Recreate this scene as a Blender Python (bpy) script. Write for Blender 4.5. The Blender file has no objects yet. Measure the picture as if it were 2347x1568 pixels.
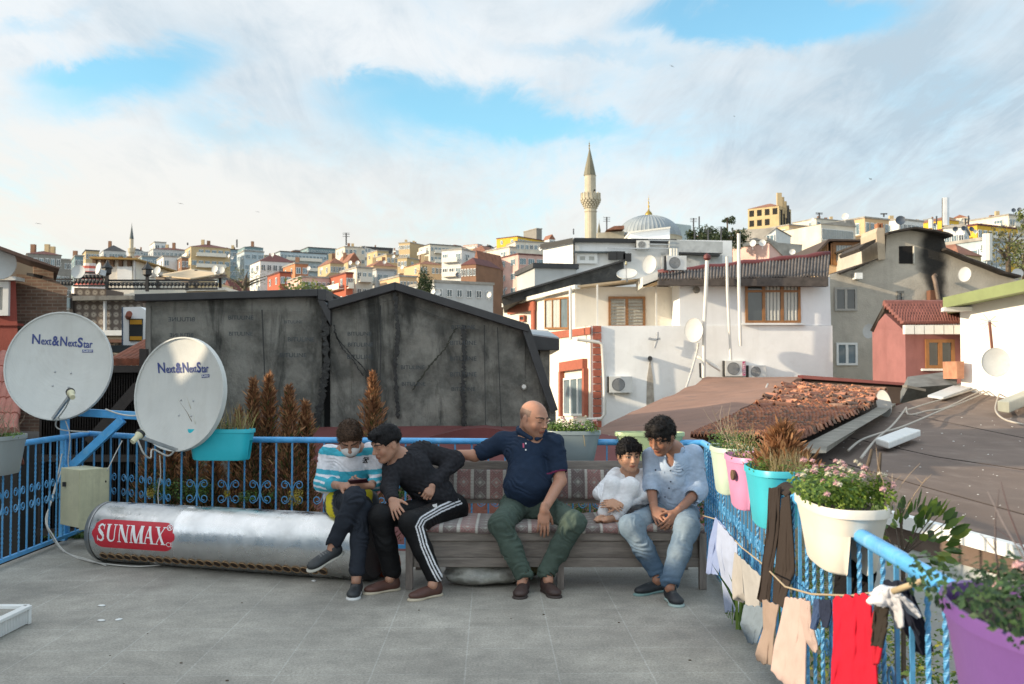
import bpy,bmesh,math,random
import numpy as np
from mathutils import Vector,Matrix,Euler
R=math.radians
scene=bpy.context.scene
col=scene.collection
# camera, light, sky
FL,CU,CV,CAMZ=2282.0,1173.5,784.0,1.5
PITCH=math.atan(78/2282)
cam=bpy.data.objects.new('camera',bpy.data.cameras.new('camera')); col.objects.link(cam)
cam.data.sensor_width=36; cam.data.lens=35.0
cam.location=(0,0,CAMZ); cam.rotation_euler=(R(90)+PITCH,0,0)
cam.data.clip_end=5000; cam.data.clip_start=.05
cam.data.dof.use_dof=True; cam.data.dof.focus_distance=7.6; cam.data.dof.aperture_fstop=5.0
scene.camera=cam
SUN_AZ=Vector((-.98,-.20)).normalized(); SUN_EL=R(16)
sdir=Vector((SUN_AZ.x*math.cos(SUN_EL),SUN_AZ.y*math.cos(SUN_EL),math.sin(SUN_EL)))
sl=bpy.data.lights.new('sun','SUN'); sl.energy=5.0; sl.angle=R(.6); sl.color=(1,.83,.60)
so=bpy.data.objects.new('sun',sl); col.objects.link(so)
so.rotation_euler=sdir.to_track_quat('Z','Y').to_euler()
scene.view_settings.view_transform='Standard'; scene.view_settings.look='None'
scene.view_settings.exposure=0.40; scene.view_settings.gamma=1.0
world=bpy.data.worlds.new('World'); scene.world=world; world.use_nodes=True
def build_world():
 nt=world.node_tree; N=nt.nodes; L=nt.links
 for n in list(N):N.remove(n)
 out=N.new('ShaderNodeOutputWorld'); bg=N.new('ShaderNodeBackground'); bg.inputs[1].default_value=.1
 L.new(bg.outputs[0],out.inputs[0])
 sky=N.new('ShaderNodeTexSky'); sky.sky_type='NISHITA'; sky.sun_disc=False
 sky.sun_elevation=SUN_EL; sky.sun_rotation=math.atan2(SUN_AZ.x,SUN_AZ.y)%(2*math.pi)
 sky.air_density=1.0; sky.dust_density=.6; sky.ozone_density=2.5
 tc=N.new('ShaderNodeTexCoord'); sx=N.new('ShaderNodeSeparateXYZ'); L.new(tc.outputs['Generated'],sx.inputs[0])
 def mth(op,a,b=None,c=None,clamp=False):
  n=N.new('ShaderNodeMath'); n.operation=op; n.use_clamp=clamp
  for i,q in enumerate((a,b,c)):
   if q is None:continue
   if isinstance(q,(int,float)):n.inputs[i].default_value=q
   else:L.new(q,n.inputs[i])
  return n.outputs[0]
 zz=mth('MAXIMUM',sx.outputs[2],0.0)
 den=mth('ADD',zz,.18)
 px=mth('DIVIDE',sx.outputs[0],den); py=mth('DIVIDE',sx.outputs[1],den)
 cp=N.new('ShaderNodeCombineXYZ'); L.new(px,cp.inputs[0]); L.new(py,cp.inputs[1])
 def noise(scale,detail,rough,dist=0,mp=None,w=None):
  n=N.new('ShaderNodeTexNoise'); n.inputs['Scale'].default_value=scale; n.inputs['Detail'].default_value=detail
  n.inputs['Roughness'].default_value=rough; n.inputs['Distortion'].default_value=dist
  src=cp.outputs[0]
  if mp:
   m=N.new('ShaderNodeMapping'); m.inputs['Location'].default_value=mp[0]; m.inputs['Rotation'].default_value=mp[1]; m.inputs['Scale'].default_value=mp[2]
   L.new(src,m.inputs[0]); src=m.outputs[0]
  L.new(src,n.inputs['Vector']); return n.outputs[0]
 n1=noise(1.0,9,.62,.6,((3.1,1.7,0),(0,0,R(25)),(1.1,.75,1)))
 n2=noise(3.2,8,.65,.5,((7,2,0),(0,0,R(-15)),(1.2,.7,1)))
 n3=noise(1.3,6,.55,.3,((1.3,9.2,0),(0,0,R(10)),(1.0,.8,1)))
 yy=mth('MAXIMUM',sx.outputs[1],.05)
 ca=mth('DIVIDE',sx.outputs[0],yy); ce=mth('DIVIDE',sx.outputs[2],yy)
 wob=mth('MULTIPLY',mth('SUBTRACT',n2,.5),.10)
 ca=mth('ADD',ca,mth('MULTIPLY',mth('SUBTRACT',n1,.5),.16)); ce=mth('ADD',ce,wob)
 cc=N.new('ShaderNodeCombineXYZ'); L.new(ca,cc.inputs[0]); L.new(ce,cc.inputs[1])
 holes=None
 for(u,v,ru,rv,ang,s) in[(330,160,240,80,-8,1.35),(1010,245,280,72,3,1.2),(520,270,150,60,10,.55),(840,190,130,26,4,.45),(1330,110,230,32,6,.45),(1800,18,300,75,-4,2.0),(150,160,120,30,-5,.6),(60,40,150,26,-20,.45),(1290,290,200,40,3,.5),(700,330,330,50,4,.40),(80,240,160,60,0,.35),(1100,320,260,50,4,.3),(1500,60,170,32,0,.4)]:
  a0=(u-CU)/FL; e0=(862-v)/FL
  m=N.new('ShaderNodeMapping'); m.vector_type='TEXTURE'
  m.inputs['Location'].default_value=(a0,e0,0); m.inputs['Rotation'].default_value=(0,0,R(-ang)); m.inputs['Scale'].default_value=(ru/FL,rv/FL,1)
  L.new(cc.outputs[0],m.inputs[0])
  vl=N.new('ShaderNodeVectorMath'); vl.operation='LENGTH'; L.new(m.outputs[0],vl.inputs[0])
  mr=N.new('ShaderNodeMapRange'); mr.interpolation_type='SMOOTHSTEP'
  mr.inputs[1].default_value=1.5; mr.inputs[2].default_value=.1; mr.inputs[3].default_value=0; mr.inputs[4].default_value=s
  L.new(vl.outputs[1],mr.inputs[0])
  holes=mr.outputs[0] if holes is None else mth('ADD',holes,mr.outputs[0])
 cover=mth('ADD',.70,mth('ADD',mth('MULTIPLY',mth('SUBTRACT',n1,.5),1.3),mth('MULTIPLY',mth('SUBTRACT',n2,.5),.75)))
 n4=noise(5.0,8,.68,.9,((2,5,0),(0,0,R(35)),(1.6,.45,1)))
 cover=mth('ADD',cover,mth('MULTIPLY',mth('SUBTRACT',n4,.5),.95)); cover=mth('SUBTRACT',cover,mth('MULTIPLY',holes,mth('ADD',.42,mth('MULTIPLY',n4,.75))))
 mr=N.new('ShaderNodeMapRange'); mr.interpolation_type='SMOOTHSTEP'
 mr.inputs[1].default_value=-.30; mr.inputs[2].default_value=.80; mr.inputs[3].default_value=.04; mr.inputs[4].default_value=1
 L.new(cover,mr.inputs[0])
 sh=mth('ADD',mth('MULTIPLY',mth('SUBTRACT',n3,.5),2.6),mth('MULTIPLY',mth('SUBTRACT',n2,.5),1.0))
 sh=mth('ADD',sh,mth('MULTIPLY',ca,.55)); sh=mth('ADD',sh,mth('MULTIPLY',mth('SUBTRACT',n4,.5),1.5)); sh=mth('ADD',sh,.32,None,True)
 cr=N.new('ShaderNodeMix'); cr.data_type='RGBA'
 cr.inputs[6].default_value=(6.7,7.05,7.3,1); cr.inputs[7].default_value=(4.0,5.0,5.8,1); L.new(sh,cr.inputs[0])
 hz=N.new('ShaderNodeMapRange'); hz.inputs[1].default_value=.24; hz.inputs[2].default_value=.10; hz.inputs[3].default_value=0; hz.inputs[4].default_value=.85
 L.new(mth('ADD',sx.outputs[2],mth('MULTIPLY',sx.outputs[0],.10)),hz.inputs[0])
 cr2=N.new('ShaderNodeMix'); cr2.data_type='RGBA'; L.new(hz.outputs[0],cr2.inputs[0]); L.new(cr.outputs[2],cr2.inputs[6]); cr2.inputs[7].default_value=(7.25,7.0,6.4,1)
 tint=N.new('ShaderNodeMix'); tint.data_type='RGBA'; tint.blend_type='MULTIPLY'; tint.inputs[0].default_value=1
 L.new(sky.outputs[0],tint.inputs[6]); tint.inputs[7].default_value=SKYTINT
 mx=N.new('ShaderNodeMix'); mx.data_type='RGBA'; L.new(mr.outputs[0],mx.inputs[0]); L.new(tint.outputs[2],mx.inputs[6]); L.new(cr2.outputs[2],mx.inputs[7])
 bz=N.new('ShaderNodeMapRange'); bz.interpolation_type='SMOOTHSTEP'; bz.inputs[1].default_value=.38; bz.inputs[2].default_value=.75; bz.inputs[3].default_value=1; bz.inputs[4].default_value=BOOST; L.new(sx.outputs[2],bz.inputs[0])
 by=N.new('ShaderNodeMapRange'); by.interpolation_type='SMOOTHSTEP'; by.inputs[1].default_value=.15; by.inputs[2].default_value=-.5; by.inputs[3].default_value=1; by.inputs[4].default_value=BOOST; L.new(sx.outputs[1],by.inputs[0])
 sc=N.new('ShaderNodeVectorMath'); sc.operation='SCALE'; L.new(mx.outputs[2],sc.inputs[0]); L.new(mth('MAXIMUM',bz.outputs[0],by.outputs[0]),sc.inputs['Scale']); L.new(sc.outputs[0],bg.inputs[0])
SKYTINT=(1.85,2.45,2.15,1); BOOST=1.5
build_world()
# picture coordinates -> place in the world
ZONES={0:(0,0,1),1:(0,494.9,.25823),2:(524.9,494.9,.25823),3:(1087.3,299.9,.25823),4:(1672.2,419.9,.28755), 5:(1124.8,584.9,.35385),6:(0,689.9,.25823),7:(0,1049.8,.38339),8:(675,915,.3157),9:(1012.3,884.8,.32517), 10:(1312.2,914.8,.32517),11:(1559.7,937.3,.40207),12:(1799.6,1012.3,.3543),13:(1649.7,824.8,.29713),14:(299.9,614.9,.38257)}
def V(zone,x,y):
 a,b,s=ZONES[zone]; return a+x*s,b+y*s
_c,_s=math.cos(PITCH),math.sin(PITCH)
def ray(u,v):
 a,b=u-CU,CV-v
 return Vector((a,FL*_c-b*_s,FL*_s+b*_c))
def W(u,v,Y):
 d=ray(u,v); t=Y/d.y
 return Vector((d.x*t,Y,CAMZ+d.z*t))
def G(u,v,z=0.0):
 d=ray(u,v); t=(z-CAMZ)/d.z
 return Vector((d.x*t,d.y*t,z))
def WZ(zone,x,y,Y):
 return W(*V(zone,x,y),Y)
 # naming, parenting
WL={}
def tag(o,label=None,cat=None,group=None,kind=None):
 if label:o['label']=label
 if cat:o['category']=cat
 if group:o['group']=group
 if kind:o['kind']=kind
 return o
def thing(name,loc,label,cat,group=None):
 o=bpy.data.objects.new(name,None); o.empty_display_size=.2; col.objects.link(o)
 o.location=loc; WL[o.name]=Vector(loc)
 return tag(o,label,cat,group)
def copy_tree(o,loc=None,parent=None,rz=None):
 c=o.copy(); col.objects.link(c)
 if parent:c.parent=parent
 for ch in[x for x in KIDS.get(o.name,[])]:
  k=copy_tree(ch,None,c)
 if loc is not None:c.location=loc
 if rz is not None:c.rotation_euler.z=rz
 return c
KIDS={}
def link_mesh(name,me,mats,parent=None,origin=None,smooth=False):
 """vertices are given in world coordinates"""
 o=bpy.data.objects.new(name,me)
 for m in(mats if isinstance(mats,(list,tuple)) else[mats]):me.materials.append(m)
 if parent is not None:
  org=WL[parent.name]; o.parent=parent; KIDS.setdefault(parent.name,[]).append(o)
  me.transform(Matrix.Translation(-org)); WL_set=org
 else:
  if origin is None:
   co=np.empty(len(me.vertices)*3); me.vertices.foreach_get('co',co); co=co.reshape(-1,3)
   mn,mxx=co.min(0),co.max(0); origin=Vector(((mn[0]+mxx[0])/2,(mn[1]+mxx[1])/2,mn[2]))
  org=Vector(origin); me.transform(Matrix.Translation(-org)); o.location=org; WL_set=org
 col.objects.link(o); WL[o.name]=WL_set
 if smooth:
  me.polygons.foreach_set('use_smooth',[True]*len(me.polygons))
  if smooth is not True:
   try:me.set_sharp_from_angle(angle=R(smooth))
   except Exception:pass
 return o
class MB:
 def __init__(s):s.v=[]; s.f=[]; s.m=[]
 def add(s,vs,fs,m=0):
  b=len(s.v); s.v+=[tuple(x) for x in vs]; s.f+=[tuple(i+b for i in f) for f in fs]; s.m+=[m]*len(fs); return s
 def quad(s,a,b,c,d,m=0):return s.add([a,b,c,d],[(0,1,2,3)],m)
 def obox(s,o,ax,ay,az,m=0):
  """box from a corner and three edge vectors"""
  o,ax,ay,az=map(Vector,(o,ax,ay,az))
  vs=[o,o+ax,o+ax+ay,o+ay,o+az,o+ax+az,o+ax+ay+az,o+ay+az]
  if ax.cross(ay).dot(az)>0:fs=[(0,3,2,1),(4,5,6,7),(0,1,5,4),(1,2,6,5),(2,3,7,6),(3,0,4,7)]
  else:fs=[(0,1,2,3),(4,7,6,5),(0,4,5,1),(1,5,6,2),(2,6,7,3),(3,7,4,0)]
  return s.add(vs,fs,m)
 def box(s,c,d,rot=0,m=0):
  c=Vector(c); r=Matrix.Rotation(rot,3,'Z') if isinstance(rot,(int,float)) else rot
  x,y,z=r@Vector((d[0],0,0)),r@Vector((0,d[1],0)),r@Vector((0,0,d[2]))
  return s.obox(c-(x+y+z)/2,x,y,z,m)
 def bar(s,a,b,w,h,m=0,up=(0,0,1)):
  a,b=Vector(a),Vector(b); d=(b-a); up=Vector(up)
  if abs(d.normalized().dot(up))>.98:up=Vector((0,1,0))
  x=d.cross(up).normalized()*w; y=x.cross(d).normalized()*h
  return s.obox(a-x/2-y/2,d,x,y,m)
 def prism(s,pts,off,m=0,cap=True):
  """closed polygon swept by vector off"""
  pts=[Vector(p) for p in pts]; off=Vector(off); n=len(pts)
  nr=Vector((0,0,0))
  for i in range(n):nr+=pts[i].cross(pts[(i+1)%n])
  if nr.dot(off)>0:pts=pts[::-1]
  vs=pts+[p+off for p in pts]
  fs=[(i,i+n,(i+1)%n+n,(i+1)%n) for i in range(n)]
  if cap:fs+=[tuple(range(n)),tuple(range(2*n-1,n-1,-1))]
  return s.add(vs,fs,m)
 def tube(s,path,r,n=8,m=0,caps=True):
  path=[Vector(p) for p in path]; k=len(path)
  rr=r if isinstance(r,(list,tuple)) else[r]*k
  vs=[]; fs=[]; pu=None
  for i in range(k):
   t=(path[min(i+1,k-1)]-path[max(i-1,0)])
   t=t.normalized() if t.length>1e-9 else Vector((0,0,1))
   if pu is None:pu=Vector((0,0,1)) if abs(t.z)<.9 else Vector((1,0,0))
   x=(pu-t*pu.dot(t)).normalized(); y=t.cross(x); pu=x
   for j in range(n):
    a=2*math.pi*j/n; vs.append(path[i]+x*math.cos(a)*rr[i]+y*math.sin(a)*rr[i])
  for i in range(k-1):
   for j in range(n):
    fs.append((i*n+j,i*n+(j+1)%n,(i+1)*n+(j+1)%n,(i+1)*n+j))
  if caps:fs+=[tuple(range(n-1,-1,-1)),tuple(range((k-1)*n,k*n))]
  return s.add(vs,fs,m)
 def lathe(s,c,prof,n=24,m=0,M=None,cap=False):
  """prof: (radius, height) list, about z through c (or matrix M)"""
  c=Vector(c); vs=[]; fs=[]
  for r,h in prof:
   for j in range(n):
    a=2*math.pi*j/n; p=Vector((r*math.cos(a),r*math.sin(a),h))
    vs.append(c+(M@p if M else p))
  for i in range(len(prof)-1):
   for j in range(n):
    fs.append((i*n+j,i*n+(j+1)%n,(i+1)*n+(j+1)%n,(i+1)*n+j))
  if cap:fs+=[tuple(range(n-1,-1,-1)),tuple(range((len(prof)-1)*n,len(prof)*n))]
  return s.add(vs,fs,m)
 def ball(s,c,r,n=10,m=0,M=None):
  rx,ry,rz=r if isinstance(r,(list,tuple)) else(r,r,r)
  vs=[]; fs=[]; k=max(3,n//2)
  for i in range(k+1):
   p=math.pi*i/k
   for j in range(n):
    a=2*math.pi*j/n; q=Vector((rx*math.sin(p)*math.cos(a),ry*math.sin(p)*math.sin(a),-rz*math.cos(p)))
    vs.append(Vector(c)+(M@q if M else q))
  for i in range(k):
   for j in range(n):fs.append((i*n+j,i*n+(j+1)%n,(i+1)*n+(j+1)%n,(i+1)*n+j))
  return s.add(vs,fs,m)
 def grid(s,fn,nu,nv,m=0):
  vs=[fn(i/nu,j/nv) for j in range(nv+1) for i in range(nu+1)]
  fs=[(j*(nu+1)+i,j*(nu+1)+i+1,(j+1)*(nu+1)+i+1,(j+1)*(nu+1)+i) for j in range(nv) for i in range(nu)]
  return s.add(vs,fs,m)
 def mesh(s,name):
  me=bpy.data.meshes.new(name); me.from_pydata(s.v,[],s.f)
  if any(s.m):me.polygons.foreach_set('material_index',s.m)
  me.update(); return me
 def build(s,name,mats,parent=None,smooth=False,origin=None,bevel=0,label=None,solid=0):
  o=link_mesh(name,s.mesh(name),mats,parent,origin,smooth)
  if solid:
   md=o.modifiers.new('solid','SOLIDIFY'); md.thickness=solid; md.offset=0
  if bevel:
   md=o.modifiers.new('bevel','BEVEL'); md.width=bevel; md.segments=2; md.limit_method='ANGLE'; md.angle_limit=R(35)
  if label:o['label']=label
  return o
def wall_cut(mb,o,ux,uz,n,w,h,holes,t,m=0):
 """wall slab with its outer face through o, along ux (w) and uz (h), outward normal n, thickness t, rectangular holes (x0,z0,x1,z1)"""
 o,ux,uz,n=Vector(o),Vector(ux).normalized(),Vector(uz).normalized(),Vector(n).normalized()
 xs=sorted({0,w,*[a for q in holes for a in(q[0],q[2])]}); zs=sorted({0,h,*[a for q in holes for a in(q[1],q[3])]})
 xs=[x for x in xs if 0<=x<=w]; zs=[z for z in zs if 0<=z<=h]
 def inh(x,z):return any(q[0]<x<q[2] and q[1]<z<q[3] for q in holes)
 def P(x,z,k):return o+ux*x+uz*z-n*k
 def q(a,b,c,d,nn):
  f=[a,b,c,d]
  if(b-a).cross(c-b).dot(nn)<0:f=f[::-1]
  mb.quad(*f,m)
 for i in range(len(xs)-1):
  for j in range(len(zs)-1):
   x0,x1,z0,z1=xs[i],xs[i+1],zs[j],zs[j+1]
   if inh((x0+x1)/2,(z0+z1)/2):continue
   q(P(x0,z0,0),P(x1,z0,0),P(x1,z1,0),P(x0,z1,0),n); q(P(x0,z0,t),P(x1,z0,t),P(x1,z1,t),P(x0,z1,t),-n)
   if i==0 or inh((xs[i-1]+x0)/2,(z0+z1)/2):q(P(x0,z0,0),P(x0,z1,0),P(x0,z1,t),P(x0,z0,t),-ux)
   if i==len(xs)-2 or inh((xs[i+2]+x1)/2,(z0+z1)/2):q(P(x1,z0,0),P(x1,z1,0),P(x1,z1,t),P(x1,z0,t),ux)
   if j==0 or inh((x0+x1)/2,(zs[j-1]+z0)/2):q(P(x0,z0,0),P(x1,z0,0),P(x1,z0,t),P(x0,z0,t),-uz)
   if j==len(zs)-2 or inh((x0+x1)/2,(zs[j+2]+z1)/2):q(P(x0,z1,0),P(x1,z1,0),P(x1,z1,t),P(x0,z1,t),uz)
   # materials
MATS={}
def lin(c):
 """display 0-255 to linear"""
 return tuple(((x/255)/12.92 if x/255<=.04045 else((x/255+.055)/1.055)**2.4) for x in c)+(1,)
def mat(name,base,rough=.7,var=.18,scale=4,bump=.15,bscale=60,metal=0,streak=0,scol=None,dirt=0,dcol=(.08,.07,.06,1),attr=None,spec=.5,stretch=(1,1,1),sheen=0,trans=0):
 if name in MATS:return MATS[name]
 m=bpy.data.materials.new(name); m.use_nodes=True; MATS[name]=m
 nt=m.node_tree; N=nt.nodes; L=nt.links; b=N['Principled BSDF']
 base=tuple(base)+((1,) if len(base)==3 else())
 b.inputs['Roughness'].default_value=rough; b.inputs['Metallic'].default_value=metal; b.inputs['Specular IOR Level'].default_value=spec
 if sheen:b.inputs['Sheen Weight'].default_value=sheen; b.inputs['Sheen Roughness'].default_value=.5
 tc=N.new('ShaderNodeTexCoord')
 mp=N.new('ShaderNodeMapping'); mp.inputs['Scale'].default_value=stretch; L.new(tc.outputs['Object'],mp.inputs[0])
 def noise(s,d,r,st=None):
  n=N.new('ShaderNodeTexNoise'); n.inputs['Scale'].default_value=s; n.inputs['Detail'].default_value=d; n.inputs['Roughness'].default_value=r
  if st:
   q=N.new('ShaderNodeMapping'); q.inputs['Scale'].default_value=st; L.new(tc.outputs['Object'],q.inputs[0]); L.new(q.outputs[0],n.inputs[0])
  else:L.new(mp.outputs[0],n.inputs[0])
  return n.outputs[0]
 if attr:
  a=N.new('ShaderNodeAttribute'); a.attribute_name=attr; cur=a.outputs['Color']
 else:
  rg=N.new('ShaderNodeRGB'); rg.outputs[0].default_value=base; cur=rg.outputs[0]
 def ramp(src,lo,hi):
  r=N.new('ShaderNodeMapRange'); r.interpolation_type='SMOOTHSTEP'; r.inputs[1].default_value=lo; r.inputs[2].default_value=hi; L.new(src,r.inputs[0]); return r.outputs[0]
 if var:
  n=noise(scale,6,.6)
  hs=N.new('ShaderNodeHueSaturation'); L.new(cur,hs.inputs['Color'])
  r=N.new('ShaderNodeMapRange'); r.inputs[1].default_value=.3; r.inputs[2].default_value=.7; r.inputs[3].default_value=1-var; r.inputs[4].default_value=1+var
  L.new(n,r.inputs[0]); L.new(r.outputs[0],hs.inputs['Value']); cur=hs.outputs[0]
 if streak:
  n=noise(1,5,.65,(scale*2.2,scale*2.2,scale*.16))
  mx=N.new('ShaderNodeMix'); mx.data_type='RGBA'; mx.inputs[7].default_value=(tuple(scol)+((1,) if len(scol)==3 else())) if scol else tuple(x*.35 for x in base[:3])+(1,)
  mul=N.new('ShaderNodeMath'); mul.operation='MULTIPLY'; mul.inputs[1].default_value=streak; L.new(ramp(n,.5,.72),mul.inputs[0])
  L.new(mul.outputs[0],mx.inputs[0]); L.new(cur,mx.inputs[6]); cur=mx.outputs[2]
 if dirt:
  n=noise(scale*.7+1.3,9,.7)
  mx=N.new('ShaderNodeMix'); mx.data_type='RGBA'; mx.inputs[7].default_value=tuple(dcol)+((1,) if len(dcol)==3 else())
  mul=N.new('ShaderNodeMath'); mul.operation='MULTIPLY'; mul.inputs[1].default_value=dirt; L.new(ramp(n,.52,.66),mul.inputs[0])
  L.new(mul.outputs[0],mx.inputs[0]); L.new(cur,mx.inputs[6]); cur=mx.outputs[2]
 L.new(cur,b.inputs['Base Color'])
 if bump:
  n=noise(bscale,5,.6); bp=N.new('ShaderNodeBump'); bp.inputs['Strength'].default_value=min(1,bump); bp.inputs['Distance'].default_value=.6/bscale
  L.new(n,bp.inputs['Height']); L.new(bp.outputs[0],b.inputs['Normal'])
 if trans:
  t=N.new('ShaderNodeBsdfTranslucent'); L.new(cur,t.inputs[0]); ad=N.new('ShaderNodeMixShader'); ad.inputs[0].default_value=trans
  L.new(b.outputs[0],ad.inputs[1]); L.new(t.outputs[0],ad.inputs[2]); L.new(ad.outputs[0],N['Material Output'].inputs[0])
 return m
def setcol(me,cols,name='Col'):
 a=me.color_attributes.new(name,'FLOAT_COLOR','POINT')
 c=np.ones((len(me.vertices),4),np.float32); c[:,:3]=np.asarray(cols)[:,:3]; a.data.foreach_set('color',c.ravel())
def text_mesh(body,size=1.0,offset=0,extrude=0,shear=0,space=1):
 cu=bpy.data.curves.new('t','FONT'); cu.body=body; cu.size=size; cu.offset=offset; cu.extrude=extrude; cu.shear=shear; cu.space_character=space; cu.resolution_u=4
 o=bpy.data.objects.new('t',cu); col.objects.link(o)
 me=bpy.data.meshes.new_from_object(o.evaluated_get(bpy.context.evaluated_depsgraph_get()))
 bpy.data.objects.remove(o); bpy.data.curves.remove(cu)
 vs=[v.co.copy() for v in me.vertices]; fs=[tuple(p.vertices) for p in me.polygons]; bpy.data.meshes.remove(me)
 return vs,fs
def text_part(body,width,height,M,name,m,parent,lift=.001,fn=None,bold=0,shear=0,cuts=0,depth=.0006):
 """writing fitted into width x height, laid by matrix M (x along the text, y up it) or by fn(x, y) -> point"""
 vs,fs=text_mesh(body,1,bold,0,shear)
 x0,x1=min(v.x for v in vs),max(v.x for v in vs); y0,y1=min(v.y for v in vs),max(v.y for v in vs)
 bm=bmesh.new(); bv=[bm.verts.new(((v.x-x0)/(x1-x0)*width-width/2,(v.y-y0)/(y1-y0)*height-height/2,0)) for v in vs]
 for f in fs:
  try:bm.faces.new([bv[i] for i in f])
  except ValueError:pass
 for i in range(1,cuts):
  bmesh.ops.bisect_plane(bm,geom=bm.verts[:]+bm.edges[:]+bm.faces[:],plane_co=(0,-height/2+height*i/cuts,0),plane_no=(0,1,0))
 for v in bm.verts:
  v.co=fn(v.co.x,v.co.y) if fn else M@Vector((v.co.x,v.co.y,lift))
 me=bpy.data.meshes.new(name); bm.to_mesh(me); bm.free()
 return link_mesh(name,me,m,parent)
ZONES[15]=(0,554.9,.15302)
rnd=random.Random(7); nrs=np.random.RandomState(5)
# materials of the terrace
def floor_mat():
 m=bpy.data.materials.new('stone_tiles'); m.use_nodes=True; nt=m.node_tree; N=nt.nodes; L=nt.links; b=N['Principled BSDF']
 tc=N.new('ShaderNodeTexCoord'); mp=N.new('ShaderNodeMapping'); mp.inputs['Rotation'].default_value=(0,0,R(-1.2)); mp.inputs['Location'].default_value=(.13,.1,0)
 L.new(tc.outputs['Object'],mp.inputs[0])
 br=N.new('ShaderNodeTexBrick'); br.offset=0.0; br.squash=1; br.inputs['Scale'].default_value=1
 br.inputs['Brick Width'].default_value=.47; br.inputs['Row Height'].default_value=.47; br.inputs['Mortar Size'].default_value=.0045; br.inputs['Mortar Smooth'].default_value=.3
 br.inputs['Color1'].default_value=(.300,.280,.243,1); br.inputs['Color2'].default_value=(.282,.262,.226,1); br.inputs['Mortar'].default_value=(.35,.335,.30,1); br.inputs['Bias'].default_value=0
 L.new(mp.outputs[0],br.inputs[0])
 def noise(s,d,r):
  n=N.new('ShaderNodeTexNoise'); n.inputs['Scale'].default_value=s; n.inputs['Detail'].default_value=d; n.inputs['Roughness'].default_value=r; L.new(tc.outputs['Object'],n.inputs[0]); return n.outputs[0]
 sp=noise(70,5,.85); bl=noise(1.1,7,.68); gr=noise(5,8,.7)
 def mr(src,a,b_,c,d):
  n=N.new('ShaderNodeMapRange'); n.inputs[1].default_value=a; n.inputs[2].default_value=b_; n.inputs[3].default_value=c; n.inputs[4].default_value=d; L.new(src,n.inputs[0]); return n.outputs[0]
 def mul(a,c):
  n=N.new('ShaderNodeMath'); n.operation='MULTIPLY'; L.new(a,n.inputs[0]); L.new(c,n.inputs[1]); return n.outputs[0]
 v=mul(mul(mr(sp,.3,.7,.5,1.55),mr(bl,.3,.7,.66,1.28)),mr(gr,.3,.7,.80,1.18))
 hs=N.new('ShaderNodeHueSaturation'); L.new(br.outputs['Color'],hs.inputs['Color']); L.new(v,hs.inputs['Value']); L.new(hs.outputs[0],b.inputs['Base Color'])
 b.inputs['Roughness'].default_value=.62
 L.new(mr(bl,.3,.7,.5,.8),b.inputs['Roughness'])
 bp=N.new('ShaderNodeBump'); bp.inputs['Strength'].default_value=.35; bp.inputs['Distance'].default_value=.003; L.new(sp,bp.inputs['Height']); L.new(bp.outputs[0],b.inputs['Normal'])
 return m
M_floor=floor_mat()
M_blue=mat('blue_gloss_paint',(.085,.36,.70),.32,.16,9,.25,90,dirt=.55,dcol=(.22,.47,.70),spec=.5)
M_blue2=mat('faded_blue_paint',(.07,.27,.50),.45,.22,14,.3,120,dirt=.6,dcol=(.24,.42,.56))
M_conc=mat('raw_concrete',(.20,.19,.17),.9,.25,2,.5,30,dirt=.6)
M_wood=mat('weathered_grey_wood',(.225,.195,.17),.8,.28,3,.5,40,stretch=(1.5,14,14),dirt=.45,dcol=(.12,.095,.08))
M_woodv=mat('weathered_grey_wood_upright',(.215,.185,.165),.8,.28,3,.5,40,stretch=(14,14,1.5),dirt=.4,dcol=(.12,.095,.08))
M_dishm=mat('pale_grey_painted_steel',(.50,.51,.50),.45,.05,3,.0,30,dirt=.25,dcol=(.38,.37,.34))
M_black=mat('black_plastic',(.015,.015,.016),.5,.1)
M_white=mat('white_plastic',(.72,.72,.70),.45,.08,6)
M_zinc=mat('zinc_steel',(.42,.43,.44),.38,.15,12,.1,metal=.85)
M_logo=mat('blue_print',(.035,.055,.20),.5,.1)
M_cream=mat('cream_painted_metal',(.60,.56,.37),.45,.1,6,.1,dirt=.3,dcol=(.36,.33,.22),streak=.2)
M_red=mat('red_label_print',(.50,.018,.035),.35,.05)
M_lblw=mat('white_label_print',(.80,.80,.80),.4,.03)
M_cable=mat('white_cable_sheath',(.55,.53,.49),.6,.15,8,0)
M_soil=mat('dark_soil',(.05,.037,.027),.95,.4,30,.8,60)
# terrace floor
def rail_x(Y):return.934+.0775*Y
C0=Vector((-4.05,9.55)); C1=Vector((-2.95,8.72)); C2=Vector((1.0,8.28)); C3=Vector((rail_x(8.2),8.2))
LX0=Vector((-3.72,-1.0))
FB=[(-3.72,-6),(C0.x-.05,C0.y+.06),(C1.x,C1.y+.1),(C2.x,C2.y+.1),(C3.x+.12,C3.y+.1),(rail_x(2)+.08,2),(rail_x(-6)+.3,-6)]
mb=MB(); mb.prism([(x,y,0) for x,y in FB],(0,0,-.4))
fl=mb.build('terrace_floor',M_floor,origin=(0,0,0)); tag(fl,kind='structure')
mb=MB(); mb.prism([(x*.985,y*.99-.05,-.404) for x,y in FB],(0,0,-12))
o=mb.build('terrace_building',M_conc,origin=(0,0,-12)); tag(o,'grey concrete building that carries the roof terrace','building')
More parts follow.
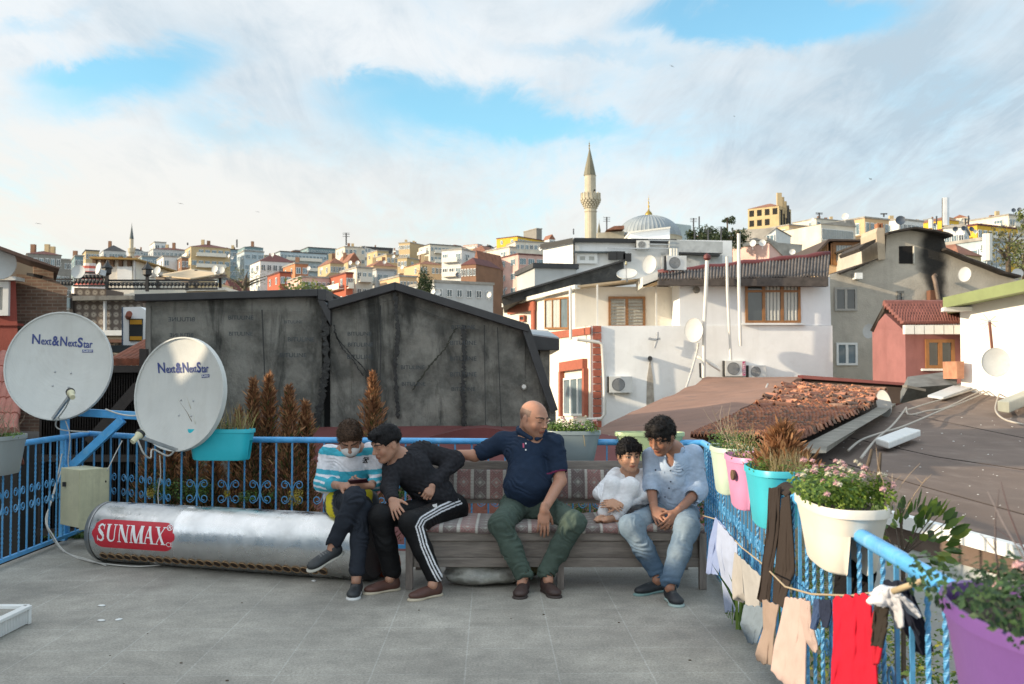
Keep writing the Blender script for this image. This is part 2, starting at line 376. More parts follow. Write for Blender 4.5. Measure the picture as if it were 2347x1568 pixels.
# railings
def twisted(h,w=.0115,turns=13,seg=110):
 mb=MB(); vs=[]; fs=[]
 for i in range(seg+1):
  z=h*i/seg; q=1.0
  tw=2*math.pi*turns*i/seg/2
  for j in range(4):
   a=tw+math.pi/4+j*math.pi/2; rr=w*.72*(1+.12*math.sin(i*1.3))
   vs.append((rr*math.cos(a),rr*math.sin(a),z))
 for i in range(seg):
  for j in range(4):fs.append((i*4+j,i*4+(j+1)%4,(i+1)*4+(j+1)%4,(i+1)*4+j))
 mb.add(vs,fs); return mb.mesh('baluster')
ME_BAL=twisted(.87); ME_BAL.materials.append(M_blue2)
ME_BAR=MB().box((0,0,.435),(.013,.013,.87)).mesh('bar'); ME_BAR.materials.append(M_blue2)
def scroll_mesh():
 mb=MB()
 def spiral(cx,cz,sx,sz,r0=.036):
  p=[]
  for i in range(15):
   t=i/14; a=math.pi*.5+t*math.pi*2.15; r=r0*(1-.62*t)
   p.append((cx+sx*r*math.cos(a)*-1,0,cz+sz*r*math.sin(a)))
  return p
 for sx in(-1,1):
  for sz in(-1,1):
   sp=spiral(sx*.062,sz*.062,sx,sz)
   path=[(sx*.004,0,sz*.004),(sx*.010,0,sz*.035),(sx*.03,0,sz*.078)]+sp
   mb.tube(path,.0045,5)
 return mb.mesh('scroll')
ME_SCR=scroll_mesh(); ME_SCR.materials.append(M_blue2)
def inst(name,me,parent,loc,rz=0):
 o=bpy.data.objects.new(name,me); col.objects.link(o); o.parent=parent
 o.location=Vector(loc)-WL[parent.name]; o.rotation_euler=(0,0,rz); WL[o.name]=Vector(loc); return o
def railing(pts,label,step=.142,phase=0,scr=True,bars=.25,skip_scroll=0,railr=.026):
 pts=[Vector((p[0],p[1],0)) for p in pts]
 t=thing('railing',pts[0],label,'railing','blue wrought iron railings round the terrace')
 mb=MB(); mb.tube([p+Vector((0,0,.95)) for p in pts],railr,10); mb.build('top_rail',M_blue,t,smooth=40)
 mb=MB()
 for a,b in zip(pts,pts[1:]):mb.bar(a+Vector((0,0,.055)),b+Vector((0,0,.055)),.03,.03)
 mb.build('bottom_rail',M_blue,t)
 d=0; k=0
 for a,b in zip(pts,pts[1:]):
  L=(b-a).length; u=(b-a)/L; rz=math.atan2(u.y,u.x)
  s=phase if k==0 else.07
  while s<L-.03:
   p=a+u*s
   plain=rnd.random()<bars
   inst('baluster',ME_BAR if plain else ME_BAL,t,p+Vector((0,0,.065)),rz)
   if scr and k%2==0:inst('scroll',ME_SCR,t,p+Vector((0,0,.50)),rz)
   s+=step; k+=1
 return t
far_rail=railing([C0,C1,C2,C3],'long blue railing behind the bench and the steel tank',phase=.1,bars=.75)
left_rail=railing([LX0,C0],'blue railing down the left edge of the terrace with twisted bars',phase=.05,bars=.1)
right_rail=railing([(rail_x(8.2),8.2),(rail_x(.6),.6)],'blue railing along the right edge carrying flower boxes and washing',phase=.12,step=.14,bars=.3)
mb=MB(); mb.bar(Vector((LX0.x,LX0.y,.0)),Vector((C0.x,C0.y,.0)),.05,.05)
t=thing('dish_mast',(-4.13,9.2,0),'square blue steel mast with a side arm and diagonal brace at the left corner','mast')
px=-4.10
MB().bar((px,9.15,0),(px,9.15,1.62),.062,.062).build('post',M_blue,t,bevel=.004)
MB().bar((px-.05,9.14,1.18),(-3.0,8.98,1.12),.055,.07).build('arm',M_blue,t,bevel=.004)
MB().bar((px+.03,9.10,.62),(-3.52,9.02,1.11),.05,.075).build('brace',M_blue,t,bevel=.004)
MB().bar((-3.03,8.98,1.06),(-3.03,8.98,1.6),.045,.045).build('post',M_blue,t,bevel=.004)
# satellite dishes
def dish_mat():
 if 'perforated' in MATS:return MATS['perforated']
 m=mat('dish_face',(.56,.56,.53),.5,.07,3,0,dirt=.22,dcol=(.40,.38,.33),streak=.12,scol=(.34,.31,.26))
 MATS['perforated']=m; nt=m.node_tree; N=nt.nodes; L=nt.links; b=N['Principled BSDF']
 tc=N.new('ShaderNodeTexCoord'); vo=N.new('ShaderNodeTexVoronoi'); vo.inputs['Scale'].default_value=105; vo.inputs['Randomness'].default_value=0; L.new(tc.outputs['Object'],vo.inputs[0])
 bp=N.new('ShaderNodeBump'); bp.inputs['Strength'].default_value=.5; bp.inputs['Distance'].default_value=.004; L.new(vo.outputs['Distance'],bp.inputs['Height']); L.new(bp.outputs[0],b.inputs['Normal'])
 return m
def basis(n,up=(0,0,1),roll=0):
 """columns: x across, y up, z = n"""
 n=Vector(n).normalized(); x=Vector(up).cross(n).normalized(); y=n.cross(x)
 M=Matrix((x,y,n)).transposed()
 return M@Matrix.Rotation(roll,3,'Z')
def dish(c,n,rx,ry,label,text=False,arm=True,roll=0,group=None,armdir=-1,mats=None,detail=32,name='satellite_dish',wall=None,lnbpos=None):
 M=basis(n,roll=roll); c=Vector(c)
 t=thing(name,c-Vector((0,0,ry)),label,'satellite dish',group)
 dep=.16*min(rx,ry)*2*.55
 def P(a,r,off=0):return c+M@Vector((rx*r*math.cos(a),ry*r*math.sin(a),dep*(r*r-1)+off))
 mb=MB(); nr=9 if detail>20 else 4; vs=[P(0,0)]; fs=[]
 prof=[(i/nr,0) for i in range(1,nr+1)]+[(1.0,.012*rx/.4),(1.025,.010*rx/.4),(1.03,-.03*rx/.4),(.985,-.035*rx/.4)]+[(i/nr*.985,-.02) for i in range(nr-1,0,-1)]
 for r,off in prof:
  for j in range(detail):vs.append(P(2*math.pi*j/detail,r,off))
 vs.append(P(0,0,-.02)); k=len(prof)
 for j in range(detail):fs.append((0,1+j,1+(j+1)%detail))
 for i in range(k-1):
  for j in range(detail):fs.append((1+i*detail+j,1+(i+1)*detail+j,1+(i+1)*detail+(j+1)%detail,1+i*detail+(j+1)%detail))
 for j in range(detail):fs.append((len(vs)-1,1+(k-1)*detail+(j+1)%detail,1+(k-1)*detail+j))
 mb.add(vs,fs); mb.build('reflector',mats or M_dishm,t,smooth=50)
 if arm and rx>.3:
  bot=c+M@Vector((0,-ry*1.0,.0)); f=lnbpos if lnbpos else c+M@Vector((0,-ry*.35,rx*1.35))
  f=Vector(f)
  MB().bar(bot,bot+(f-bot)*.9,.018,.028).build('arm',M_zinc,t)
  dd=((c-f)).normalized(); mb=MB(); mb.tube([f-dd*.07,f-dd*.01,f+dd*.01,f+dd*.05],[.022,.024,.034,.034],12)
  l=mb.build('receiver',M_cream,t,smooth=40)
  MB().tube([f+dd*.02,f+dd*.045],.038,12).build('collar',M_black,l,smooth=40)
 bk=c+M@Vector((0,-ry*.15,-dep-.03)); MB().bar(bk+M@Vector((0,-.05,0)),bk+M@Vector((0,-.05,-.13)),.06,.12).build('bracket',M_zinc,t)
 if text:
  def fn(cx,cy,lift=.004):
   def f(x,y):
    X,Y=x+cx,y+cy; r2=(X/rx)**2+(Y/ry)**2
    return c+M@Vector((X,Y,dep*(r2-1)+lift))
   return f
  W0=text
  cy=.21*ry/.45
  text_part('N',W0*.125,.088,None,'lettering',M_logo,t,fn=fn(-W0*.435,cy+.018),bold=.02)
  text_part('ext',W0*.165,.058,None,'lettering',M_logo,t,fn=fn(-W0*.275,cy+.000),bold=.02)
  text_part('&',W0*.12,.088,None,'lettering',M_logo,t,fn=fn(-W0*.125,cy+.010),bold=.03)
  text_part('N',W0*.115,.086,None,'lettering',M_logo,t,fn=fn(.005*W0,cy+.010),bold=.02)
  text_part('ext',W0*.155,.056,None,'lettering',M_logo,t,fn=fn(W0*.155,cy-.009),bold=.02)
  text_part('S',W0*.09,.090,None,'lettering',M_logo,t,fn=fn(W0*.285,cy+.002),bold=.03)
  text_part('tar',W0*.165,.058,None,'lettering',M_logo,t,fn=fn(W0*.42,cy-.018),bold=.02)
  hx,hy=W0*.42,cy-.075
  pl=MB(); f=fn(hx,hy,.003); pl.grid(lambda a,b:f((a-.5)*.10,(b-.5)*.026),4,1); pl.build('badge',M_logo,t)
  text_part('FullHD',.088,.016,None,'lettering',M_lblw,t,fn=fn(hx,hy,.0055),bold=.01,shear=.2)
  for bx,by in((-.05,-.045),(.09,-.055),(-.055,-.175),(.085,-.185)):
   q=fn(bx,by,.002)(0,0); MB().ball(q,.009,8,M=None).build('bolt',M_zinc,t,smooth=True)
 return t
dish(W(134,838,8.95),(.10,-1,.17),.455,.482,'round pale dish with blue lettering at far left, receiver in front of its face',text=.53,mats=dish_mat(),detail=56,lnbpos=W(163,903,8.5),name='large_satellite_dish',group=None,roll=-.03)
dish(W(410,903,8.38),(-.48,-1,.10),.480,.470,'oval pale dish with blue lettering beside the turquoise planter, turned to the left',text=.56,mats=dish_mat(),detail=56,lnbpos=W(316,1000,8.0),roll=.05,name='large_satellite_dish')
# steel boiler tank
TA,TB,TR=Vector((-3.30,8.15,.24)),Vector((-1.0,7.36,.24)),.2375
def steel_mat():
 m=mat('stainless_steel',(.66,.67,.68),.24,.10,2.5,0,metal=1,dirt=.16,dcol=(.30,.27,.23),streak=0)
 nt=m.node_tree; N=nt.nodes; L=nt.links; b=N['Principled BSDF']
 tc=N.new('ShaderNodeTexCoord'); n=N.new('ShaderNodeTexNoise'); n.inputs['Scale'].default_value=3.2; n.inputs['Detail'].default_value=5; n.inputs['Roughness'].default_value=.62; L.new(tc.outputs['Object'],n.inputs[0])
 bp=N.new('ShaderNodeBump'); bp.inputs['Strength'].default_value=.22; bp.inputs['Distance'].default_value=.03; L.new(n.outputs[0],bp.inputs['Height']); L.new(bp.outputs[0],b.inputs['Normal'])
 n2=N.new('ShaderNodeTexNoise'); n2.inputs['Scale'].default_value=7; n2.inputs['Detail'].default_value=7; L.new(tc.outputs['Object'],n2.inputs[0])
 mr=N.new('ShaderNodeMapRange'); mr.inputs[1].default_value=.35; mr.inputs[2].default_value=.7; mr.inputs[3].default_value=.16; mr.inputs[4].default_value=.48; L.new(n2.outputs[0],mr.inputs[0]); L.new(mr.outputs[0],b.inputs['Roughness'])
 return m
M_steel=steel_mat()
def tank():
 t=thing('water_tank',(TA+TB)/2-Vector((0,0,.24)),'long stainless steel boiler tank with a red label lying on the terrace floor','water tank')
 ax=(TB-TA).normalized(); L=(TB-TA).length; y=Vector((0,0,1)); x=ax.cross(y).normalized()
 if x.y>0:x=-x
 def P(s,a,r=TR):return TA+ax*s+(x*math.cos(a)+y*math.sin(a))*r
 mb=MB(); n=72; prof=[]
 prof=[(0.03,TR*.985),(.05,TR),(L*.33,TR),(L*.332,TR*1.004),(L*.34,TR*1.004),(L*.342,TR),(L-.10,TR),(L-.095,TR*1.012),(L-.06,TR*1.012),(L-.055,TR)]
 vs=[]; fs=[]
 for s,r in prof:
  for j in range(n):vs.append(P(s,2*math.pi*j/n,r))
 for i in range(len(prof)-1):
  for j in range(n):fs.append((i*n+j,(i+1)*n+j,(i+1)*n+(j+1)%n,i*n+(j+1)%n))
 mb.add(vs,fs); mb.build('shell',M_steel,t,smooth=30)
 for s0,sg,nm in((.03,-1,'end_cap'),(L-.055,1,'end_cap')):
  mb=MB(); vs=[]; fs=[]
  pr=[(0,1.0),(.005,1.01),(.028,1.005),(.05,.965),(.06,.9),(.055,.6),(.05,.02)]
  for s,r in pr:
   for j in range(n):vs.append(P(s0+sg*s,2*math.pi*j/n,TR*r))
  for i in range(len(pr)-1):
   for j in range(n):
    f=(i*n+j,(i+1)*n+j,(i+1)*n+(j+1)%n,i*n+(j+1)%n); fs.append(f if sg>0 else f[::-1])
  mb.add(vs,fs); mb.build(nm,mat('dull_steel_cap',(.30,.31,.32),.35,.2,5,.1,metal=.9) if sg<0 else mat('dark_cap',(.035,.035,.04),.45,.2,6),t,smooth=30)
 MB().tube([P(L*.30-.62,math.pi*.63,TR*.98),P(L*.30-.62,math.pi*.63,TR*1.0)],.02).build('port',M_white,t)
 MB().ball(TA-ax*.035+y*.05,(.03,.05,.05),10).build('inlet',mat('yellowed_foam',(.55,.50,.40),.9,.3,20,.6),t,smooth=True)
 lc,lw,lh=.455,.78,.225
 a0=R(6)
 def F(dx,dy,lift):return P(lc+dx,a0+dy/TR,TR+lift)
 mb=MB(); rr=.105; pts=[]
 cols=28; rows=10; vs=[]; fs=[]
 for i in range(cols+1):
  dx=-lw/2+lw*i/cols; e=max(0,abs(dx)-(lw/2-rr)); hh=lh/2-rr+math.sqrt(max(rr*rr-e*e,1e-6))
  hh=min(hh,lh/2)
  for j in range(rows+1):vs.append(F(dx,-hh+2*hh*j/rows,.0015))
 for i in range(cols):
  for j in range(rows):fs.append((i*(rows+1)+j,(i+1)*(rows+1)+j,(i+1)*(rows+1)+j+1,i*(rows+1)+j+1))
 mb.add(vs,fs); mb.build('label',M_red,t,smooth=True)
 def stroke(p,q,w):
  return[(p[0]-w/2,p[1]),(p[0]+w/2,p[1]),(q[0]+w/2,q[1]),(q[0]-w/2,q[1])]
 def serif(cx,y,w,h=.05):return[(cx-w/2,y),(cx+w/2,y),(cx+w/2,y+h),(cx-w/2,y+h)]
 T,t_=.21,.075
 S=[]
 ctr=[(.84,.80,.05),(.74,.90,.09),(.52,.965,.10),(.30,.90,.15),(.21,.76,.21),(.30,.62,.24),(.52,.50,.25),(.74,.38,.24),(.82,.24,.21),(.72,.10,.15),(.50,.035,.10),(.26,.10,.09),(.15,.22,.05)]
 for i in range(len(ctr)-1):
  (x0,y0,w0),(x1,y1,w1)=ctr[i],ctr[i+1]; dx,dy=x1-x0,y1-y0; l=math.hypot(dx,dy); nx,ny=-dy/l,dx/l
  S.append([(x0+nx*w0/2,y0+ny*w0/2),(x0-nx*w0/2,y0-ny*w0/2),(x1-nx*w1/2,y1-ny*w1/2),(x1+nx*w1/2,y1+ny*w1/2)])
 S+=[[(.80,.68),(.86,.68),(.86,.98),(.80,.98)],[(.12,.02),(.18,.02),(.18,.32),(.12,.32)]]
 U=[stroke((.22,1),(.22,.28),T),stroke((.80,1),(.80,.30),t_),serif(.22,.95,.42),serif(.80,.95,.34)]
 c=[(.22,.30,.21),(.25,.16,.17),(.36,.06,.12),(.52,.04,.09),(.68,.08,.08),(.78,.18,.08),(.80,.32,.075)]
 for i in range(len(c)-1):
  (x0,y0,w0),(x1,y1,w1)=c[i],c[i+1]; dx,dy=x1-x0,y1-y0; l=math.hypot(dx,dy); nx,ny=-dy/l,dx/l
  U.append([(x0+nx*w0/2,y0+ny*w0/2),(x0-nx*w0/2,y0-ny*w0/2),(x1-nx*w1/2,y1-ny*w1/2),(x1+nx*w1/2,y1+ny*w1/2)])
 Nn=[stroke((.18,1),(.18,0),t_),stroke((.84,1),(.84,0),t_),stroke((.20,1),(.80,0),T*1.15),serif(.15,.95,.30),serif(.18,0,.30),serif(.84,.95,.30)]
 Mm=[stroke((.14,1),(.14,0),t_),stroke((.86,1),(.86,0),T),stroke((.17,1),(.50,0),T),stroke((.83,1),(.52,0),t_),serif(.12,.95,.24),serif(.14,0,.26),serif(.88,.95,.26),serif(.86,0,.34)]
 A=[stroke((.50,1),(.18,0),t_),stroke((.50,1),(.82,0),T),[(.28,.32),(.70,.32),(.70,.39),(.28,.39)],serif(.18,0,.30),serif(.82,0,.38)]
 X=[stroke((.22,1),(.80,0),T),stroke((.82,1),(.20,0),t_),serif(.22,.95,.40),serif(.82,.95,.28),serif(.20,0,.28),serif(.80,0,.40)]
 xs=[(-.345,.085),(-.255,.105),(-.145,.11),(-.03,.13),(.095,.11),(.20,.11)]
 hh=[.135,.135,.135,.135,.135,.135]
 for gi,(gl,(x0,w)) in enumerate(zip((S,U,Nn,Mm,A,X),xs)):
  mb=MB()
  for pi,poly in enumerate(gl):
   k=8; (ax_,ay_),(bx_,by_),(cx_,cy_),(dx_,dy_)=poly
   for q in range(k):
    u0,u1=q/k,(q+1)/k
    def pt(u,side):
     if side:return(bx_+(cx_-bx_)*u,by_+(cy_-by_)*u)
     return(ax_+(dx_-ax_)*u,ay_+(dy_-ay_)*u)
    vs=[F(x0+p[0]*w,-.060+p[1]*hh[gi]-.0*x0,.0028+.00012*pi) for p in(pt(u0,0),pt(u0,1),pt(u1,1),pt(u1,0))]
    mb.quad(*vs)
  mb.build('letter',M_lblw,t)
 text_part('®',.055,.05,None,'lettering',M_lblw,t,fn=lambda x,y:F(x+.335,y+.075,.003),bold=.01)
 text_part('CE',.06,.035,None,'lettering',M_lblw,t,fn=lambda x,y:F(x+.345,y-.055,.003),bold=.0)
 for i in range(27):
  s=.13+i*.0755; a=R(-43); c=P(s,a,TR); nrm=(P(s,a,1)-P(s,a,0)).normalized(); M=basis(nrm,ax)
  mb=MB(); mb.lathe(c,[(.036,.0),(.036,.006),(.030,.006),(.029,-.0),(.001,.001)],16,0,M)
  k_=mb.build('tube_socket',mat('brown_sealing_ring',(.30,.19,.10),.75,.3,30,.2),t,smooth=40)
  MB().lathe(c+nrm*.004,[(.028,.0),(.001,.001)],14,0,M).build('hole',mat('socket_hole',(.035,.02,.012),.9),k_)
 return t
tank()
# meter box, cables, tray
def metal_box():
 c=W(190,1210,8.75); z0=c.z
 t=thing('meter_box',(c.x,8.75,z0),'cream metal cabinet mounted low on the blue mast with its door ajar','meter box')
 p0=W(180,1208,8.62); p0.z=.19; h=.50
 pl=W(137,1200,8.85); pr=W(241,1200,8.80)
 vl=Vector((pl.x-p0.x,pl.y-p0.y,0)); vr=Vector((pr.x-p0.x,pr.y-p0.y+.06,0))
 mb=MB(); dq=Vector((-vl.y,vl.x,0)).normalized()
 if dq.y<0:dq=-dq
 mb.obox(p0,vl,Vector((.12,.22,0)),(0,0,h)); mb.build('cabinet',M_cream,t,bevel=.006)
 MB().obox(p0+Vector((.005,-.006,-.02)),vr,(0,.018,0),(0,0,h+.02)).build('door',M_cream,t,bevel=.004)
 for q,zz in((.9,.38),(.9,.12)):
  MB().ball(p0+vr*q+Vector((0,-.008,zz)),(.012,.006,.012),8).build('hole_plug',M_black,t)
 MB().box(p0+vl*.75+Vector((0,-.012,.36)),(.03,.02,.04)).build('lock',M_black,t)
metal_box()
def cable(pts,r,label,m=None,name='cable',cat='cable',group=None,n=6):
 pts=[Vector(p) for p in pts]; out=[]
 for i in range(len(pts)-1):
  p0=pts[max(i-1,0)]; p1,p2=pts[i],pts[i+1]; p3=pts[min(i+2,len(pts)-1)]
  for k in range(5):
   t=k/5; out.append(.5*((2*p1)+(p2-p0)*t+(2*p0-5*p1+4*p2-p3)*t*t+(3*p1-p0-3*p2+p3)*t**3))
 out.append(pts[-1]); o=MB().tube(out,r,n).build(name,m or M_cable,smooth=True)
 return tag(o,label,cat,group)
gc='cables at the dish mast'
cable([G(245,1298)+Vector((0,-.02,.01)),G(200,1285)+Vector((0,0,.01)),G(150,1268)+Vector((0,0,.01)),W(120,1225,8.6),W(108,1190,8.7),W(130,1100,9.0),W(142,1040,9.1)],.006,'white cable running from the tank end up to the blue mast',group=gc)
cable([G(370,1298)+Vector((0,0,.01)),G(300,1301)+Vector((0,0,.01)),G(200,1288)+Vector((0,0,.01)),G(140,1262)+Vector((0,0,.01)),W(105,1200,8.55),W(118,1150,8.8),W(140,1080,9.05)],.006,'looping white cable lying on the floor in front of the tank',group=gc)
cable([W(242,938,8.9),W(270,948,8.85),W(300,953,8.85),W(330,951,8.85)],.007,'pale cable sagging along the blue mast arm',group=gc)
cable([W(150,965,8.95),W(160,1000,9.0),W(156,1060,9.05),W(165,1090,9.05)],.006,'pale cable hanging from the left dish down the mast',group=gc)
cable([W(165,903,8.55),W(150,935,8.7),W(128,968,8.95),W(140,985,9.0),W(205,990,9.02)],.006,'pale cable looped below the left dish',group=gc)
cable([W(316,1010,8.35),W(330,1040,8.4),W(345,1050,8.5),W(350,1030,8.6),W(385,1045,8.6),W(402,1030,8.65)],.008,'thick pale cable under the right dish receiver',group=gc)
cable([W(366,1045,8.5),W(368,1090,8.55),W(362,1130,8.6),W(366,1180,8.6)],.005,'thin cable dropping from the right dish behind the tank',group=gc)
cable([W(245,1080,8.8),W(262,1045,8.85),W(280,1010,8.9)],.005,'thin cable rising from the cream cabinet to the rail',group=gc)
def tray():
 t=thing('louvred_tray',(-3.25,5.6,0),'white plastic louvred tray lying on the floor at the left edge','tray')
 x0,x1,y0,y1,h=-3.75,-2.93,5.25,6.08,.115
 mb=MB(); w=.03
 for a,b in(((x0,y0),(x1,y0)),((x1,y0),(x1,y1)),((x1,y1),(x0,y1)),((x0,y1),(x0,y0))):
  mb.bar((a[0],a[1],h-.01),(b[0],b[1],h-.01),w*1.6,.02)
 for x,y in((x0,y0),(x1,y0),(x1,y1),(x0,y1)):mb.box((x,y,h/2-.005),(.03,.03,h-.012))
 mb.build('frame',M_white,t,bevel=.003)
 mb=MB(); mb.box(((x0+x1)/2,(y0+y1)/2,.045),(x1-x0-.04,y1-y0-.04,.02)); mb.build('bottom_panel',mat('grubby_white_plastic',(.62,.62,.58),.6,.2,5,0,dirt=.6,dcol=(.3,.27,.22)),t)
 for i in range(44):
  y=y0+.03+i*(y1-y0-.06)/43; MB().box((x1-.002,y,h/2-.008),(.012,.009,h-.03)).build('louvre',M_white,t)
tray()
for i,(u,v) in enumerate([(233,1388),(272,1420),(719,1331),(232,1422)]):
 p=G(u,v,.004); o=MB().ball(p,(.028,.018,.006),8).build('paper_scrap',M_white,smooth=True); o.rotation_euler.z=i
 tag(o,['white scrap of paper on the tiles left of centre','larger white scrap nearest the camera on the left tiles','small white scrap by the shoes below the tank end','faint white scrap beside the larger one'][i],'paper scrap','white scraps on the tiles')
mb=MB()
for i in range(26):
 x=nrs.uniform(-3.3,1.0); y=nrs.uniform(4.4,7.9); s=nrs.uniform(.003,.007)
 mb.ball((x,y,s*.4),(s*1.6,s,s*.5),5)
o=mb.build('leaf_litter',mat('dry_litter',(.09,.06,.035),.9),kind if False else None); tag(o,kind='stuff',label='dark crumbs and dry litter scattered over the terrace tiles',cat='litter')
# bench
BX0,BX1,BYF=-.745,1.365,7.05
def kilim(u,w):
 """carpet colour at distance u along the bench and w across it, metres"""
 per=.127; c=u/per; k=math.floor(c); f=c-k
 mar,dark,pale=np.array((.205,.115,.105)),np.array((.125,.095,.090)),np.array((.40,.38,.34))
 rose=np.array((.28,.17,.15))
 if f<.19:
  q=(w/.012)%1; r=abs(f-.095)/.095
  return pale*(.55 if(q<.35 and.25<r<.75) else 1.0)
 g=(f-.19)/.81; x=(g-.5)*2; base=mar if k%2 else dark
 q=((w/.105)%1-.5)*2; d=abs(x)*.9+abs(q)
 if d<.25:return pale*.8
 if d<.5:return rose if k%2 else pale*.45
 if.62<d<.74:return pale*.62
 lat=(math.sin(x*14)*math.sin(q*11))
 return base*(1.5 if lat>.35 else 1)
def cushion(name,fn,nu,nv,par,origin_pat,thick):
 mb=MB(); mb.grid(fn,nu,nv); me=mb.mesh(name)
 cols=[kilim(*origin_pat(i/nu,j/nv)) for j in range(nv+1) for i in range(nu+1)]
 setcol(me,cols)
 me.polygons.foreach_set('use_smooth',[True]*len(me.polygons))
 return link_mesh(name,me,mat('kilim_weave',(.3,.2,.2),.95,.15,6,.5,220,attr='Col',sheen=.2),par)
def bench():
 t=thing('bench',((BX0+BX1)/2,7.4,0),'grey weathered wooden bench with patterned kilim cushions','bench')
 w=BX1-BX0
 def b(name,c,d,m=M_wood):return MB().box(c,d).build(name,m,t,bevel=.004)
 for x in(BX0+.022,.34,BX1-.022):b('leg',(x,BYF+.02,.2),(.05,.055,.40),M_woodv)
 for x in(BX0+.022,BX1-.022):b('leg',(x,7.80,.2),(.05,.055,.4),M_woodv)
 b('seat_rail',((BX0+BX1)/2,BYF+.024,.37),(w-.096,.03,.064)); b('front_panel',((BX0+BX1)/2,BYF+.038,.278),(w-.10,.022,.114)); b('lower_rail',((BX0+BX1)/2,BYF+.026,.187),(w-.096,.03,.066))
 b('side_panel',(BX0+.02,7.42,.29),(.03,.68,.2)); b('side_panel',(BX1-.02,7.42,.29),(.03,.68,.2)); b('seat_board',((BX0+BX1)/2,7.45,.385),(w-.02,.68,.025))
 def lean(z):return 7.70+(z-.45)*.22
 for x in(BX0+.03,.34,BX1-.03):MB().bar((x,lean(.40)+.045,.40),(x,lean(.85)+.045,.85),.05,.03).build('back_post',M_woodv,t,bevel=.003)
 for z,h in((.805,.066),(.537,.04)):MB().obox((BX0,lean(z)+.0,z-h/2),(w,0,0),(0,.026,0),(0,.22*h,h)).build('back_rail',M_wood,t,bevel=.004)
 prof=[(BYF-.005,.398),(BYF-.012,.415),(BYF-.004,.435),(BYF+.03,.447),(BYF+.25,.452),(BYF+.45,.450),(BYF+.62,.447)]
 nv=110; L=[0]
 for i in range(1,len(prof)):L.append(L[-1]+math.dist(prof[i],prof[i-1]))
 def along(v):
  s=v*L[-1]
  for i in range(1,len(prof)):
   if s<=L[i]+1e-9:
    f=(s-L[i-1])/(L[i]-L[i-1]); return prof[i-1][0]+(prof[i][0]-prof[i-1][0])*f,prof[i-1][1]+(prof[i][1]-prof[i-1][1])*f
  return prof[-1]
 def fs(u,v):
  y,z=along(v); return Vector((BX0+.01+u*(w-.02),y+.004*math.sin(u*23),z+.005*math.sin(u*17+v*3)+.004*math.sin(u*41)))
 cushion('seat_cushion',fs,420,nv,t,lambda u,v:(u*w+.03,v*L[-1]),0)
 def fb(u,v):
  z=.555+v*.222; return Vector((BX0+.01+u*(w-.02),lean(z)-.018-.022*math.sin(v*math.pi)**.5+.004*math.sin(u*19),z+.004*math.sin(u*15)))
 cushion('back_cushion',fb,420,46,t,lambda u,v:(u*w+.09,v*.222+.03),0)
bench()
def bag(c,d,label,m,seed=0,name='plastic_bag',cat='bag'):
 r=random.Random(seed); bm=bmesh.new(); bmesh.ops.create_icosphere(bm,subdivisions=4,radius=1)
 from mathutils import noise as mn
 for v in bm.verts:
  p=v.co.copy(); k=1+.22*mn.noise(p*1.6+Vector((seed,0,0)))+.12*abs(mn.noise(p*4.5))-.07*abs(mn.noise(p*9))
  v.co=Vector((p.x*d[0]*k,p.y*d[1]*k,max(-d[2]*.95,p.z*d[2]*k)))+Vector(c)
 me=bpy.data.meshes.new(name); bm.to_mesh(me); bm.free(); o=link_mesh(name,me,m,smooth=True); return tag(o,label,cat)
M_film=mat('clear_dirty_film',(.34,.34,.31),.25,.3,9,.5,25,dirt=.4,dcol=(.2,.19,.15))
bag((-.22,7.28,.085),(.30,.2,.09),'crumpled clear plastic bag under the left half of the bench',M_film,3)
bag((.07,7.5,.12),(.24,.16,.12),'dull olive sack behind the clear bag under the bench',mat('olive_sack',(.13,.12,.06),.8,.3,10,.5,20),5,'sack','sack')
bag((-.93,7.55,.10),(.09,.12,.12),'orange plastic pumpkin-like bundle between tank and bench leg',mat('orange_plastic',(.50,.10,.02),.45,.2,9,.4,20),9,'orange_bundle','bundle')
def sphere_cushion():
 c=W(805,1165,7.62); c.z=.56
 c=Vector((-1.20,7.50,.545));
 bm=bmesh.new(); bmesh.ops.create_icosphere(bm,subdivisions=5,radius=1); me=bpy.data.meshes.new('round_cushion')
 from mathutils import noise as mn
 cols=[]
 for v in bm.verts:
  p=v.co; ang=math.atan2(p.x,-p.y)
  yel=(abs(abs(p.x+.04)-.70+.25*(p.z-.2)**2)<.145 and p.z>-.62)
  cols.append((.60,.50,.012) if yel else(.045,.050,.06))
 for v in bm.verts:
  p=v.co; k=1+.03*mn.noise(p*3); v.co=Vector((p.x*.205*k,p.y*.20*k,max(-.09+.0*p.y,p.z*.17*k)))+c
 bm.to_mesh(me); bm.free(); setcol(me,cols)
 o=link_mesh('round_cushion',me,mat('quilted_cloth',(.3,.3,.3),.8,.12,12,.35,60,attr='Col'),smooth=True); tag(o,'round yellow and charcoal cushion on the right end of the tank','cushion')
sphere_cushion()
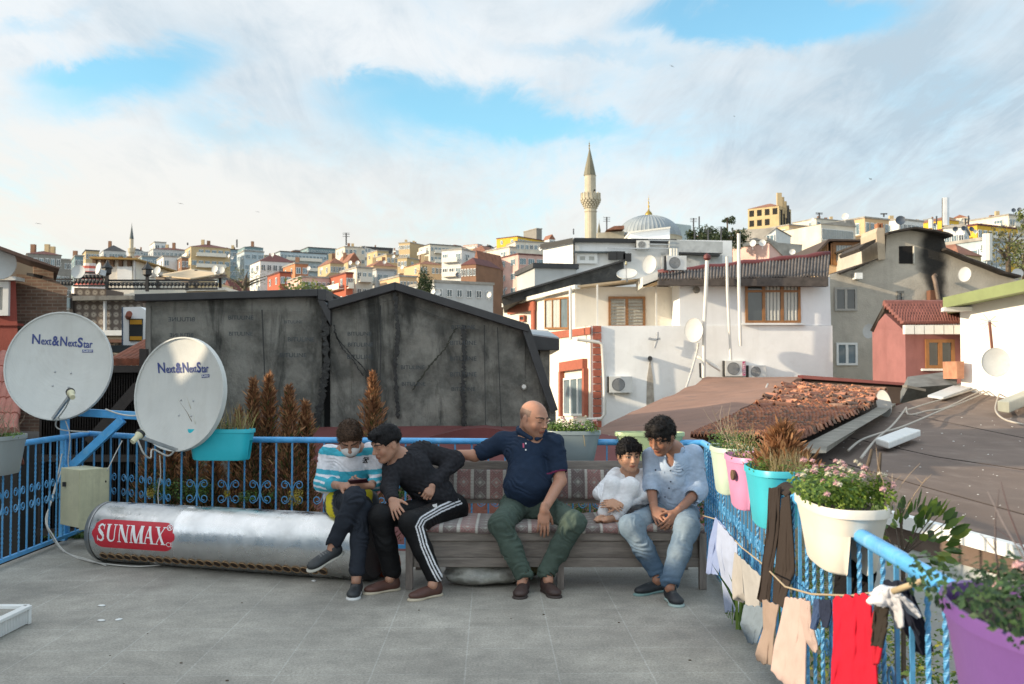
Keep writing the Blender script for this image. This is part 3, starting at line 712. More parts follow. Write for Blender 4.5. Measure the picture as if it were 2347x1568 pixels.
# unseen block added to shade the terrace, steps and gaps shaped for sun patches
def shade_block():
 t=thing('added_shade_block',(-9,3,0),'unseen white block added beside the terrace to shade it, stepped for sun patches','building')
 mb=MB(); M_=mat('white_render',(.62,.62,.60),.85,.1,2,.3)
 for y0,y1,h in[(-9,-1.6,2.8),(-1.6,.9,2.95),(.9,1.4,2.75),(1.4,2.6,2.95),(2.6,4.9,2.92),(4.9,5.27,2.88),(5.27,5.35,3.4),(5.35,5.5,2.66),(5.5,5.62,3.45),(5.62,5.7,3.5),(5.7,5.95,3.62),(5.95,6.15,3.40),(6.15,7.1,3.45),(7.1,7.45,2.85),(7.45,7.58,3.3),(7.58,7.76,2.70),(7.76,8.1,3.12),(8.1,9.3,3.9),(9.3,13.5,6.0)]:
  mb.obox((-12,y0,-12),(4,0,0),(0,y1-y0,0),(0,0,h+12))
 mb.obox((-12,7.58,2.98),(4,0,0),(0,.18,0),(0,0,.3)); mb.obox((-12,5.35,2.86),(4,0,0),(0,.15,0),(0,0,.58))
 mb.build('wall',M_,t)
shade_block()
# neighbouring houses
def slab(mb,pts,th,m=0,off=None):
 """outline points (3D) given a real thickness going back"""
 return mb.prism(pts,off if off is not None else(0,th,0),m)
def Zp(zone,Y,*xy):return[WZ(zone,x,y,Y) for x,y in xy]
M_brownfr=mat('brown_window_frame',(.26,.115,.035),.5,.15,8,.1)
M_whitefr=mat('white_window_frame',(.74,.74,.72),.5,.06,8)
M_glass=mat('window_glass',(.035,.045,.05),.08,.3,1.5,0,spec=.8)
M_glass2=mat('pale_window_glass',(.16,.21,.24),.10,.3,1.5,0,spec=.8)
M_curtain=mat('white_net_curtain',(.50,.50,.46),.9,.2,7,.4,9,stretch=(9,9,.4))
M_wht=mat('white_house_paint',(.80,.80,.79),.85,.06,1.5,.15,25,streak=.18,scol=(.45,.42,.37),dirt=.12,dcol=(.55,.52,.46))
M_wht2=mat('warm_white_paint',(.70,.66,.58),.85,.07,1.5,.15,25,streak=.25,scol=(.42,.36,.29))
M_redtrim=mat('red_cladding',(.34,.095,.055),.6,.15,6,.25,40)
M_dkfascia=mat('black_metal_fascia',(.028,.028,.03),.5,.25,6,.2)
M_corr=mat('old_corrugated_roofing',(.10,.085,.078),.85,.4,5,.4,30,streak=.5,scol=(.20,.17,.15))
M_mcap=mat('maroon_ridge_paint',(.115,.022,.022),.6,.2,5)
M_clay=mat('clay_tile',(.27,.09,.05),.85,.3,6,.4,40,dirt=.45,dcol=(.10,.055,.04))
M_felt=mat('brown_roofing_felt',(.155,.110,.088),.9,.2,1.0,.6,90,dirt=.5,dcol=(.215,.17,.14))
M_felt2=mat('reddish_roofing_felt',(.25,.14,.10),.9,.2,.9,.6,60,dirt=.5,dcol=(.15,.095,.08))
M_maroon=mat('maroon_roof_sheet',(.14,.040,.038),.85,.15,2,.4,50,dirt=.3,dcol=(.09,.03,.03))
M_pipe=mat('white_pipe_paint',(.66,.64,.59),.5,.08,5,0,streak=.3,scol=(.42,.34,.26))
def window(parent,c,ux,n,w,h,cols=2,transom=0,fm=None,gm=None,fw=.055,curtain=False,sill=False,name='window'):
 """c: centre on the wall face; ux along the wall; n outward"""
 c,ux,n=Vector(c),Vector(ux).normalized(),Vector(n).normalized(); uz=Vector((0,0,1)); fm=fm or M_brownfr
 def bx(mb,x0,x1,z0,z1,d0,d1):mb.obox(c+ux*x0+uz*z0+n*d0,ux*(x1-x0),uz*(z1-z0),n*(d1-d0))
 mb=MB()
 bx(mb,-w/2,-w/2+fw,-h/2,h/2,.0,.06); bx(mb,w/2-fw,w/2,-h/2,h/2,.0,.06)
 bx(mb,-w/2+fw,w/2-fw,-h/2,-h/2+fw,.0,.06); bx(mb,-w/2+fw,w/2-fw,h/2-fw,h/2,.0,.06)
 for i in range(1,cols):
  x=-w/2+w*i/cols; bx(mb,x-fw*.6,x+fw*.6,-h/2+fw,h/2-fw,.0,.056)
 if transom:
  z=h/2-h*transom; last=-w/2+fw
  for i in range(1,cols+1):
   x=-w/2+w*i/cols; e=x-fw*.6 if i<cols else w/2-fw
   bx(mb,last,e,z-fw*.45,z+fw*.45,.0,.052); last=x+fw*.6
 f=mb.build(name,fm,parent)
 mb=MB(); bx(mb,-w/2+.02,w/2-.02,-h/2+.02,h/2-.02,.004,.022); mb.build('pane',gm or M_glass,f)
 if curtain:
  mb=MB(); s0=-w/2+w*(1/cols if cols>2 else.05); s1=w/2-w*.06
  k=26
  def fn(u,v):return c+ux*(s0+(s1-s0)*u)+uz*(-h/2+.05+(h-.1)*v)+n*(.026+.006*math.sin(u*60))
  mb.grid(fn,120,1); mb.build('curtain',M_curtain,f)
 if sill:
  mb=MB(); bx(mb,-w/2-.12,w/2+.12,-h/2-.06,-h/2-.003,.0,.12); mb.build('sill',M_whitefr,f)
 return f
def acunit(c,ux,n,w,label,group='air conditioning units on the white house',h=None,brand=None,name='air_conditioner'):
 c,ux,n=Vector(c),Vector(ux).normalized(),Vector(n).normalized(); h=h or w*.70; uz=Vector((0,0,1)); d=w*.36
 t=thing(name,c-uz*h/2,label,'air conditioner',group)
 MB().obox(c-ux*w/2-uz*h/2,ux*w,uz*h,n*d).build('casing',mat('ac_casing',(.62,.62,.60),.5,.08,5),t,bevel=.008)
 M=basis(n); r=h*.40
 fc=c+n*(d+.004)-ux*w*.10
 mb=MB(); mb.lathe(fc,[(r,0),(r,.01),(r*.94,.01),(r*.92,.004),(.001,.004)],24,0,M); g=mb.build('fan_grille',mat('ac_grille',(.16,.165,.17),.6,.1),t,smooth=40)
 mb=MB()
 for i in range(4):mb.lathe(fc,[(r*(.25+.18*i),.012),(r*(.25+.18*i)+.004,.012)],20,0,M)
 mb.build('grille_ring',M_whitefr,g)
 mb=MB(); mb.obox(c-ux*w*.5-uz*h*.5-ux*.01,-ux*.03+ux*.0,uz*h,n*d*.9); mb.build('side_vent',M_black,t)
 mb=MB()
 for s in(-.35,.35):mb.obox(c+ux*w*s-uz*(h/2+.035),ux*.03,uz*.02,n*(d+.02))
 mb.build('wall_bracket',M_zinc,t)
 if brand:
  p=c+n*(d+.003)+ux*w*.40; MB().obox(p-ux*w*.065-uz*h*.45,ux*w*.14,uz*h*.9,n*.004).build('brand_strip',mat('magenta_strip',(.42,.02,.12),.5,0),t)
  Mx=Matrix.Translation(p+n*.006+ux*.004)@Matrix((uz,-ux,n)).transposed().to_4x4()
  text_part(brand,h*.78,w*.09,Mx,'lettering',M_lblw,t,lift=.0,bold=.015)
 return t
def smalldish(u,v,Y,rx,label,n=(-.3,-1,.25),ry=None,group='small satellite dishes on the neighbouring houses',m=None,roll=0):
 c=W(u,v,Y); s=Y/FL
 return dish(c,n,rx*s,(ry or rx*1.08)*s,label,group=group,mats=m or mat('weathered_dish',(.50,.50,.48),.55,.12,3,0,dirt=.3,dcol=(.34,.30,.25)),detail=24,roll=roll)
 # black bitumen clad house
def black_house():
 Y=13.0
 t=thing('black_clad_house',W(800,1000,Y)+Vector((0,3,0)),'house end wall covered in stained black bitumen sheet, behind the thuja shrubs','house')
 m=bpy.data.materials.new('bitumen_sheet'); m.use_nodes=True; nt=m.node_tree; N=nt.nodes; L=nt.links; b=N['Principled BSDF']
 tc=N.new('ShaderNodeTexCoord')
 def noise(s,d,r,st=None,dist=0):
  n=N.new('ShaderNodeTexNoise'); n.inputs['Scale'].default_value=s; n.inputs['Detail'].default_value=d; n.inputs['Roughness'].default_value=r; n.inputs['Distortion'].default_value=dist
  q=N.new('ShaderNodeMapping'); q.inputs['Scale'].default_value=st or(1,1,1); L.new(tc.outputs['Object'],q.inputs[0]); L.new(q.outputs[0],n.inputs[0]); return n.outputs[0]
 def mr(src,a,b_,c,d):
  n=N.new('ShaderNodeMapRange'); n.interpolation_type='SMOOTHSTEP'; n.inputs[1].default_value=a; n.inputs[2].default_value=b_; n.inputs[3].default_value=c; n.inputs[4].default_value=d; L.new(src,n.inputs[0]); return n.outputs[0]
 def mix(f,a,c2,isrc=True):
  x=N.new('ShaderNodeMix'); x.data_type='RGBA'; L.new(f,x.inputs[0]); (L.new(a,x.inputs[6]) if not isinstance(a,tuple) else x.inputs.__getitem__(6).__setattr__('default_value',a)); x.inputs[7].default_value=c2; return x.outputs[2]
 c=mix(mr(noise(1.6,8,.68),.35,.65,0,1),(.080,.078,.068,1),(.24,.23,.20,1))
 c=mix(mr(noise(1,7,.66,(1.5,1,.33),.9),.50,.64,0,.9),c,(.020,.021,.018,1))
 c=mix(mr(noise(1,8,.7,(9,1,.8),.5),.55,.72,0,.55),c,(.03,.03,.026,1))
 c=mix(mr(noise(1,7,.7,(5,1,.5),.3),.55,.75,0,.6),c,(.055,.052,.032,1))
 c=mix(mr(noise(4,8,.75),.56,.70,0,.5),c,(.16,.165,.155,1))
 L.new(c,b.inputs['Base Color']); b.inputs['Roughness'].default_value=.72
 bp=N.new('ShaderNodeBump'); bp.inputs['Strength'].default_value=.9; bp.inputs['Distance'].default_value=.04; L.new(noise(9,8,.7,(1,1,.6)),bp.inputs['Height']); L.new(bp.outputs[0],b.inputs['Normal'])
 P=lambda u,v,y=Y:W(u,v,y)
 def fill(name,pts,off=(0,5,0),mm=m):
  mb=MB(); mb.prism(pts,off); return mb.build(name,mm,t)
 def sheet(u0,u1,topf,botv,nm):
  from mathutils import noise as mn
  mb=MB(); nu,nv=90,60
  def fn(a,c_):
   u=u0+(u1-u0)*a; vt=topf(u); v=botv+(vt-botv)*c_; p=W(u,v,Y)
   q=Vector((p.x*1.1,0,p.z*.7)); d=.05*mn.noise(q)+.03*mn.noise(q*3.1)+.018*abs(mn.noise(Vector((p.x*5,0,p.z*1.5))))
   return p+Vector((0,-.06-abs(d),0))
  mb.grid(fn,nu,nv); return mb.build(nm,m,t,smooth=True)
 topL=lambda u:693-(u-335)*.0585;
 def topR(u):return 703-(u-757)*(53/148) if u<905 else 652+(u-905)*(92/300)
 fill('wall',[P(335,1500),P(335,690),P(742,667),P(742,1500)])
 fill('wall',[P(757,1500),P(757,702),P(905,651),P(1205,744),P(1274,945),P(1274,1500)])
 sheet(338,740,topL,1030,'bitumen_sheet')
 sheet(759,1203,topR,1030,'bitumen_sheet')
 mb=MB(); mb.prism([P(1203,1030,Y-.05),P(1203,745,Y-.05),P(1272,945,Y-.05),P(1274,1030,Y-.05)],(0,.1,0)); mb.build('bitumen_sheet',m,t)
 fill('downpipe_recess',[P(742,1040,Y+.05),P(742,667,Y+.05),P(757,700,Y+.05),P(757,1040,Y+.05)],(0,4,0),mat('deep_bitumen',(.012,.012,.012),.8,.2))
 rs=np.random.RandomState(4)
 def run(pts,w,nm,mm):
  for a,c_ in zip(pts,pts[1:]):
   pass
  mb=MB(); vs=[]; k=len(pts)
  for i,(u,v,ww) in enumerate(pts):
   p=W(u,v,Y-.135); vs+=[p+Vector((-ww*.006,0,0)),p+Vector((ww*.006,0,0))]
  mb.add([x+Vector((0,.02,0)) for x in vs]+vs,[(2*i+2*k,2*i+1+2*k,2*i+3+2*k,2*i+2+2*k) for i in range(k-1)]+[(2*i,2*i+2,2*i+2+2*k,2*i+2*k) for i in range(k-1)]+[(2*i+1,2*i+1+2*k,2*i+3+2*k,2*i+3) for i in range(k-1)])
  mb.build(nm,mm,t)
 tar=mat('tar_run',(.012,.012,.011),.45,.3,6,.5,20)
 def jag(pts,w,n=16,j=3):
  out=[]
  for(a,b_) in zip(pts,pts[1:]):
   for i in range(n):
    f=i/n; out.append((a[0]+(b_[0]-a[0])*f+rs.uniform(-j,j)*.5,a[1]+(b_[1]-a[1])*f,w*rs.uniform(.5,1.5)))
  out.append((*pts[-1],w*.4)); return out
 run(jag([(764,745),(772,775),(800,808),(835,845),(850,868)],1.5),1,'tar_run',tar)
 run(jag([(766,760),(785,800),(812,830),(832,862)],1.2),1,'tar_run',tar)
 run(jag([(1045,752),(1020,800),(985,838),(945,895)],2.2,j=4),1,'tar_run',mat('mossy_run',(.035,.035,.024),.8,.3,9))
 run(jag([(905,670),(912,760),(905,850),(912,960)],4,24,4),1,'tar_run',tar)
 run(jag([(1062,745),(1064,830),(1060,900),(1066,1000)],4.5,24,5),1,'tar_run',tar)
 run(jag([(744,690),(748,830),(740,900),(722,985)],7,24,6),1,'tar_run',tar)
 seam=mat('sheet_seam',(.035,.036,.034),.7,.2)
 for u0,v0,u1,v1 in[(600,710,612,1000),(505,714,598,718),(340,702,740,716),(872,700,872,1000),(1110,745,1113,1000),(1140,750,1150,1000),(760,712,900,688),(915,690,1010,728),(1010,728,1100,757),(1100,757,1160,762)]:
  run([(u0,v0,1.0),((u0+u1)/2,(v0+v1)/2,.8),(u1,v1,1.0)],1,'sheet_seam',seam)
 M_pr=mat('faded_print',(.05,.058,.062),.8,.4,9)
 for u,v,s,fl in[(416,732,1,1),(416,768,.9,1),(552,728,.95,0),(552,765,.9,0),(672,738,.7,0),(690,778,1,0),(672,814,1,0),(824,765,.9,0),(826,790,.95,0),(826,818,1,0),(946,842,.9,0),(948,880,.9,0),(1062,750,.9,0),(1062,786,1,0),(1062,822,1,0),(1062,858,1,0),(1062,892,.9,0)]:
  p=W(u,v,Y-.155); M=Matrix.Translation(p)@Matrix(((-1 if fl else 1,0,0),(0,0,1),(0,1,0))).to_4x4()
  text_part('BITULINE',.34*s,.055*s,M,'faded_lettering',M_pr,t,lift=0,bold=.01)
 def band(a,b_,w,nm='fascia',y0=Y-.22,d=.5):
  MB().prism([W(a[0],a[1],y0),W(b_[0],b_[1],y0),W(b_[0],b_[1]+w,y0),W(a[0],a[1]+w,y0)],(0,d,0)).build(nm,M_dkfascia,t,bevel=.008)
 band((308,674),(728,662),17); band((728,662),(747,663),26)
 band((752,690),(905,646),19,y0=Y-.23); band((905,646),(1212,743),19,y0=Y-.228)
 MB().prism([W(728,688,Y-.21),W(742,688,Y-.21),W(757,712,Y-.21),W(757,745,Y-.21)],(0,.3,0)).build('fascia',M_dkfascia,t)
 MB().prism([W(1196,752,Y-.21),W(1212,743,Y-.21),W(1279,940,Y-.21),W(1262,946,Y-.21)],(0,.4,0)).build('edge_trim',M_dkfascia,t)
 MB().prism([W(335,700,Y-.1),W(345,700,Y-.1),W(345,1000,Y-.1),W(335,1000,Y-.1)],(0,.3,0)).build('corner_strip',M_conc,t)
 mb=MB(); c0=W(1201,886,Y-.16); mb.lathe(c0,[(.042,0),(.042,-.06),(.030,-.06),(.028,0),(.001,.0)],20,0,Matrix(((1,0,0),(0,0,-1),(0,1,0)))); mb.build('vent_pipe',M_pipe,t,smooth=40)
 MB().prism([P(322,676),P(745,664),P(745,671),P(322,683)],(0,5.2,0)).build('roof',M_dkfascia,t)
 MB().prism([P(754,693),P(905,648),P(1208,744),P(1208,750),P(905,655),P(754,700)],(0,5.2,0)).build('roof',M_dkfascia,t)
 MB().prism([W(1215,768,15),W(1282,777,15),W(1282,803,15),W(1222,803,15)],(0,3,0)).build('dormer_cap',M_dkfascia,t,bevel=.01)
 MB().prism([W(1238,803,15.2),W(1260,803,15.2),W(1260,1000,15.2),W(1238,1000,15.2)],(0,2.5,0)).build('dormer_wall',mat('rough_stone',(.23,.21,.18),.9,.3,8,.8,15),t)
 MB().prism([W(1215,768,15),W(1282,777,15),W(1255,760,17),W(1205,757,17)],(0,0,.02)).build('dormer_top',mat('grey_sheet_metal',(.28,.31,.33),.5,.1),t)
black_house()
# maroon lower roof and neighbours just behind the fence
def sheetpatch(rows,nu,nv,relief=0,thick=.12,sc=.6):
 """rows: list of (left point, right point); returns thick patch mesh builder"""
 from mathutils import noise as mn
 mb=MB(); K=len(rows)-1
 def top(u,v):
  s=v*K; i=min(int(s),K-1); f=s-i; a=rows[i][0].lerp(rows[i+1][0],f); b=rows[i][1].lerp(rows[i+1][1],f); p=a.lerp(b,u)
  return p+Vector((0,0,relief*mn.noise(Vector((p.x*sc,p.y*sc,0)))))
 mb.grid(top,nu,nv); mb.grid(lambda u,v:top(1-u,v)-Vector((0,0,thick)),nu,nv)
 for f in(lambda u,v:top(u,0)-Vector((0,0,thick*(1-v))),lambda u,v:top(1-u,1)-Vector((0,0,thick*(1-v)))):mb.grid(f,nu,1)
 for f in(lambda u,v:top(0,1-u)-Vector((0,0,thick*(1-v))),lambda u,v:top(1,u)-Vector((0,0,thick*(1-v)))):mb.grid(f,nv,1)
 return mb
t=thing('maroon_roofed_house',(-.6,11.5,-6),'low house with a maroon sheet roof right behind the railing and bench','house')
sheetpatch([(Vector((-3.0,9.4,-.15)),Vector((2.2,9.3,-.15))),(Vector((-3.0,12.0,.66)),Vector((1.75,12.0,.66))),(W(730,978,12.9),W(1290,978,12.9))],30,20,.02,.1).build('roof',M_maroon,t,smooth=40)
MB().prism([W(985,1001,12.2),W(1040,988,12.2),W(1065,983,12.2),W(1110,980,12.2),W(1150,985,12.2),W(1195,1001,12.2),W(1195,1030,12.2),W(985,1030,12.2)],(0,.6,0)).build('roof_hump',M_maroon,t)
MB().box((-.4,11.3,-6.2),(5.2,3.6,12)).build('wall',mat('shaded_render',(.20,.17,.15),.9,.2,2),t)  # wall in one even brown-grey
mb=MB()
for i in range(9):
 for k in range(3):
  mb.lathe(Vector((-.75+i*.13+(k%2)*.065,8.75+k*.03,.26+k*.055)),[(.07,0),(.07,.012),(.001,.012)],16,0,Matrix(((1,0,0),(0,0,-1),(0,1,0))))
mb.build('scalloped_tile',mat('pink_clay',(.42,.17,.12),.85,.2,8),t,smooth=40)
def left_yard():
 t=thing('slatted_screen',W(280,1000,11.5),'dark brown slatted timber screen between the two large dishes','screen')
 md=mat('dark_stained_timber',(.028,.020,.016),.6,.3,5,.3)
 p0,p1=W(90,1250,11.6),W(345,1250,11.6); zt=W(230,846,11.6).z
 for z in(zt,.55,-.3):MB().bar((p0.x,11.55,z),(p1.x,11.55,z),.05,.08).build('rail',md,t)
 n=44
 for i in range(n):
  x=p0.x+(p1.x-p0.x)*i/(n-1); MB().box((x,11.62,(zt-1.4)/2),(.052,.03,zt+1.4)).build('slat',md,t)
 mb=MB(); mb.bar(W(205,1015,11.4),W(318,885,11.4),.06,.12); mb.build('stair_stringer',md,t)
 mb=MB(); mb.bar(W(330,800,11.4),W(330,1180,11.4),.08,.08); mb.build('post',md,t)
 t=thing('tiled_shed',W(270,1100,14),'low shed with a row of clay ridge tiles under the white panel building','shed')
 for i in range(8):
  p=W(255+i*13,830,13.2); mb=MB(); mb.tube([p,p+Vector((.02,1.2,.3))],.055,10); mb.build('tile',M_clay,t,smooth=40)
 a,b=W(225,838,13.3),W(350,838,13.3)
 MB().obox((a.x,13.35,-3),(b.x-a.x,0,0),(0,1.5,0),(0,0,a.z+3)).build('wall',mat('near_black_wall',(.03,.026,.024),.9,.2),t)  # one even near-black wall below the tile row
 t=thing('pink_tiled_roof_house',W(0,1100,12),'corner of a house roof with salmon pantiles at the left edge','house')
 for k in range(7):
  u0=-62+k*15
  for j in range(5):
   a=W(u0+j*5,990-j*36,11+j*.35); b=W(u0+(j+1)*5,952-j*36,11.35+j*.35)
   mb=MB(); mb.tube([a,a.lerp(b,.5)+Vector((0,0,.02)),b+Vector((0,0,-.01))],[.062,.055,.046],10); mb.build('pantile',M_pink,t,smooth=40)
 MB().prism([W(-150,1010,11.8),W(38,1010,11.8),W(15,840,13.0),W(-150,800,13.0)],(0,.2,-.3)).build('roof_board',M_pink,t)
 MB().prism([W(-150,1010,11.9),W(40,1010,11.9),W(40,1300,11.9),W(-150,1300,11.9)],(0,2,0)).build('wall',mat('dark_yard_wall',(.05,.045,.04),.9,.2),t)
M_pink=mat('salmon_clay',(.42,.16,.12),.8,.2,6,.3,40)
left_yard()
# red and brick house at far left
def red_house():
 Y=16.0
 t=thing('red_brick_house',W(60,1000,Y+2),'red painted house with a brick side wall and sloping eave at the left edge','house')
 M_r=mat('red_house_paint',(.27,.062,.045),.85,.12,2,.2,30,streak=.2,scol=(.16,.04,.035))
 m=mat('old_brick',(.20,.13,.095),.9,.2,5,0); nt=m.node_tree; N=nt.nodes; L=nt.links
 tc=N.new('ShaderNodeTexCoord'); mp=N.new('ShaderNodeMapping'); mp.inputs['Rotation'].default_value=(R(90),0,0); L.new(tc.outputs['Object'],mp.inputs[0])
 br=N.new('ShaderNodeTexBrick'); br.inputs['Scale'].default_value=1; br.inputs['Brick Width'].default_value=.17; br.inputs['Row Height'].default_value=.055; br.inputs['Mortar Size'].default_value=.008
 br.inputs['Color1'].default_value=(.25,.155,.11,1); br.inputs['Color2'].default_value=(.17,.105,.075,1); br.inputs['Mortar'].default_value=(.27,.22,.17,1); L.new(mp.outputs[0],br.inputs[0])
 n=N.new('ShaderNodeTexNoise'); n.inputs['Scale'].default_value=2.5; n.inputs['Detail'].default_value=7; L.new(tc.outputs['Object'],n.inputs[0])
 hs=N.new('ShaderNodeHueSaturation'); r=N.new('ShaderNodeMapRange'); r.inputs[1].default_value=.3; r.inputs[2].default_value=.7; r.inputs[3].default_value=.6; r.inputs[4].default_value=1.35; L.new(n.outputs[0],r.inputs[0]); L.new(r.outputs[0],hs.inputs['Value']); L.new(br.outputs['Color'],hs.inputs['Color']); L.new(hs.outputs[0],N['Principled BSDF'].inputs['Base Color'])
 z=lambda x,y,yy=Y:WZ(15,x,y,yy)
 MB().prism([z(-700,560,Y-.4),z(235,560,Y-.4),z(262,1330,Y-.4),z(262,3200,Y-.4),z(-700,3200,Y-.4)],(-1.6,3,0)).build('wall',M_r,t)
 MB().prism([z(-700,1215,Y-.43),z(262,1215,Y-.43),z(262,1250,Y-.43),z(-700,1250,Y-.43)],(0,.2,0)).build('string_course',M_r,t)
 MB().prism([z(245,480),z(500,500),z(800,560),z(1015,690),z(1000,800),z(975,3200),z(245,3200)],(-1.6,3.2,0)).build('brick_wall',m,t)
 MB().prism([z(500,335,Y+.02),z(800,370,Y+.02),z(800,600,Y+.02),z(500,600,Y+.02)],(-1.6,3.1,0)).build('brick_wall',m,t)
 MB().prism([z(-700,40,Y+.15),z(0,110,Y+.15),z(500,320,Y+.15),z(500,620,Y+.15),z(-700,620,Y+.15)],(-1.8,3.5,0)).build('gable_wall',mat('grey_render',(.22,.21,.19),.9,.15,2),t)
 MB().prism([z(-700,-250,Y-.7),z(0,60,Y-.7),z(890,385,Y-.7),z(890,400,Y-.7),z(450,270,Y-.7),z(0,110,Y-.7),z(-700,-200,Y-.7)],(-2.2,4.5,0)).build('roof',mat('dark_eave',(.05,.025,.022),.7,.2),t)
 MB().prism([z(-700,505,Y-.55),z(230,515,Y-.55),z(230,570,Y-.55),z(-700,565,Y-.55)],(0,.3,0)).build('gutter',M_white,t)
 MB().prism([z(400,460,Y-.3),z(500,470,Y-.3),z(500,520,Y-.3),z(395,500,Y-.3)],(0,.6,0)).build('roof_edge',M_dkfascia,t)
 c=z(15,850,Y-.4); s=Y/FL*.153
 window(t,c,(1,0,0),(0,-1,0),270*s,500*s,1,0,M_whitefr,M_glass2,.09,curtain=True)
red_house()
smalldish(0,604,15.4,34,'large white dish under the eave of the red and brick house',(.35,-1,.2))
# brown patterned house with roof terrace
def pattern_house():
 Y=22.0
 t=thing('patterned_house',WZ(15,1600,2200,Y+3),'house clad in brown tiles printed with pale flower rounds, roof terrace on top','house')
 m=bpy.data.materials.new('flower_tiles'); m.use_nodes=True; nt=m.node_tree; N=nt.nodes; L=nt.links; b=N['Principled BSDF']; b.inputs['Roughness'].default_value=.6
 s15=.153*Y/FL; per=112*s15
 tc=N.new('ShaderNodeTexCoord'); mp=N.new('ShaderNodeMapping'); mp.inputs['Scale'].default_value=(1/per,1,1/per); mp.inputs['Location'].default_value=(.02,0,.32); L.new(tc.outputs['Object'],mp.inputs[0])
 fr=N.new('ShaderNodeVectorMath'); fr.operation='FRACTION'; L.new(mp.outputs[0],fr.inputs[0]); sb=N.new('ShaderNodeVectorMath'); sb.operation='SUBTRACT'; L.new(fr.outputs[0],sb.inputs[0]); sb.inputs[1].default_value=(.5,.5,.5)
 ml=N.new('ShaderNodeVectorMath'); ml.operation='MULTIPLY'; L.new(sb.outputs[0],ml.inputs[0]); ml.inputs[1].default_value=(1,0,1)
 ln=N.new('ShaderNodeVectorMath'); ln.operation='LENGTH'; L.new(ml.outputs[0],ln.inputs[0])
 cr=N.new('ShaderNodeValToRGB'); L.new(ln.outputs[1],cr.inputs[0]); e=cr.color_ramp; e.interpolation='CONSTANT'
 dk,lt,md=(.105,.080,.065,1),(.34,.30,.25,1),(.17,.14,.115,1)
 e.elements[0].position=0; e.elements[0].color=md; e.elements[1].position=.10; e.elements[1].color=lt
 for p,c in((.26,md),(.32,lt),(.36,dk)):q=e.elements.new(p); q.color=c
 L.new(cr.outputs[0],b.inputs['Base Color'])
 z=lambda x,y,yy=Y:WZ(15,x,y,yy)
 def P(nm,mm,d,*xy,yy=Y):return MB().prism([z(x,y,yy) for x,y in xy],(0,d,0)).build(nm,mm,t)
 P('wall',m,5,(1090,880),(2140,880),(2140,3000),(1090,3000))
 P('parapet_wall',m,1.0,(1110,682),(1590,700),(1590,805),(1110,805),yy=Y+.05)
 P('cornice',M_conc,.8,(1085,805),(1990,800),(1990,860),(1085,875),yy=Y-.25)
 P('downpipe',M_whitefr,.1,(1545,880),(1572,880),(1572,1330),(1545,1330),yy=Y-.12)
 P('ledge',M_whitefr,.5,(1450,1320),(1830,1320),(1830,1400),(1450,1400),yy=Y-.3)
 P('band',mat('beige_band',(.33,.25,.17),.8),.4,(1500,1412),(1825,1412),(1825,1455),(1500,1455),yy=Y-.25)
 P('band',mat('brown_band',(.16,.08,.055),.8),.4,(1540,1458),(1825,1458),(1825,1505),(1540,1505),yy=Y-.25)
 P('side_panel',mat('dark_brown_panel',(.04,.032,.028),.7),.6,(1040,770),(1085,770),(1090,1100),(1040,1080),yy=Y-.1)
 P('small_window',M_glass2,.1,(985,835),(1040,835),(1040,985),(985,985),yy=Y-.15)
 def rail(x0,x1,y0,y1,nm='fret_railing',yy=Y-.2):
  r=thing('fretwork_railing',z((x0+x1)/2,y1,yy),{1100:'black fretwork railing panel in front of the white wall dish',1590:'black fretwork railing running right of the lamp post',800:'short black fretwork railing by the brick house'}[x0],'railing','black fretwork railings on the roof terrace')
  mb=MB(); mb.bar(z(x0,y0,yy),z(x1,y0,yy),.03,.04); mb.bar(z(x0,y0+34,yy),z(x1,y0+34,yy),.02,.02); mb.bar(z(x0,y1,yy),z(x1,y1,yy),.03,.04); mb.build('rail',M_black,r)
  h=y1-y0-34; n=int((x1-x0)/56); k=0
  mb=MB(); M=Matrix(((1,0,0),(0,0,-1),(0,1,0)))
  for i in range(n+1):
   x=x0+20+i*56*(x1-x0-40)/(n*56) if n else x0
   mb.bar(z(x,y0+34,yy),z(x,y1,yy),.012,.012)
   for yk in([y0+60,y0+60+h*.5] if h>120 else[y0+60]):
    mb.ball(z(x,yk,yy-.01),(.045,.02,.045),8)
   if h>120:mb.ball(z(x+28,y0+60+h*.25,yy),(.025,.015,.06),6)
  mb.build('fretwork',M_black,r)
  return r
 rail(800,1090,560,640); rail(1100,1590,460,655); rail(1590,3260,575,700)
 for x,yt,yb,lb in((1603,400,700,'black post lamp beside the white wall of the roof terrace'),(2205,420,740,'black post lamp left of the canvas awning')):
  r=thing('post_lamp',z(x,yb,Y-.25),lb,'lamp','black post lamps on the roof terrace')
  MB().bar(z(x,yb,Y-.25),z(x,yt+100,Y-.25),.06,.06).build('post',M_black,r)
  c=z(x,yt+70,Y-.25); MB().lathe(c,[(.03,-.05),(.10,0),(.10,.1),(.13,.12),(.03,.24),(.005,.3)],8).build('lantern',M_black,r)
  MB().ball(c+Vector((0,-.0,.05)),.075,8).build('lamp_glass',M_glass2,r)
 r=thing('white_roof_room',z(1700,900,26),'white rooftop room with a brown trimmed roof and blank wall','building')
 MB().prism([z(1385,255,25),z(2010,275,25),z(2010,800,25),z(1385,800,25)],(0,4,0)).build('wall',M_wht2,r)
 MB().prism([z(1335,215,24.7),z(2050,240,24.7),z(2050,262,24.7),z(1335,245,24.7)],(0,5,0)).build('roof',mat('ochre_trim',(.28,.17,.05),.8,.2),r)
 MB().prism([z(1755,365,24.95),z(1975,365,24.95),z(1975,575,24.95),z(1755,575,24.95)],(0,.1,0)).build('blind',M_whitefr,r)
 MB().prism([z(2000,262,24.9),z(2015,262,24.9),z(2015,700,24.9),z(2000,700,24.9)],(0,.1,0)).build('drainpipe',M_zinc,r)
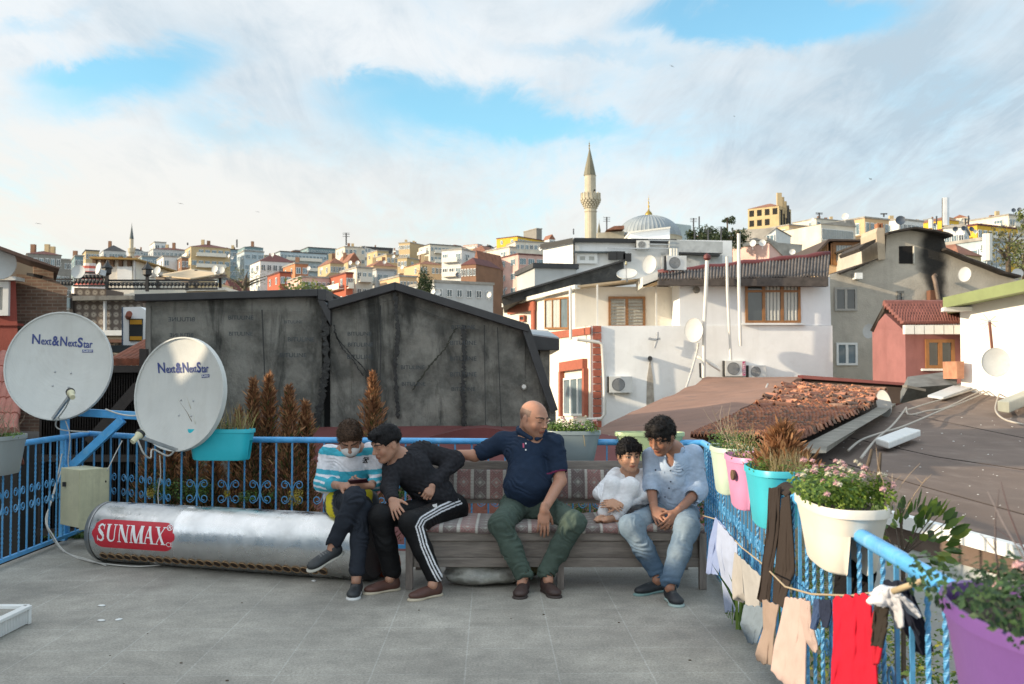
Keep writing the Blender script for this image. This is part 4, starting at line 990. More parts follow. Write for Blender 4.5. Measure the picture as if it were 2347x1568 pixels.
 for i in range(5):MB().box(z(1420+i*130,290,24.95),(.09,.1,.25)).build('rafter_end',mat('brown_wood',(.12,.07,.04),.8),r)
 for i in range(9):
  zc=z(1347,262+i*42,24.5); MB().lathe(zc-Vector((0,0,.12)),[(.16+.035*i,-.26),(.15+.03*i,.02)],10,cap=True).build('striped_cloth',mat('red_cloth',(.50,.12,.09),.8) if i%2 else mat('white_cloth_stripe',(.68,.62,.58),.8),r)
 r=thing('canvas_awning',WZ(1,1690,650,24),'wide beige canvas awning on a steel frame above the black wall','awning')
 A=[WZ(1,1390,530,23.0),WZ(1,1700,475,25.5),WZ(1,2005,508,24.0),WZ(1,1700,560,22.0)]
 MB().grid(lambda u,v:(A[0].lerp(A[1],u)).lerp(A[3].lerp(A[2],u),v)+Vector((0,0,-.12*math.sin(u*math.pi)*math.sin(v*math.pi))),16,16).build('canvas',mat('beige_canvas',(.46,.36,.24),.9,.12,3),r,smooth=True,solid=.03)
 for a,b in((A[0],A[3]),(A[3],A[2]),(A[0],A[1])):MB().bar(a-Vector((0,0,.06)),b-Vector((0,0,.06)),.05,.05).build('frame_bar',mat('rusty_steel',(.10,.07,.05),.7),r)
 for x,y0,y1,yy in((1660,560,660,22.2),(1955,515,640,24),(1400,530,650,23),(1740,480,640,25)):MB().bar(WZ(1,x,y0,yy),WZ(1,x,y1,yy),.06,.06).build('post',M_black,r)
 r=thing('beige_roof_hut',WZ(1,1740,760,26),'beige rooftop hut under the canvas awning','hut')
 MB().prism([WZ(1,1655,575,26),WZ(1,1830,560,26),WZ(1,1830,760,26),WZ(1,1655,760,26)],(0,2.5,0)).build('wall',mat('beige_render',(.46,.35,.20),.85,.1),r)
 MB().prism([WZ(1,1640,643,25.8),WZ(1,2000,630,25.8),WZ(1,2000,660,25.8),WZ(1,1640,668,25.8)],(0,3,0)).build('ledge',M_wht2,r)
 Y2=19.5
 r=thing('white_panel_block',z(2000,1600,Y2),'white panelled block with a yellow framed dark window, left of the black wall','building')
 MB().prism([z(1832,975,Y2),z(2105,970,Y2),z(2192,1030,Y2),z(2192,1545,Y2),z(1832,1545,Y2)],(0,2.5,0)).build('wall',M_wht,r)
 MB().prism([z(1822,975,Y2-.02),z(1835,975,Y2-.02),z(1835,1545,Y2-.02),z(1822,1545,Y2-.02)],(0,2.5,0)).build('edge_trim',mat('navy_edge',(.02,.05,.11),.6),r)
 f=MB().prism([z(1932,1148,Y2-.03),z(2135,1148,Y2-.03),z(2128,1482,Y2-.03),z(1932,1482,Y2-.03)],(0,.1,0)).build('window',mat('dark_shutter',(.012,.018,.022),.5),r)
 for y0,y1 in((1165,1232),(1412,1470)):MB().prism([z(1945,y0,Y2-.05),z(2120,y0,Y2-.05),z(2120,y1,Y2-.05),z(1945,y1,Y2-.05)],(0,.04,0)).build('yellow_panel',mat('ochre_panel',(.50,.25,.02),.5,.05),f)
 MB().prism([z(1560,1545,Y2-.1),z(2192,1545,Y2-.1),z(2192,1650,Y2-.1),z(1560,1650,Y2-.1)],(0,2.5,0)).build('floor_beam',mat('slate_beam',(.035,.045,.05),.7),r)
 MB().tube([z(1920,1120,Y2),z(1935,1075,Y2-.25)],.06,8).build('pipe_stub',mat('rusty_pipe',(.25,.07,.04),.7),r)
pattern_house()
smalldish(179,623,21.5,15,'white dish on a tripod behind the fretwork railing',(.1,-1,.3))
smalldish(224.5,615,21.3,12,'white dish lit from the side in front of the white roof room',(-.9,-1,.25),ry=14)
smalldish(343,621,22.5,8,'small white dish left of the awning',(-.2,-1,.2),ry=9.5)
smalldish(360,620,22.8,9,'second small white dish left of the awning',(-.3,-1,.2),ry=9.5)
smalldish(492,617,23.5,8,'small white dish above the right end of the awning',(-.3,-1,.2))
smalldish(507,619,23.8,8,'second small dish above the right end of the awning',(-.1,-1,.2))
# big white house on the right
def white_house():
 Y=30.0
 t=thing('white_house',W(1640,1000,33),'large white two level house with brown windows behind the seated group','house')
 z5=lambda x,y,yy=Y:WZ(5,x,y,yy)
 MB().prism([z5(655,458),z5(2213,455),z5(2222,1200),z5(655,1200)],(0,8,0)).build('lower_wall',M_wht,t)
 MB().prism([z5(1224,150,Y+.03),z5(2196,140,Y+.03),z5(2205,454,Y+.03),z5(1224,457,Y+.03)],(0,7,0)).build('upper_wall',mat('blue_white_paint',(.76,.77,.78),.85,.05,1.5,.15,25,streak=.12,scol=(.5,.5,.48)),t)
 A=z5(655,458); A=Vector((A.x,Y,0)); B=Vector((-.35,40,0)); d=(B-A).normalized(); top=z5(580,205,31.5).z
 C=A+d*((31.5-Y)/d.y)
 mb=MB(); z0=-6
 mb.prism([C+Vector((0,0,z0)),B+Vector((0,0,z0)),B+Vector((0,0,top)),C+Vector((0,0,top))],(6.0,0,0)); mb.build('wing_wall',M_wht2,t)
 n=Vector((-d.y,d.x,0)); n=n if n.x<0 else-n
 zl=z5(655,458).z
 mb=MB(); mb.prism([A+n*.05+Vector((0,0,z0)),A+n*.05+d*7.2+Vector((0,0,z0)),A+n*.05+d*7.2+Vector((0,0,zl)),A+n*.05+Vector((0,0,zl))],-n*.3); mb.build('side_wall',M_wht2,t)
 def onside(u,v):
  """point on the side wall plane"""
  r=ray(u,v); p0=A+n*.06; k=(p0-Vector((0,0,CAMZ))).dot(n)/r.dot(n); return Vector((0,0,CAMZ))+r*k
 def strip(u0,v0,u1,v1,w,nm,mm,th=.12):
  pts=[onside(*V(5,u0,v0)),onside(*V(5,u1,v1)),onside(*V(5,u1,v1+w)),onside(*V(5,u0,v0+w))]
  MB().prism(pts,n*th).build(nm,mm,t)
 strip(650,466,290,512,46,'red_band',M_redtrim,.04)
 strip(115,330,290,300,55,'red_band',M_redtrim,.05); strip(270,300,288,297,215,'red_band',M_redtrim,.06)
 strip(100,312,580,192,26,'gutter',M_pipe,.18)
 for i in range(34):
  zz=zl-.1-i*.22
  if zz<z0:break
  MB().box((A.x+.15,Y-.05,zz),(.25,.07,.19)).build('clapboard',M_redtrim,t)
 def sidewin(u0,u1,vt,vb,cols,fm,gm,nm='window',cur=False):
  a=onside(*V(5,u0,vb)); b=onside(*V(5,u1,vb)); tp=onside(*V(5,(u0+u1)/2,vt)); zb=(a.z+b.z)/2
  c=(a+b)/2; h=tp.z-c.z; c.z+=h/2
  return window(t,c,(a-b),n,(a-b).length,h,cols,0,fm,gm,.065,curtain=cur)
 sidewin(358,512,275,480,3,M_brownfr,M_glass2,cur=True)
 sidewin(480,618,790,1040,3,M_whitefr,M_glass2)
 a=onside(*V(5,470,1045)); b=onside(*V(5,625,1045)); h=onside(*V(5,548,775)).z-a.z
 for p,q in(((a.lerp(b,-.04)),a.lerp(b,.04)),(a.lerp(b,.96),a.lerp(b,1.04))):MB().prism([p,q,q+Vector((0,0,h+.1)),p+Vector((0,0,h+.1))],n*.14).build('window_surround',M_redtrim,t)
 MB().prism([a+Vector((0,0,h+.1)),b+Vector((0,0,h+.1)),b+Vector((0,0,h+.4)),a+Vector((0,0,h+.4))],n*.15).build('window_surround',M_redtrim,t)
 sidewin(195,225,388,430,1,M_redtrim,M_glass)
 def fw(x0,y0,x1,y1,yy,cols,tr=0,fm=None,gm=None,cur=False,sill=False,fr=.08):
  a,b=z5(x0,y1,yy),z5(x1,y0,yy); c=(a+b)/2; return window(t,c,(1,0,0),(0,-1,0),b.x-a.x,b.z-a.z,cols,tr,fm,gm,fr,curtain=cur,sill=sill)
 fw(762,268,1000,470,31.48,2,0,M_brownfr,M_curtain)
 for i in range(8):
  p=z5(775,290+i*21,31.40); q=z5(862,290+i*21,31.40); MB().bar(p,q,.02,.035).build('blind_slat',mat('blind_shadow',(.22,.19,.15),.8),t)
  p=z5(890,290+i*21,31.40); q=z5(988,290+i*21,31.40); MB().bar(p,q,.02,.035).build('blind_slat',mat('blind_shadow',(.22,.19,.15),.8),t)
 fw(1648,162,2003,440,Y+.0,3,.26,M_brownfr,M_glass,cur=True,sill=True,fr=.075)
 for x in(690,1072):MB().bar(z5(x,465,30.4),z5(x,190,30.4),.05,.05).build('veranda_post',M_pipe,t)
 MB().prism([z5(560,210,30.8),z5(985,158,30.8),z5(985,148,30.8),z5(560,196,30.8)],(0,1.5,0)).build('eave_board',mat('pale_wood',(.42,.33,.22),.8,.2),t)
 MB().prism([z5(985,140,29.8),z5(1082,105,29.8),z5(1082,168,29.8),z5(985,205,29.8)],(0,1.6,0)).build('box_gutter',M_pipe,t)
 MB().prism([z5(985,205,29.8),z5(1082,168,29.8),z5(1225,170,30.0),z5(1225,178,31.4),z5(985,212,31.4)],(0,0,.05)).build('soffit',mat('ochre_soffit',(.45,.32,.17),.8),t)
 e0,e1=z5(1085,160,29.5),WZ(4,785,742,29.5); r0,r1=z5(1085,118,31),WZ(4,800,570,31)
 def f(u,v):
  p=e0.lerp(e1,u).lerp(r0.lerp(r1,u),v); return p+Vector((0,0,.028*math.sin(u*330)+.02*math.sin(u*37+v*3)))
 mb=MB(); mb.grid(f,640,6); mb.build('corrugated_roof',M_corr,t,smooth=True,solid=.03)
 MB().prism([e0+Vector((0,-.02,-.02)),e1+Vector((0,-.02,-.02)),e1+Vector((0,-.02,-.30)),e0+Vector((0,-.02,-.16))],(0,.25,0)).build('fascia',mat('dark_weathered_board',(.075,.062,.055),.85,.4,6,.4),t)
 mb=MB(); mb.tube([r0+(r1-r0)*(i/14)+Vector((0,0,.03*math.sin(i*2))) for i in range(15)],.11,8); mb.build('ridge_cap',M_mcap,t,smooth=True)
 MB().prism([r0,r1,r1+Vector((0,6,-1.2)),r0+Vector((0,6,-1.2))],(0,0,-.1)).build('rear_roof',M_corr,t)
 MB().prism([WZ(5,75,270,36),WZ(5,860,35,36),WZ(5,868,140,36),WZ(5,560,205,36),WZ(5,300,262,36),WZ(5,80,330,36)],(0,5,0)).build('bitumen_gable',mat('mottled_bitumen',(.035,.037,.038),.85,.5,3,.5,20,dirt=.5,dcol=(.09,.09,.085)),t)
 MB().prism([WZ(5,70,262,35.8),WZ(5,862,28,35.8),WZ(5,862,38,35.8),WZ(5,70,274,35.8)],(0,5,0)).build('bitumen_edge',M_dkfascia,t)
 for pts,r,cap in(([(1402,35),(1395,200),(1383,470),(1380,795)],.056,1),([(1530,10),(1533,230),(1556,680)],.042,0),([(1606,-140),(1608,200),(1618,588)],.050,0)):
  ps=[z5(x,y,29.25) for x,y in pts]; MB().tube(ps,r,12).build('flue_pipe',M_pipe,t,smooth=40)
  if cap:MB().lathe(ps[0],[(.05,0),(.11,.06),(.10,.15),(.03,.21)],12).build('flue_cap',M_mcap,t,smooth=40)
 ps=[z5(560,545,29.6),z5(700,565,29.6),z5(722,580,29.6),z5(735,800,29.6),z5(738,1030,29.6),z5(715,1060,29.6),z5(620,1065,29.6)]; MB().tube(ps,.05,10).build('downpipe',M_pipe,t,smooth=40)
 ps=[z5(515,210,30.4),z5(518,545,30.2)]; MB().tube(ps,.045,10).build('downpipe',M_pipe,t,smooth=40)
 ps=[z5(1340,660,29.5),z5(1365,668,29.4),z5(1490,745,29.3)]; MB().tube(ps,.055,10).build('downpipe',M_pipe,t,smooth=40)
 MB().tube([z5(1355,700,29.7),z5(1358,790,29.6),z5(1375,795,29.6)],.03,8).build('soil_pipe',M_black,t,smooth=40)
 c=z5(1332,225,29.97); MB().lathe(c,[(.11,.0),(.11,.03),(.06,.03),(.001,.01)],10,0,Matrix(((1,0,0),(0,0,-1),(0,1,0)))).build('wall_vent',M_conc,t)
 vs=[z5(1032,670,29.985),z5(1012,800,29.985),z5(1008,980,29.985),z5(1060,980,29.985),z5(1052,800,29.985)]
 MB().prism(vs,(0,.02,0)).build('rust_streak',mat('wall_stain',(.38,.34,.29),.9,.3,5,0),t)
 MB().tube([z5(1032,670,30),z5(1032,668,29.75)],.07,8).build('waste_pipe',M_black,t)
 for a in([(1082,498),(1080,545),(1060,602)],[(1022,540),(1060,548),(1098,542)]):MB().tube([z5(x,y,29.8) for x,y in a],.035,6).build('dish_bracket',M_zinc,t)
white_house()
z5=lambda x,y,yy=30:WZ(5,x,y,yy)
acunit(z5(836,838),(1,0,0),(0,-1,0),.68,'white air conditioner low on the left part of the white house wall',h=.49)
acunit(z5(1575,735),(1,0,0),(0,-1,0),.62,'air conditioner with a magenta name strip beside the brown felt roof',h=.47,brand='VESTEL')
acunit(z5(1718,755),(1,0,0),(0,-1,0),.52,'smaller air conditioner right of the one with the magenta strip',h=.38)
acunit(WZ(5,1192,55,30.5),(1,.1,0),(.1,-1,0),.62,'air conditioner standing on the roof edge of the white house',h=.44)
smalldish(1590,757,29.2,23,'white dish on a wall bracket in the middle of the white house',(-.75,-1,.2),ry=28,roll=.25)
smalldish(1437,627,30.6,23,'wide cream dish lying low on the eave of the white house',(-.2,-1,1.4),ry=22)
smalldish(1488,606,30.2,17,'rust marked dish standing on the box gutter of the white house',(-.5,-1,.15),ry=21)
cable([z5(1345,570,29.4),z5(1330,650,29.3),z5(1270,850,28),z5(1210,1000,24)],.03,'pale cable hanging from the wall dish down to the felt roof',group='cables over the roofs')
# scorched grey house
def soot_mat():
 m=mat('grey_cement_render',(.43,.39,.33),.92,.16,1.3,.5,18,streak=.2,scol=(.22,.20,.17),dirt=.25,dcol=(.26,.235,.20))
 nt=m.node_tree; N=nt.nodes; L=nt.links; b=N['Principled BSDF']; src=b.inputs['Base Color'].links[0].from_socket
 tc=N.new('ShaderNodeTexCoord'); ns=N.new('ShaderNodeTexNoise'); ns.inputs['Scale'].default_value=1.6; ns.inputs['Detail'].default_value=6; L.new(tc.outputs['Object'],ns.inputs[0])
 cur=src
 for(cx,cz,sx,sz) in SOOT:
  mp=N.new('ShaderNodeMapping'); mp.vector_type='TEXTURE'; mp.inputs['Location'].default_value=(cx,0,cz); mp.inputs['Scale'].default_value=(sx,50,sz); L.new(tc.outputs['Object'],mp.inputs[0])
  ln=N.new('ShaderNodeVectorMath'); ln.operation='LENGTH'; L.new(mp.outputs[0],ln.inputs[0])
  ad=N.new('ShaderNodeMath'); ad.operation='MULTIPLY_ADD'; L.new(ns.outputs[0],ad.inputs[0]); ad.inputs[1].default_value=-1.1; L.new(ln.outputs[1],ad.inputs[2])
  mr=N.new('ShaderNodeMapRange'); mr.interpolation_type='SMOOTHSTEP'; mr.inputs[1].default_value=.95; mr.inputs[2].default_value=.0; L.new(ad.outputs[0],mr.inputs[0])
  mx=N.new('ShaderNodeMix'); mx.data_type='RGBA'; L.new(mr.outputs[0],mx.inputs[0]); L.new(cur,mx.inputs[6]); mx.inputs[7].default_value=(.022,.020,.018,1); cur=mx.outputs[2]
 L.new(cur,b.inputs['Base Color']); return m
def grey_house():
 global SOOT
 Y=33.0; z4=lambda x,y,yy=Y:WZ(4,x,y,yy)
 org=W(2120,900,Y+3)
 SOOT=[]
 for(x,y,rx,ry) in((1620,520,105,300),(1640,780,75,230),(1640,960,60,130),(1680,400,90,60)):
  p=z4(x,y)-org; s=.28755*Y/FL; SOOT.append((p.x,p.z,rx*s,ry*s))
 m=soot_mat()
 t=thing('grey_house',org,'tall grey rendered house with a black scorch mark below its broken roof','house')
 MB().prism([z4(*q) for q in((795,728),(1000,690),(1185,602),(1240,600),(1250,405),(1480,362),(1700,400),(1728,520),(2050,640),(2270,745),(2500,860),(2500,1800),(800,1800))],(0,8,0)).build('wall',m,t)
 MB().prism([z4(x,y,Y-.15) for x,y in((1170,390),(1180,355),(1235,355),(1242,605),(1185,612))],(0,1.5,0)).build('chimney',mat('lit_plaster',(.42,.34,.25),.9,.15,3,.4),t)
 for x in(1180,1210):MB().prism([z4(x,358,Y),z4(x,318,Y),z4(x+14,318,Y),z4(x+14,358,Y)],(0,.3,0)).build('chimney_pot',mat('clay_pot',(.28,.12,.06),.9),t)
 def edge(pts,w,dy=-.45):
  for(a,b) in zip(pts,pts[1:]):
   MB().prism([z4(a[0],a[1]-w,Y+dy),z4(b[0],b[1]-w,Y+dy),z4(b[0],b[1]+w*.4,Y+dy),z4(a[0],a[1]+w*.4,Y+dy)],(0,9,0)).build('roof_edge',mat('charred_wood',(.035,.027,.022),.9,.5,4,.6,15),t)
 edge([(1262,400),(1370,375),(1480,357),(1640,380),(1740,402),(1782,420)],11); edge([(1730,525),(1900,600),(2050,655),(2200,715),(2325,745)],12)
 MB().prism([z4(1030,520,Y-.5),z4(1080,480,Y-.5),z4(1165,445,Y-.5),z4(1165,470,Y-.5),z4(1120,500,Y-.5),z4(1045,545,Y-.5)],(0,2,0)).build('broken_eave',MATS['charred_wood'],t)
 MB().prism([z4(880,712,Y-.3),z4(1185,598,Y-.3),z4(1185,606,Y-.3),z4(900,722,Y-.3)],(0,6,0)).build('lower_roof',MATS['charred_wood'],t)
 M_hole=mat('dark_opening',(.006,.005,.005),.9,0)
 mb=MB(); mb.prism([z4(1352,502,Y-.02),z4(1468,500,Y-.02),z4(1468,642,Y-.02),z4(1352,640,Y-.02)],(0,.03,0)); f=mb.build('window_opening',M_hole,t)
 mb=MB(); mb.prism([z4(1468,500,Y-.1),z4(1476,498,Y-.1),z4(1476,645,Y-.1),z4(1468,642,Y-.1)],(0,.12,0)); mb.build('reveal',mat('pale_reveal',(.5,.48,.42),.9),f)
 def fw(x0,y0,x1,y1,cols,fm,gm):
  a,b=z4(x0,y1),z4(x1,y0); c=(a+b)/2; window(t,c,(1,0,0),(0,-1,0),b.x-a.x,b.z-a.z,cols,0,fm,gm,.07)
 fw(836,832,1012,1018,2,mat('grey_frame',(.33,.31,.28),.7),M_glass); fw(1333,860,1385,962,1,M_conc,M_glass); fw(850,1272,1016,1452,2,M_whitefr,M_glass2)
 MB().tube([z4(1672,960,Y-.5),z4(1640,790,Y-.5),z4(1628,745,Y-.4),z4(1640,735,Y-.2)],.07,10).build('stove_pipe',mat('scorched_pipe',(.16,.11,.08),.6,.4,4),t,smooth=40)
 MB().box(z4(1610,910,Y-.2),(.2,.3,.45)).build('boiler_box',mat('rust_orange',(.16,.07,.04),.8),t)
 MB().box(z4(1020,742,Y-.2),(.22,.35,.2)).build('camera_box',M_white,t)
grey_house()
smalldish(2211,629,32,14,'white dish on the right slope of the scorched grey house',(-.9,-1,.2),ry=17)
smalldish(1991,759,31.5,13,'white dish squeezed between the grey house and the red shed',(-.7,-1,.2),ry=17)
smalldish(2333,626,34,12,'white dish peeping over the eave at the right picture edge',(-.2,-1,.3),ry=11)
def glazed_room():
 Y=38; z4=lambda x,y,yy=Y:WZ(4,x,y,yy)
 t=thing('glazed_roof_room',z4(950,800,Y+2),'yellow roof room with brown framed picture windows and white curtains','building')
 MB().prism([z4(770,480),z4(1180,470),z4(1180,900),z4(775,900)],(0,5,0)).build('wall',mat('peach_render',(.55,.38,.22),.85,.1),t)
 MB().prism([z4(690,550,Y-.3),z4(790,445,Y-.3),z4(1180,450,Y-.3),z4(1180,462,Y-.3),z4(800,460,Y-.3),z4(700,560,Y-.3)],(0,5,0)).build('roof',mat('dark_brown_roof',(.06,.04,.03),.8),t)
 a,b=z4(822,655),z4(1045,472); window(t,(a+b)/2,(1,0,0),(0,-1,0),b.x-a.x,b.z-a.z,1,0,M_brownfr,M_glass2,.12,curtain=True)
 a,b=z4(1045,640),z4(1130,472); window(t,(a+b)/2,(1,0,0),(0,-1,0),b.x-a.x,b.z-a.z,1,0,M_brownfr,M_glass2,.12,curtain=True)
 a,b=z4(772,650),z4(815,480); window(t,(a+b)/2,(1,0,0),(0,-1,0),b.x-a.x,b.z-a.z,1,0,M_brownfr,M_glass2,.15)
glazed_room()
# red shed, right white house
def red_shed():
 Y=27.0; z4=lambda x,y,yy=Y:WZ(4,x,y,yy)
 t=thing('red_shed',z4(1500,1900,Y+1),'small dusky red house with a tiled roof and white gutter','house')
 M_r=mat('dusky_red_paint',(.27,.115,.11),.85,.12,2,.25,25,streak=.25,scol=(.17,.045,.045))
 dx=Vector((-1.0,3.2,0))
 a,b=z4(1400,1182),z4(1900,1178); zb=z4(1400,1800).z
 a0=Vector((a.x,a.y,zb)); L_=z4(1137,1160,Y+2.3); Ld=Vector((L_.x-a.x,2.3,0))
 MB().prism([Vector((a.x,Y,zb)),Vector((b.x,Y,zb)),Vector((b.x,Y,a.z)),Vector((a.x,Y,a.z))],(0,.25,0)).build('front_wall',M_r,t)
 pk=z4(1240,1040,Y+1.2)
 MB().prism([Vector((a.x,Y,zb)),Vector((a.x,Y,a.z)),pk,Vector((L_.x,L_.y,L_.z)),Vector((L_.x,L_.y,zb))],(.3,.1,0)).build('gable_wall',M_r,t)
 e0,e1=z4(1385,1150,Y-.35),z4(1900,1150,Y-.35); r0,r1=z4(1232,990,Y+1.3),z4(1900,990,Y+1.3)
 rows,cols=7,26
 mb=MB()
 def tile(u,v):
  p=e0.lerp(e1,u).lerp(r0.lerp(r1,u),v); row=v*rows; f=row-math.floor(row)
  return p+Vector((0,-.0,.07*abs(math.sin(u*cols*math.pi))+.10*(1-f)))
 mb.grid(tile,cols*6,rows*6); mb.build('roof',mat('plum_tiles',(.20,.075,.062),.85,.3,5,.3,30,dirt=.3,dcol=(.12,.05,.05)),t,smooth=30,solid=.05)
 MB().tube([r0+(r1-r0)*(i/12)+Vector((0,0,.08)) for i in range(13)],.13,8).build('ridge',MATS['plum_tiles'],t,smooth=40)
 MB().prism([z4(1120,1175,Y+2.2),r0+Vector((0,0,.1)),r0+Vector((0,0,-.1)),z4(1135,1175,Y+2.2)],(.2,0,-.1)).build('verge',MATS['charred_wood'],t)
 for i in range(6):
  a_,b_=z4(1390+i*78,1168,Y-.4),z4(1462+i*78,1168,Y-.4); MB().bar(a_,b_,.16,.24).build('gutter_section',M_white,t)
 a_,b_=z4(1560,1478),z4(1788,1245); window(t,(a_+b_)/2,(1,0,0),(0,-1,0),b_.x-a_.x,b_.z-a_.z,2,0,M_brownfr,M_glass,.09,sill=True)
red_shed()
def right_house():
 Y=25.0; z4=lambda x,y,yy=Y:WZ(4,x,y,yy)
 t=thing('white_green_house',z4(2200,1700,Y+1),'bright white house with a green roof edge at the right picture edge','house')
 m=mat('bright_white_wall',(.80,.78,.74),.85,.05,1.5,.15)
 p0,p1=z4(1845,1568),z4(2900,1568,Y-3.2)
 p0=Vector((p0.x,Y,-3)); p1=Vector((p1.x,Y-4.2,-3)); zt0=z4(1840,940).z; zt1=z4(2900,640,Y-4.4).z-.2
 MB().prism([p0,p1,Vector((p1.x,p1.y,zt1)),Vector((p0.x,p0.y,zt0))],(2.6,5,0)).build('wall',m,t)
 e0,e1=z4(1700,912,Y-.3),z4(2900,640,Y-4.4)
 MB().prism([e0,e1,e1-Vector((0,0,.28)),e0-Vector((0,0,.26))],(2.7,5.5,0)).build('roof_edge',mat('green_fascia',(.19,.23,.095),.7,.12,2),t)
 MB().prism([e0-Vector((.02,.1,.24)),e0-Vector((-1.5,.1,.24)),e0-Vector((-1.5,.1,.34)),e0-Vector((.02,.1,.34))],(.1,.4,0)).build('white_soffit',M_white,t)
 MB().prism([z4(1810,1420,24.6),z4(1870,1420,24.6),z4(1870,1560,24.6),z4(1815,1560,24.6)],(0,.8,0)).build('brick_pier',mat('orange_brick',(.42,.20,.12),.9,.25,6),t)
right_house()
smalldish(2283,830,22.5,30,'white dish with a cable on the bright white wall at the right edge',(-.35,-1,.25),ry=33)
t=thing('antenna_pole',W(2270,800,22.8),'thin rusty pole with a wiry aerial on the bright white wall','antenna')
MB().bar(W(2274,800,22.8),W(2268,738,22.8),.05,.05).build('pole',mat('rusty_pole',(.22,.09,.06),.8),t)
mb=MB()
for i in range(9):
 a=i*.7; c=W(2268,737,22.8); mb.bar(c,c+Vector((.22*math.cos(a),.05,.2*math.sin(a))),.015,.015)
mb.build('aerial',M_zinc,t)
# roofs on the right
t=thing('felt_roof',W(1600,1000,18),'reddish brown felt roof sloping below the white house','roof')
sheetpatch([(W(1375,1000,14),W(1600,1003,12.5)),(W(1372,978,17),W(1700,940,17)),(W(1480,930,22),W(1790,890,23)),(W(1620,866,29.6),W(1842,864,29.0))],30,40,.10,.25,.5).build('roof',M_felt2,t,smooth=40)
cable([W(1395,1000,14),W(1480,985,16),W(1560,960,18),W(1640,940,20),W(1740,905,23),W(1760,880,25)],.02,'pale cable lying across the reddish felt roof',group='cables over the roofs')
t=thing('lean_to_wall',W(1980,930,28),'dark brown board parapet behind the broken tile roof','wall')
MB().prism([W(1842,862,28.5),W(2080,880,27),W(2080,925,27),W(1840,925,28.5)],(0,.4,0)).build('boards',mat('very_dark_wood',(.035,.022,.018),.8,.3),t)
MB().prism([W(1842,860,28.3),W(2082,878,26.8),W(2082,884,26.8),W(1842,868,28.3)],(0,.6,0)).build('capping',M_mcap,t)
t=thing('broken_tile_roof',W(1850,960,19),'old clay tile roof with slipped and broken tiles in the evening sun','roof')
def tileroof():
 from mathutils import noise as mn
 rows=[(W(1590,1010,11.5),W(1830,1012,11.0)),(W(1640,985,13.5),W(1880,990,13.0)),(W(1735,935,18),W(1990,940,17.8)),(W(1800,893,24.5),W(2012,912,23.5)),(W(1830,888,26.2),W(2020,901,25.0))]
 sheetpatch([(a-Vector((0,0,.1)),b-Vector((0,0,.1))) for a,b in rows],10,20,0,.3).build('roof_board',mat('roof_underlay',(.06,.04,.03),.9,.3),t)
 r=random.Random(3); K=len(rows)-1; mb=MB(); cols=[]
 NR,NC=56,30
 for j in range(NR):
  v=(j+.5)/NR; s=v*K; i=min(int(s),K-1); f=s-i; a=rows[i][0].lerp(rows[i+1][0],f); b=rows[i][1].lerp(rows[i+1][1],f)
  up=((rows[i+1][0]-rows[i][0])+(rows[i+1][1]-rows[i][1])).normalized(); ac=(b-a); nc=NC; w=ac.length/nc; ac=ac.normalized()
  ln=.46*(1+v*.5)
  for k in range(nc):
   loose=v>.45 and r.random()<(v-.3)*1.1
   c=a+ac*((k+.5)*w); nrm=ac.cross(up); nrm=nrm if nrm.z>0 else-nrm
   rot=r.uniform(-.6,.6) if loose else r.uniform(-.04,.04); lift=r.uniform(0,.07) if loose else 0
   x=ac*math.cos(rot)+up*math.sin(rot); y=up*math.cos(rot)-ac*math.sin(rot)
   c=c+nrm*(.05+lift)+(up*r.uniform(-.1,.1) if loose else Vector())
   tilt=r.uniform(-.02,.18) if loose else.10
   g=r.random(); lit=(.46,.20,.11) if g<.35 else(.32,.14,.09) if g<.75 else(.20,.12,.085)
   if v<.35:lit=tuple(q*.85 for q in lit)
   vs=[]
   for q in(0,1):
    for p in range(5):
     th=(p/4-.5)*2; vs.append(c+x*(th*w*.52)+nrm*(.045*(1-th*th))+y*((q-.5)*ln)+nrm*(-(q-.5)*tilt*.5))
   vs2=[p-nrm*.03 for p in vs]; n=len(vs)
   fs=[(p,p+1,p+6,p+5) for p in range(4)]+[(n+p+1,n+p,n+p+5,n+p+6) for p in range(4)]+[(p+1,p,n+p,n+p+1) for p in range(4)]+[(5+p,6+p,n+6+p,n+5+p) for p in range(4)]+[(0,5,n+5,n),(9,4,n+4,n+9)]
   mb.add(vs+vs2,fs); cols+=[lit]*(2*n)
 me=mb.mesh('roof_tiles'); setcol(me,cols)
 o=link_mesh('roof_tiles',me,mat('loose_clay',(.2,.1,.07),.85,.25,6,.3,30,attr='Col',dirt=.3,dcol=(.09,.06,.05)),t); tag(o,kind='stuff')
 MB().prism([W(1830,1025,11.0),W(1990,945,17.8),W(2022,925,23.0),W(2022,948,22.8),W(1925,985,17.0),W(1826,1040,10.9)],(.35,.1,0)).build('concrete_coping',mat('mossy_concrete',(.22,.205,.175),.9,.3,3,.6,20),t)
tileroof()
t=thing('dark_felt_roof',W(2100,1100,14),'wide dark brown felt roof on the right, crossed by pale cables','roof')
FR=[(W(1985,1168,8.2),W(2800,1385,6.4)),(W(1880,1080,11.0),W(2850,1180,9.5)),(W(1822,1036,13.2),W(2850,1080,12.5)),(W(1930,982,17.0),W(2850,990,17)),(W(2022,940,22),W(2850,930,22)),(W(2200,888,25.5),W(2850,885,25.5))]
sheetpatch(FR,50,60,.05,.2,.45).build('roof',M_felt,t,smooth=40)
def onroof(u,v,lift=.03):
 """point of the dark felt roof seen at u, v"""
 best=None; K=len(FR)-1
 for i in range(K):
  a,b,c,d=FR[i][0],FR[i][1],FR[i+1][1],FR[i+1][0]
  from mathutils.geometry import intersect_ray_tri
  for tri in((a,b,c),(a,c,d)):
   h=intersect_ray_tri(*tri,ray(u,v),Vector((0,0,CAMZ)),True)
   if h and(best is None or h.y<best.y):best=h
 return best+Vector((0,0,lift+.04)) if best else W(u,v,15)
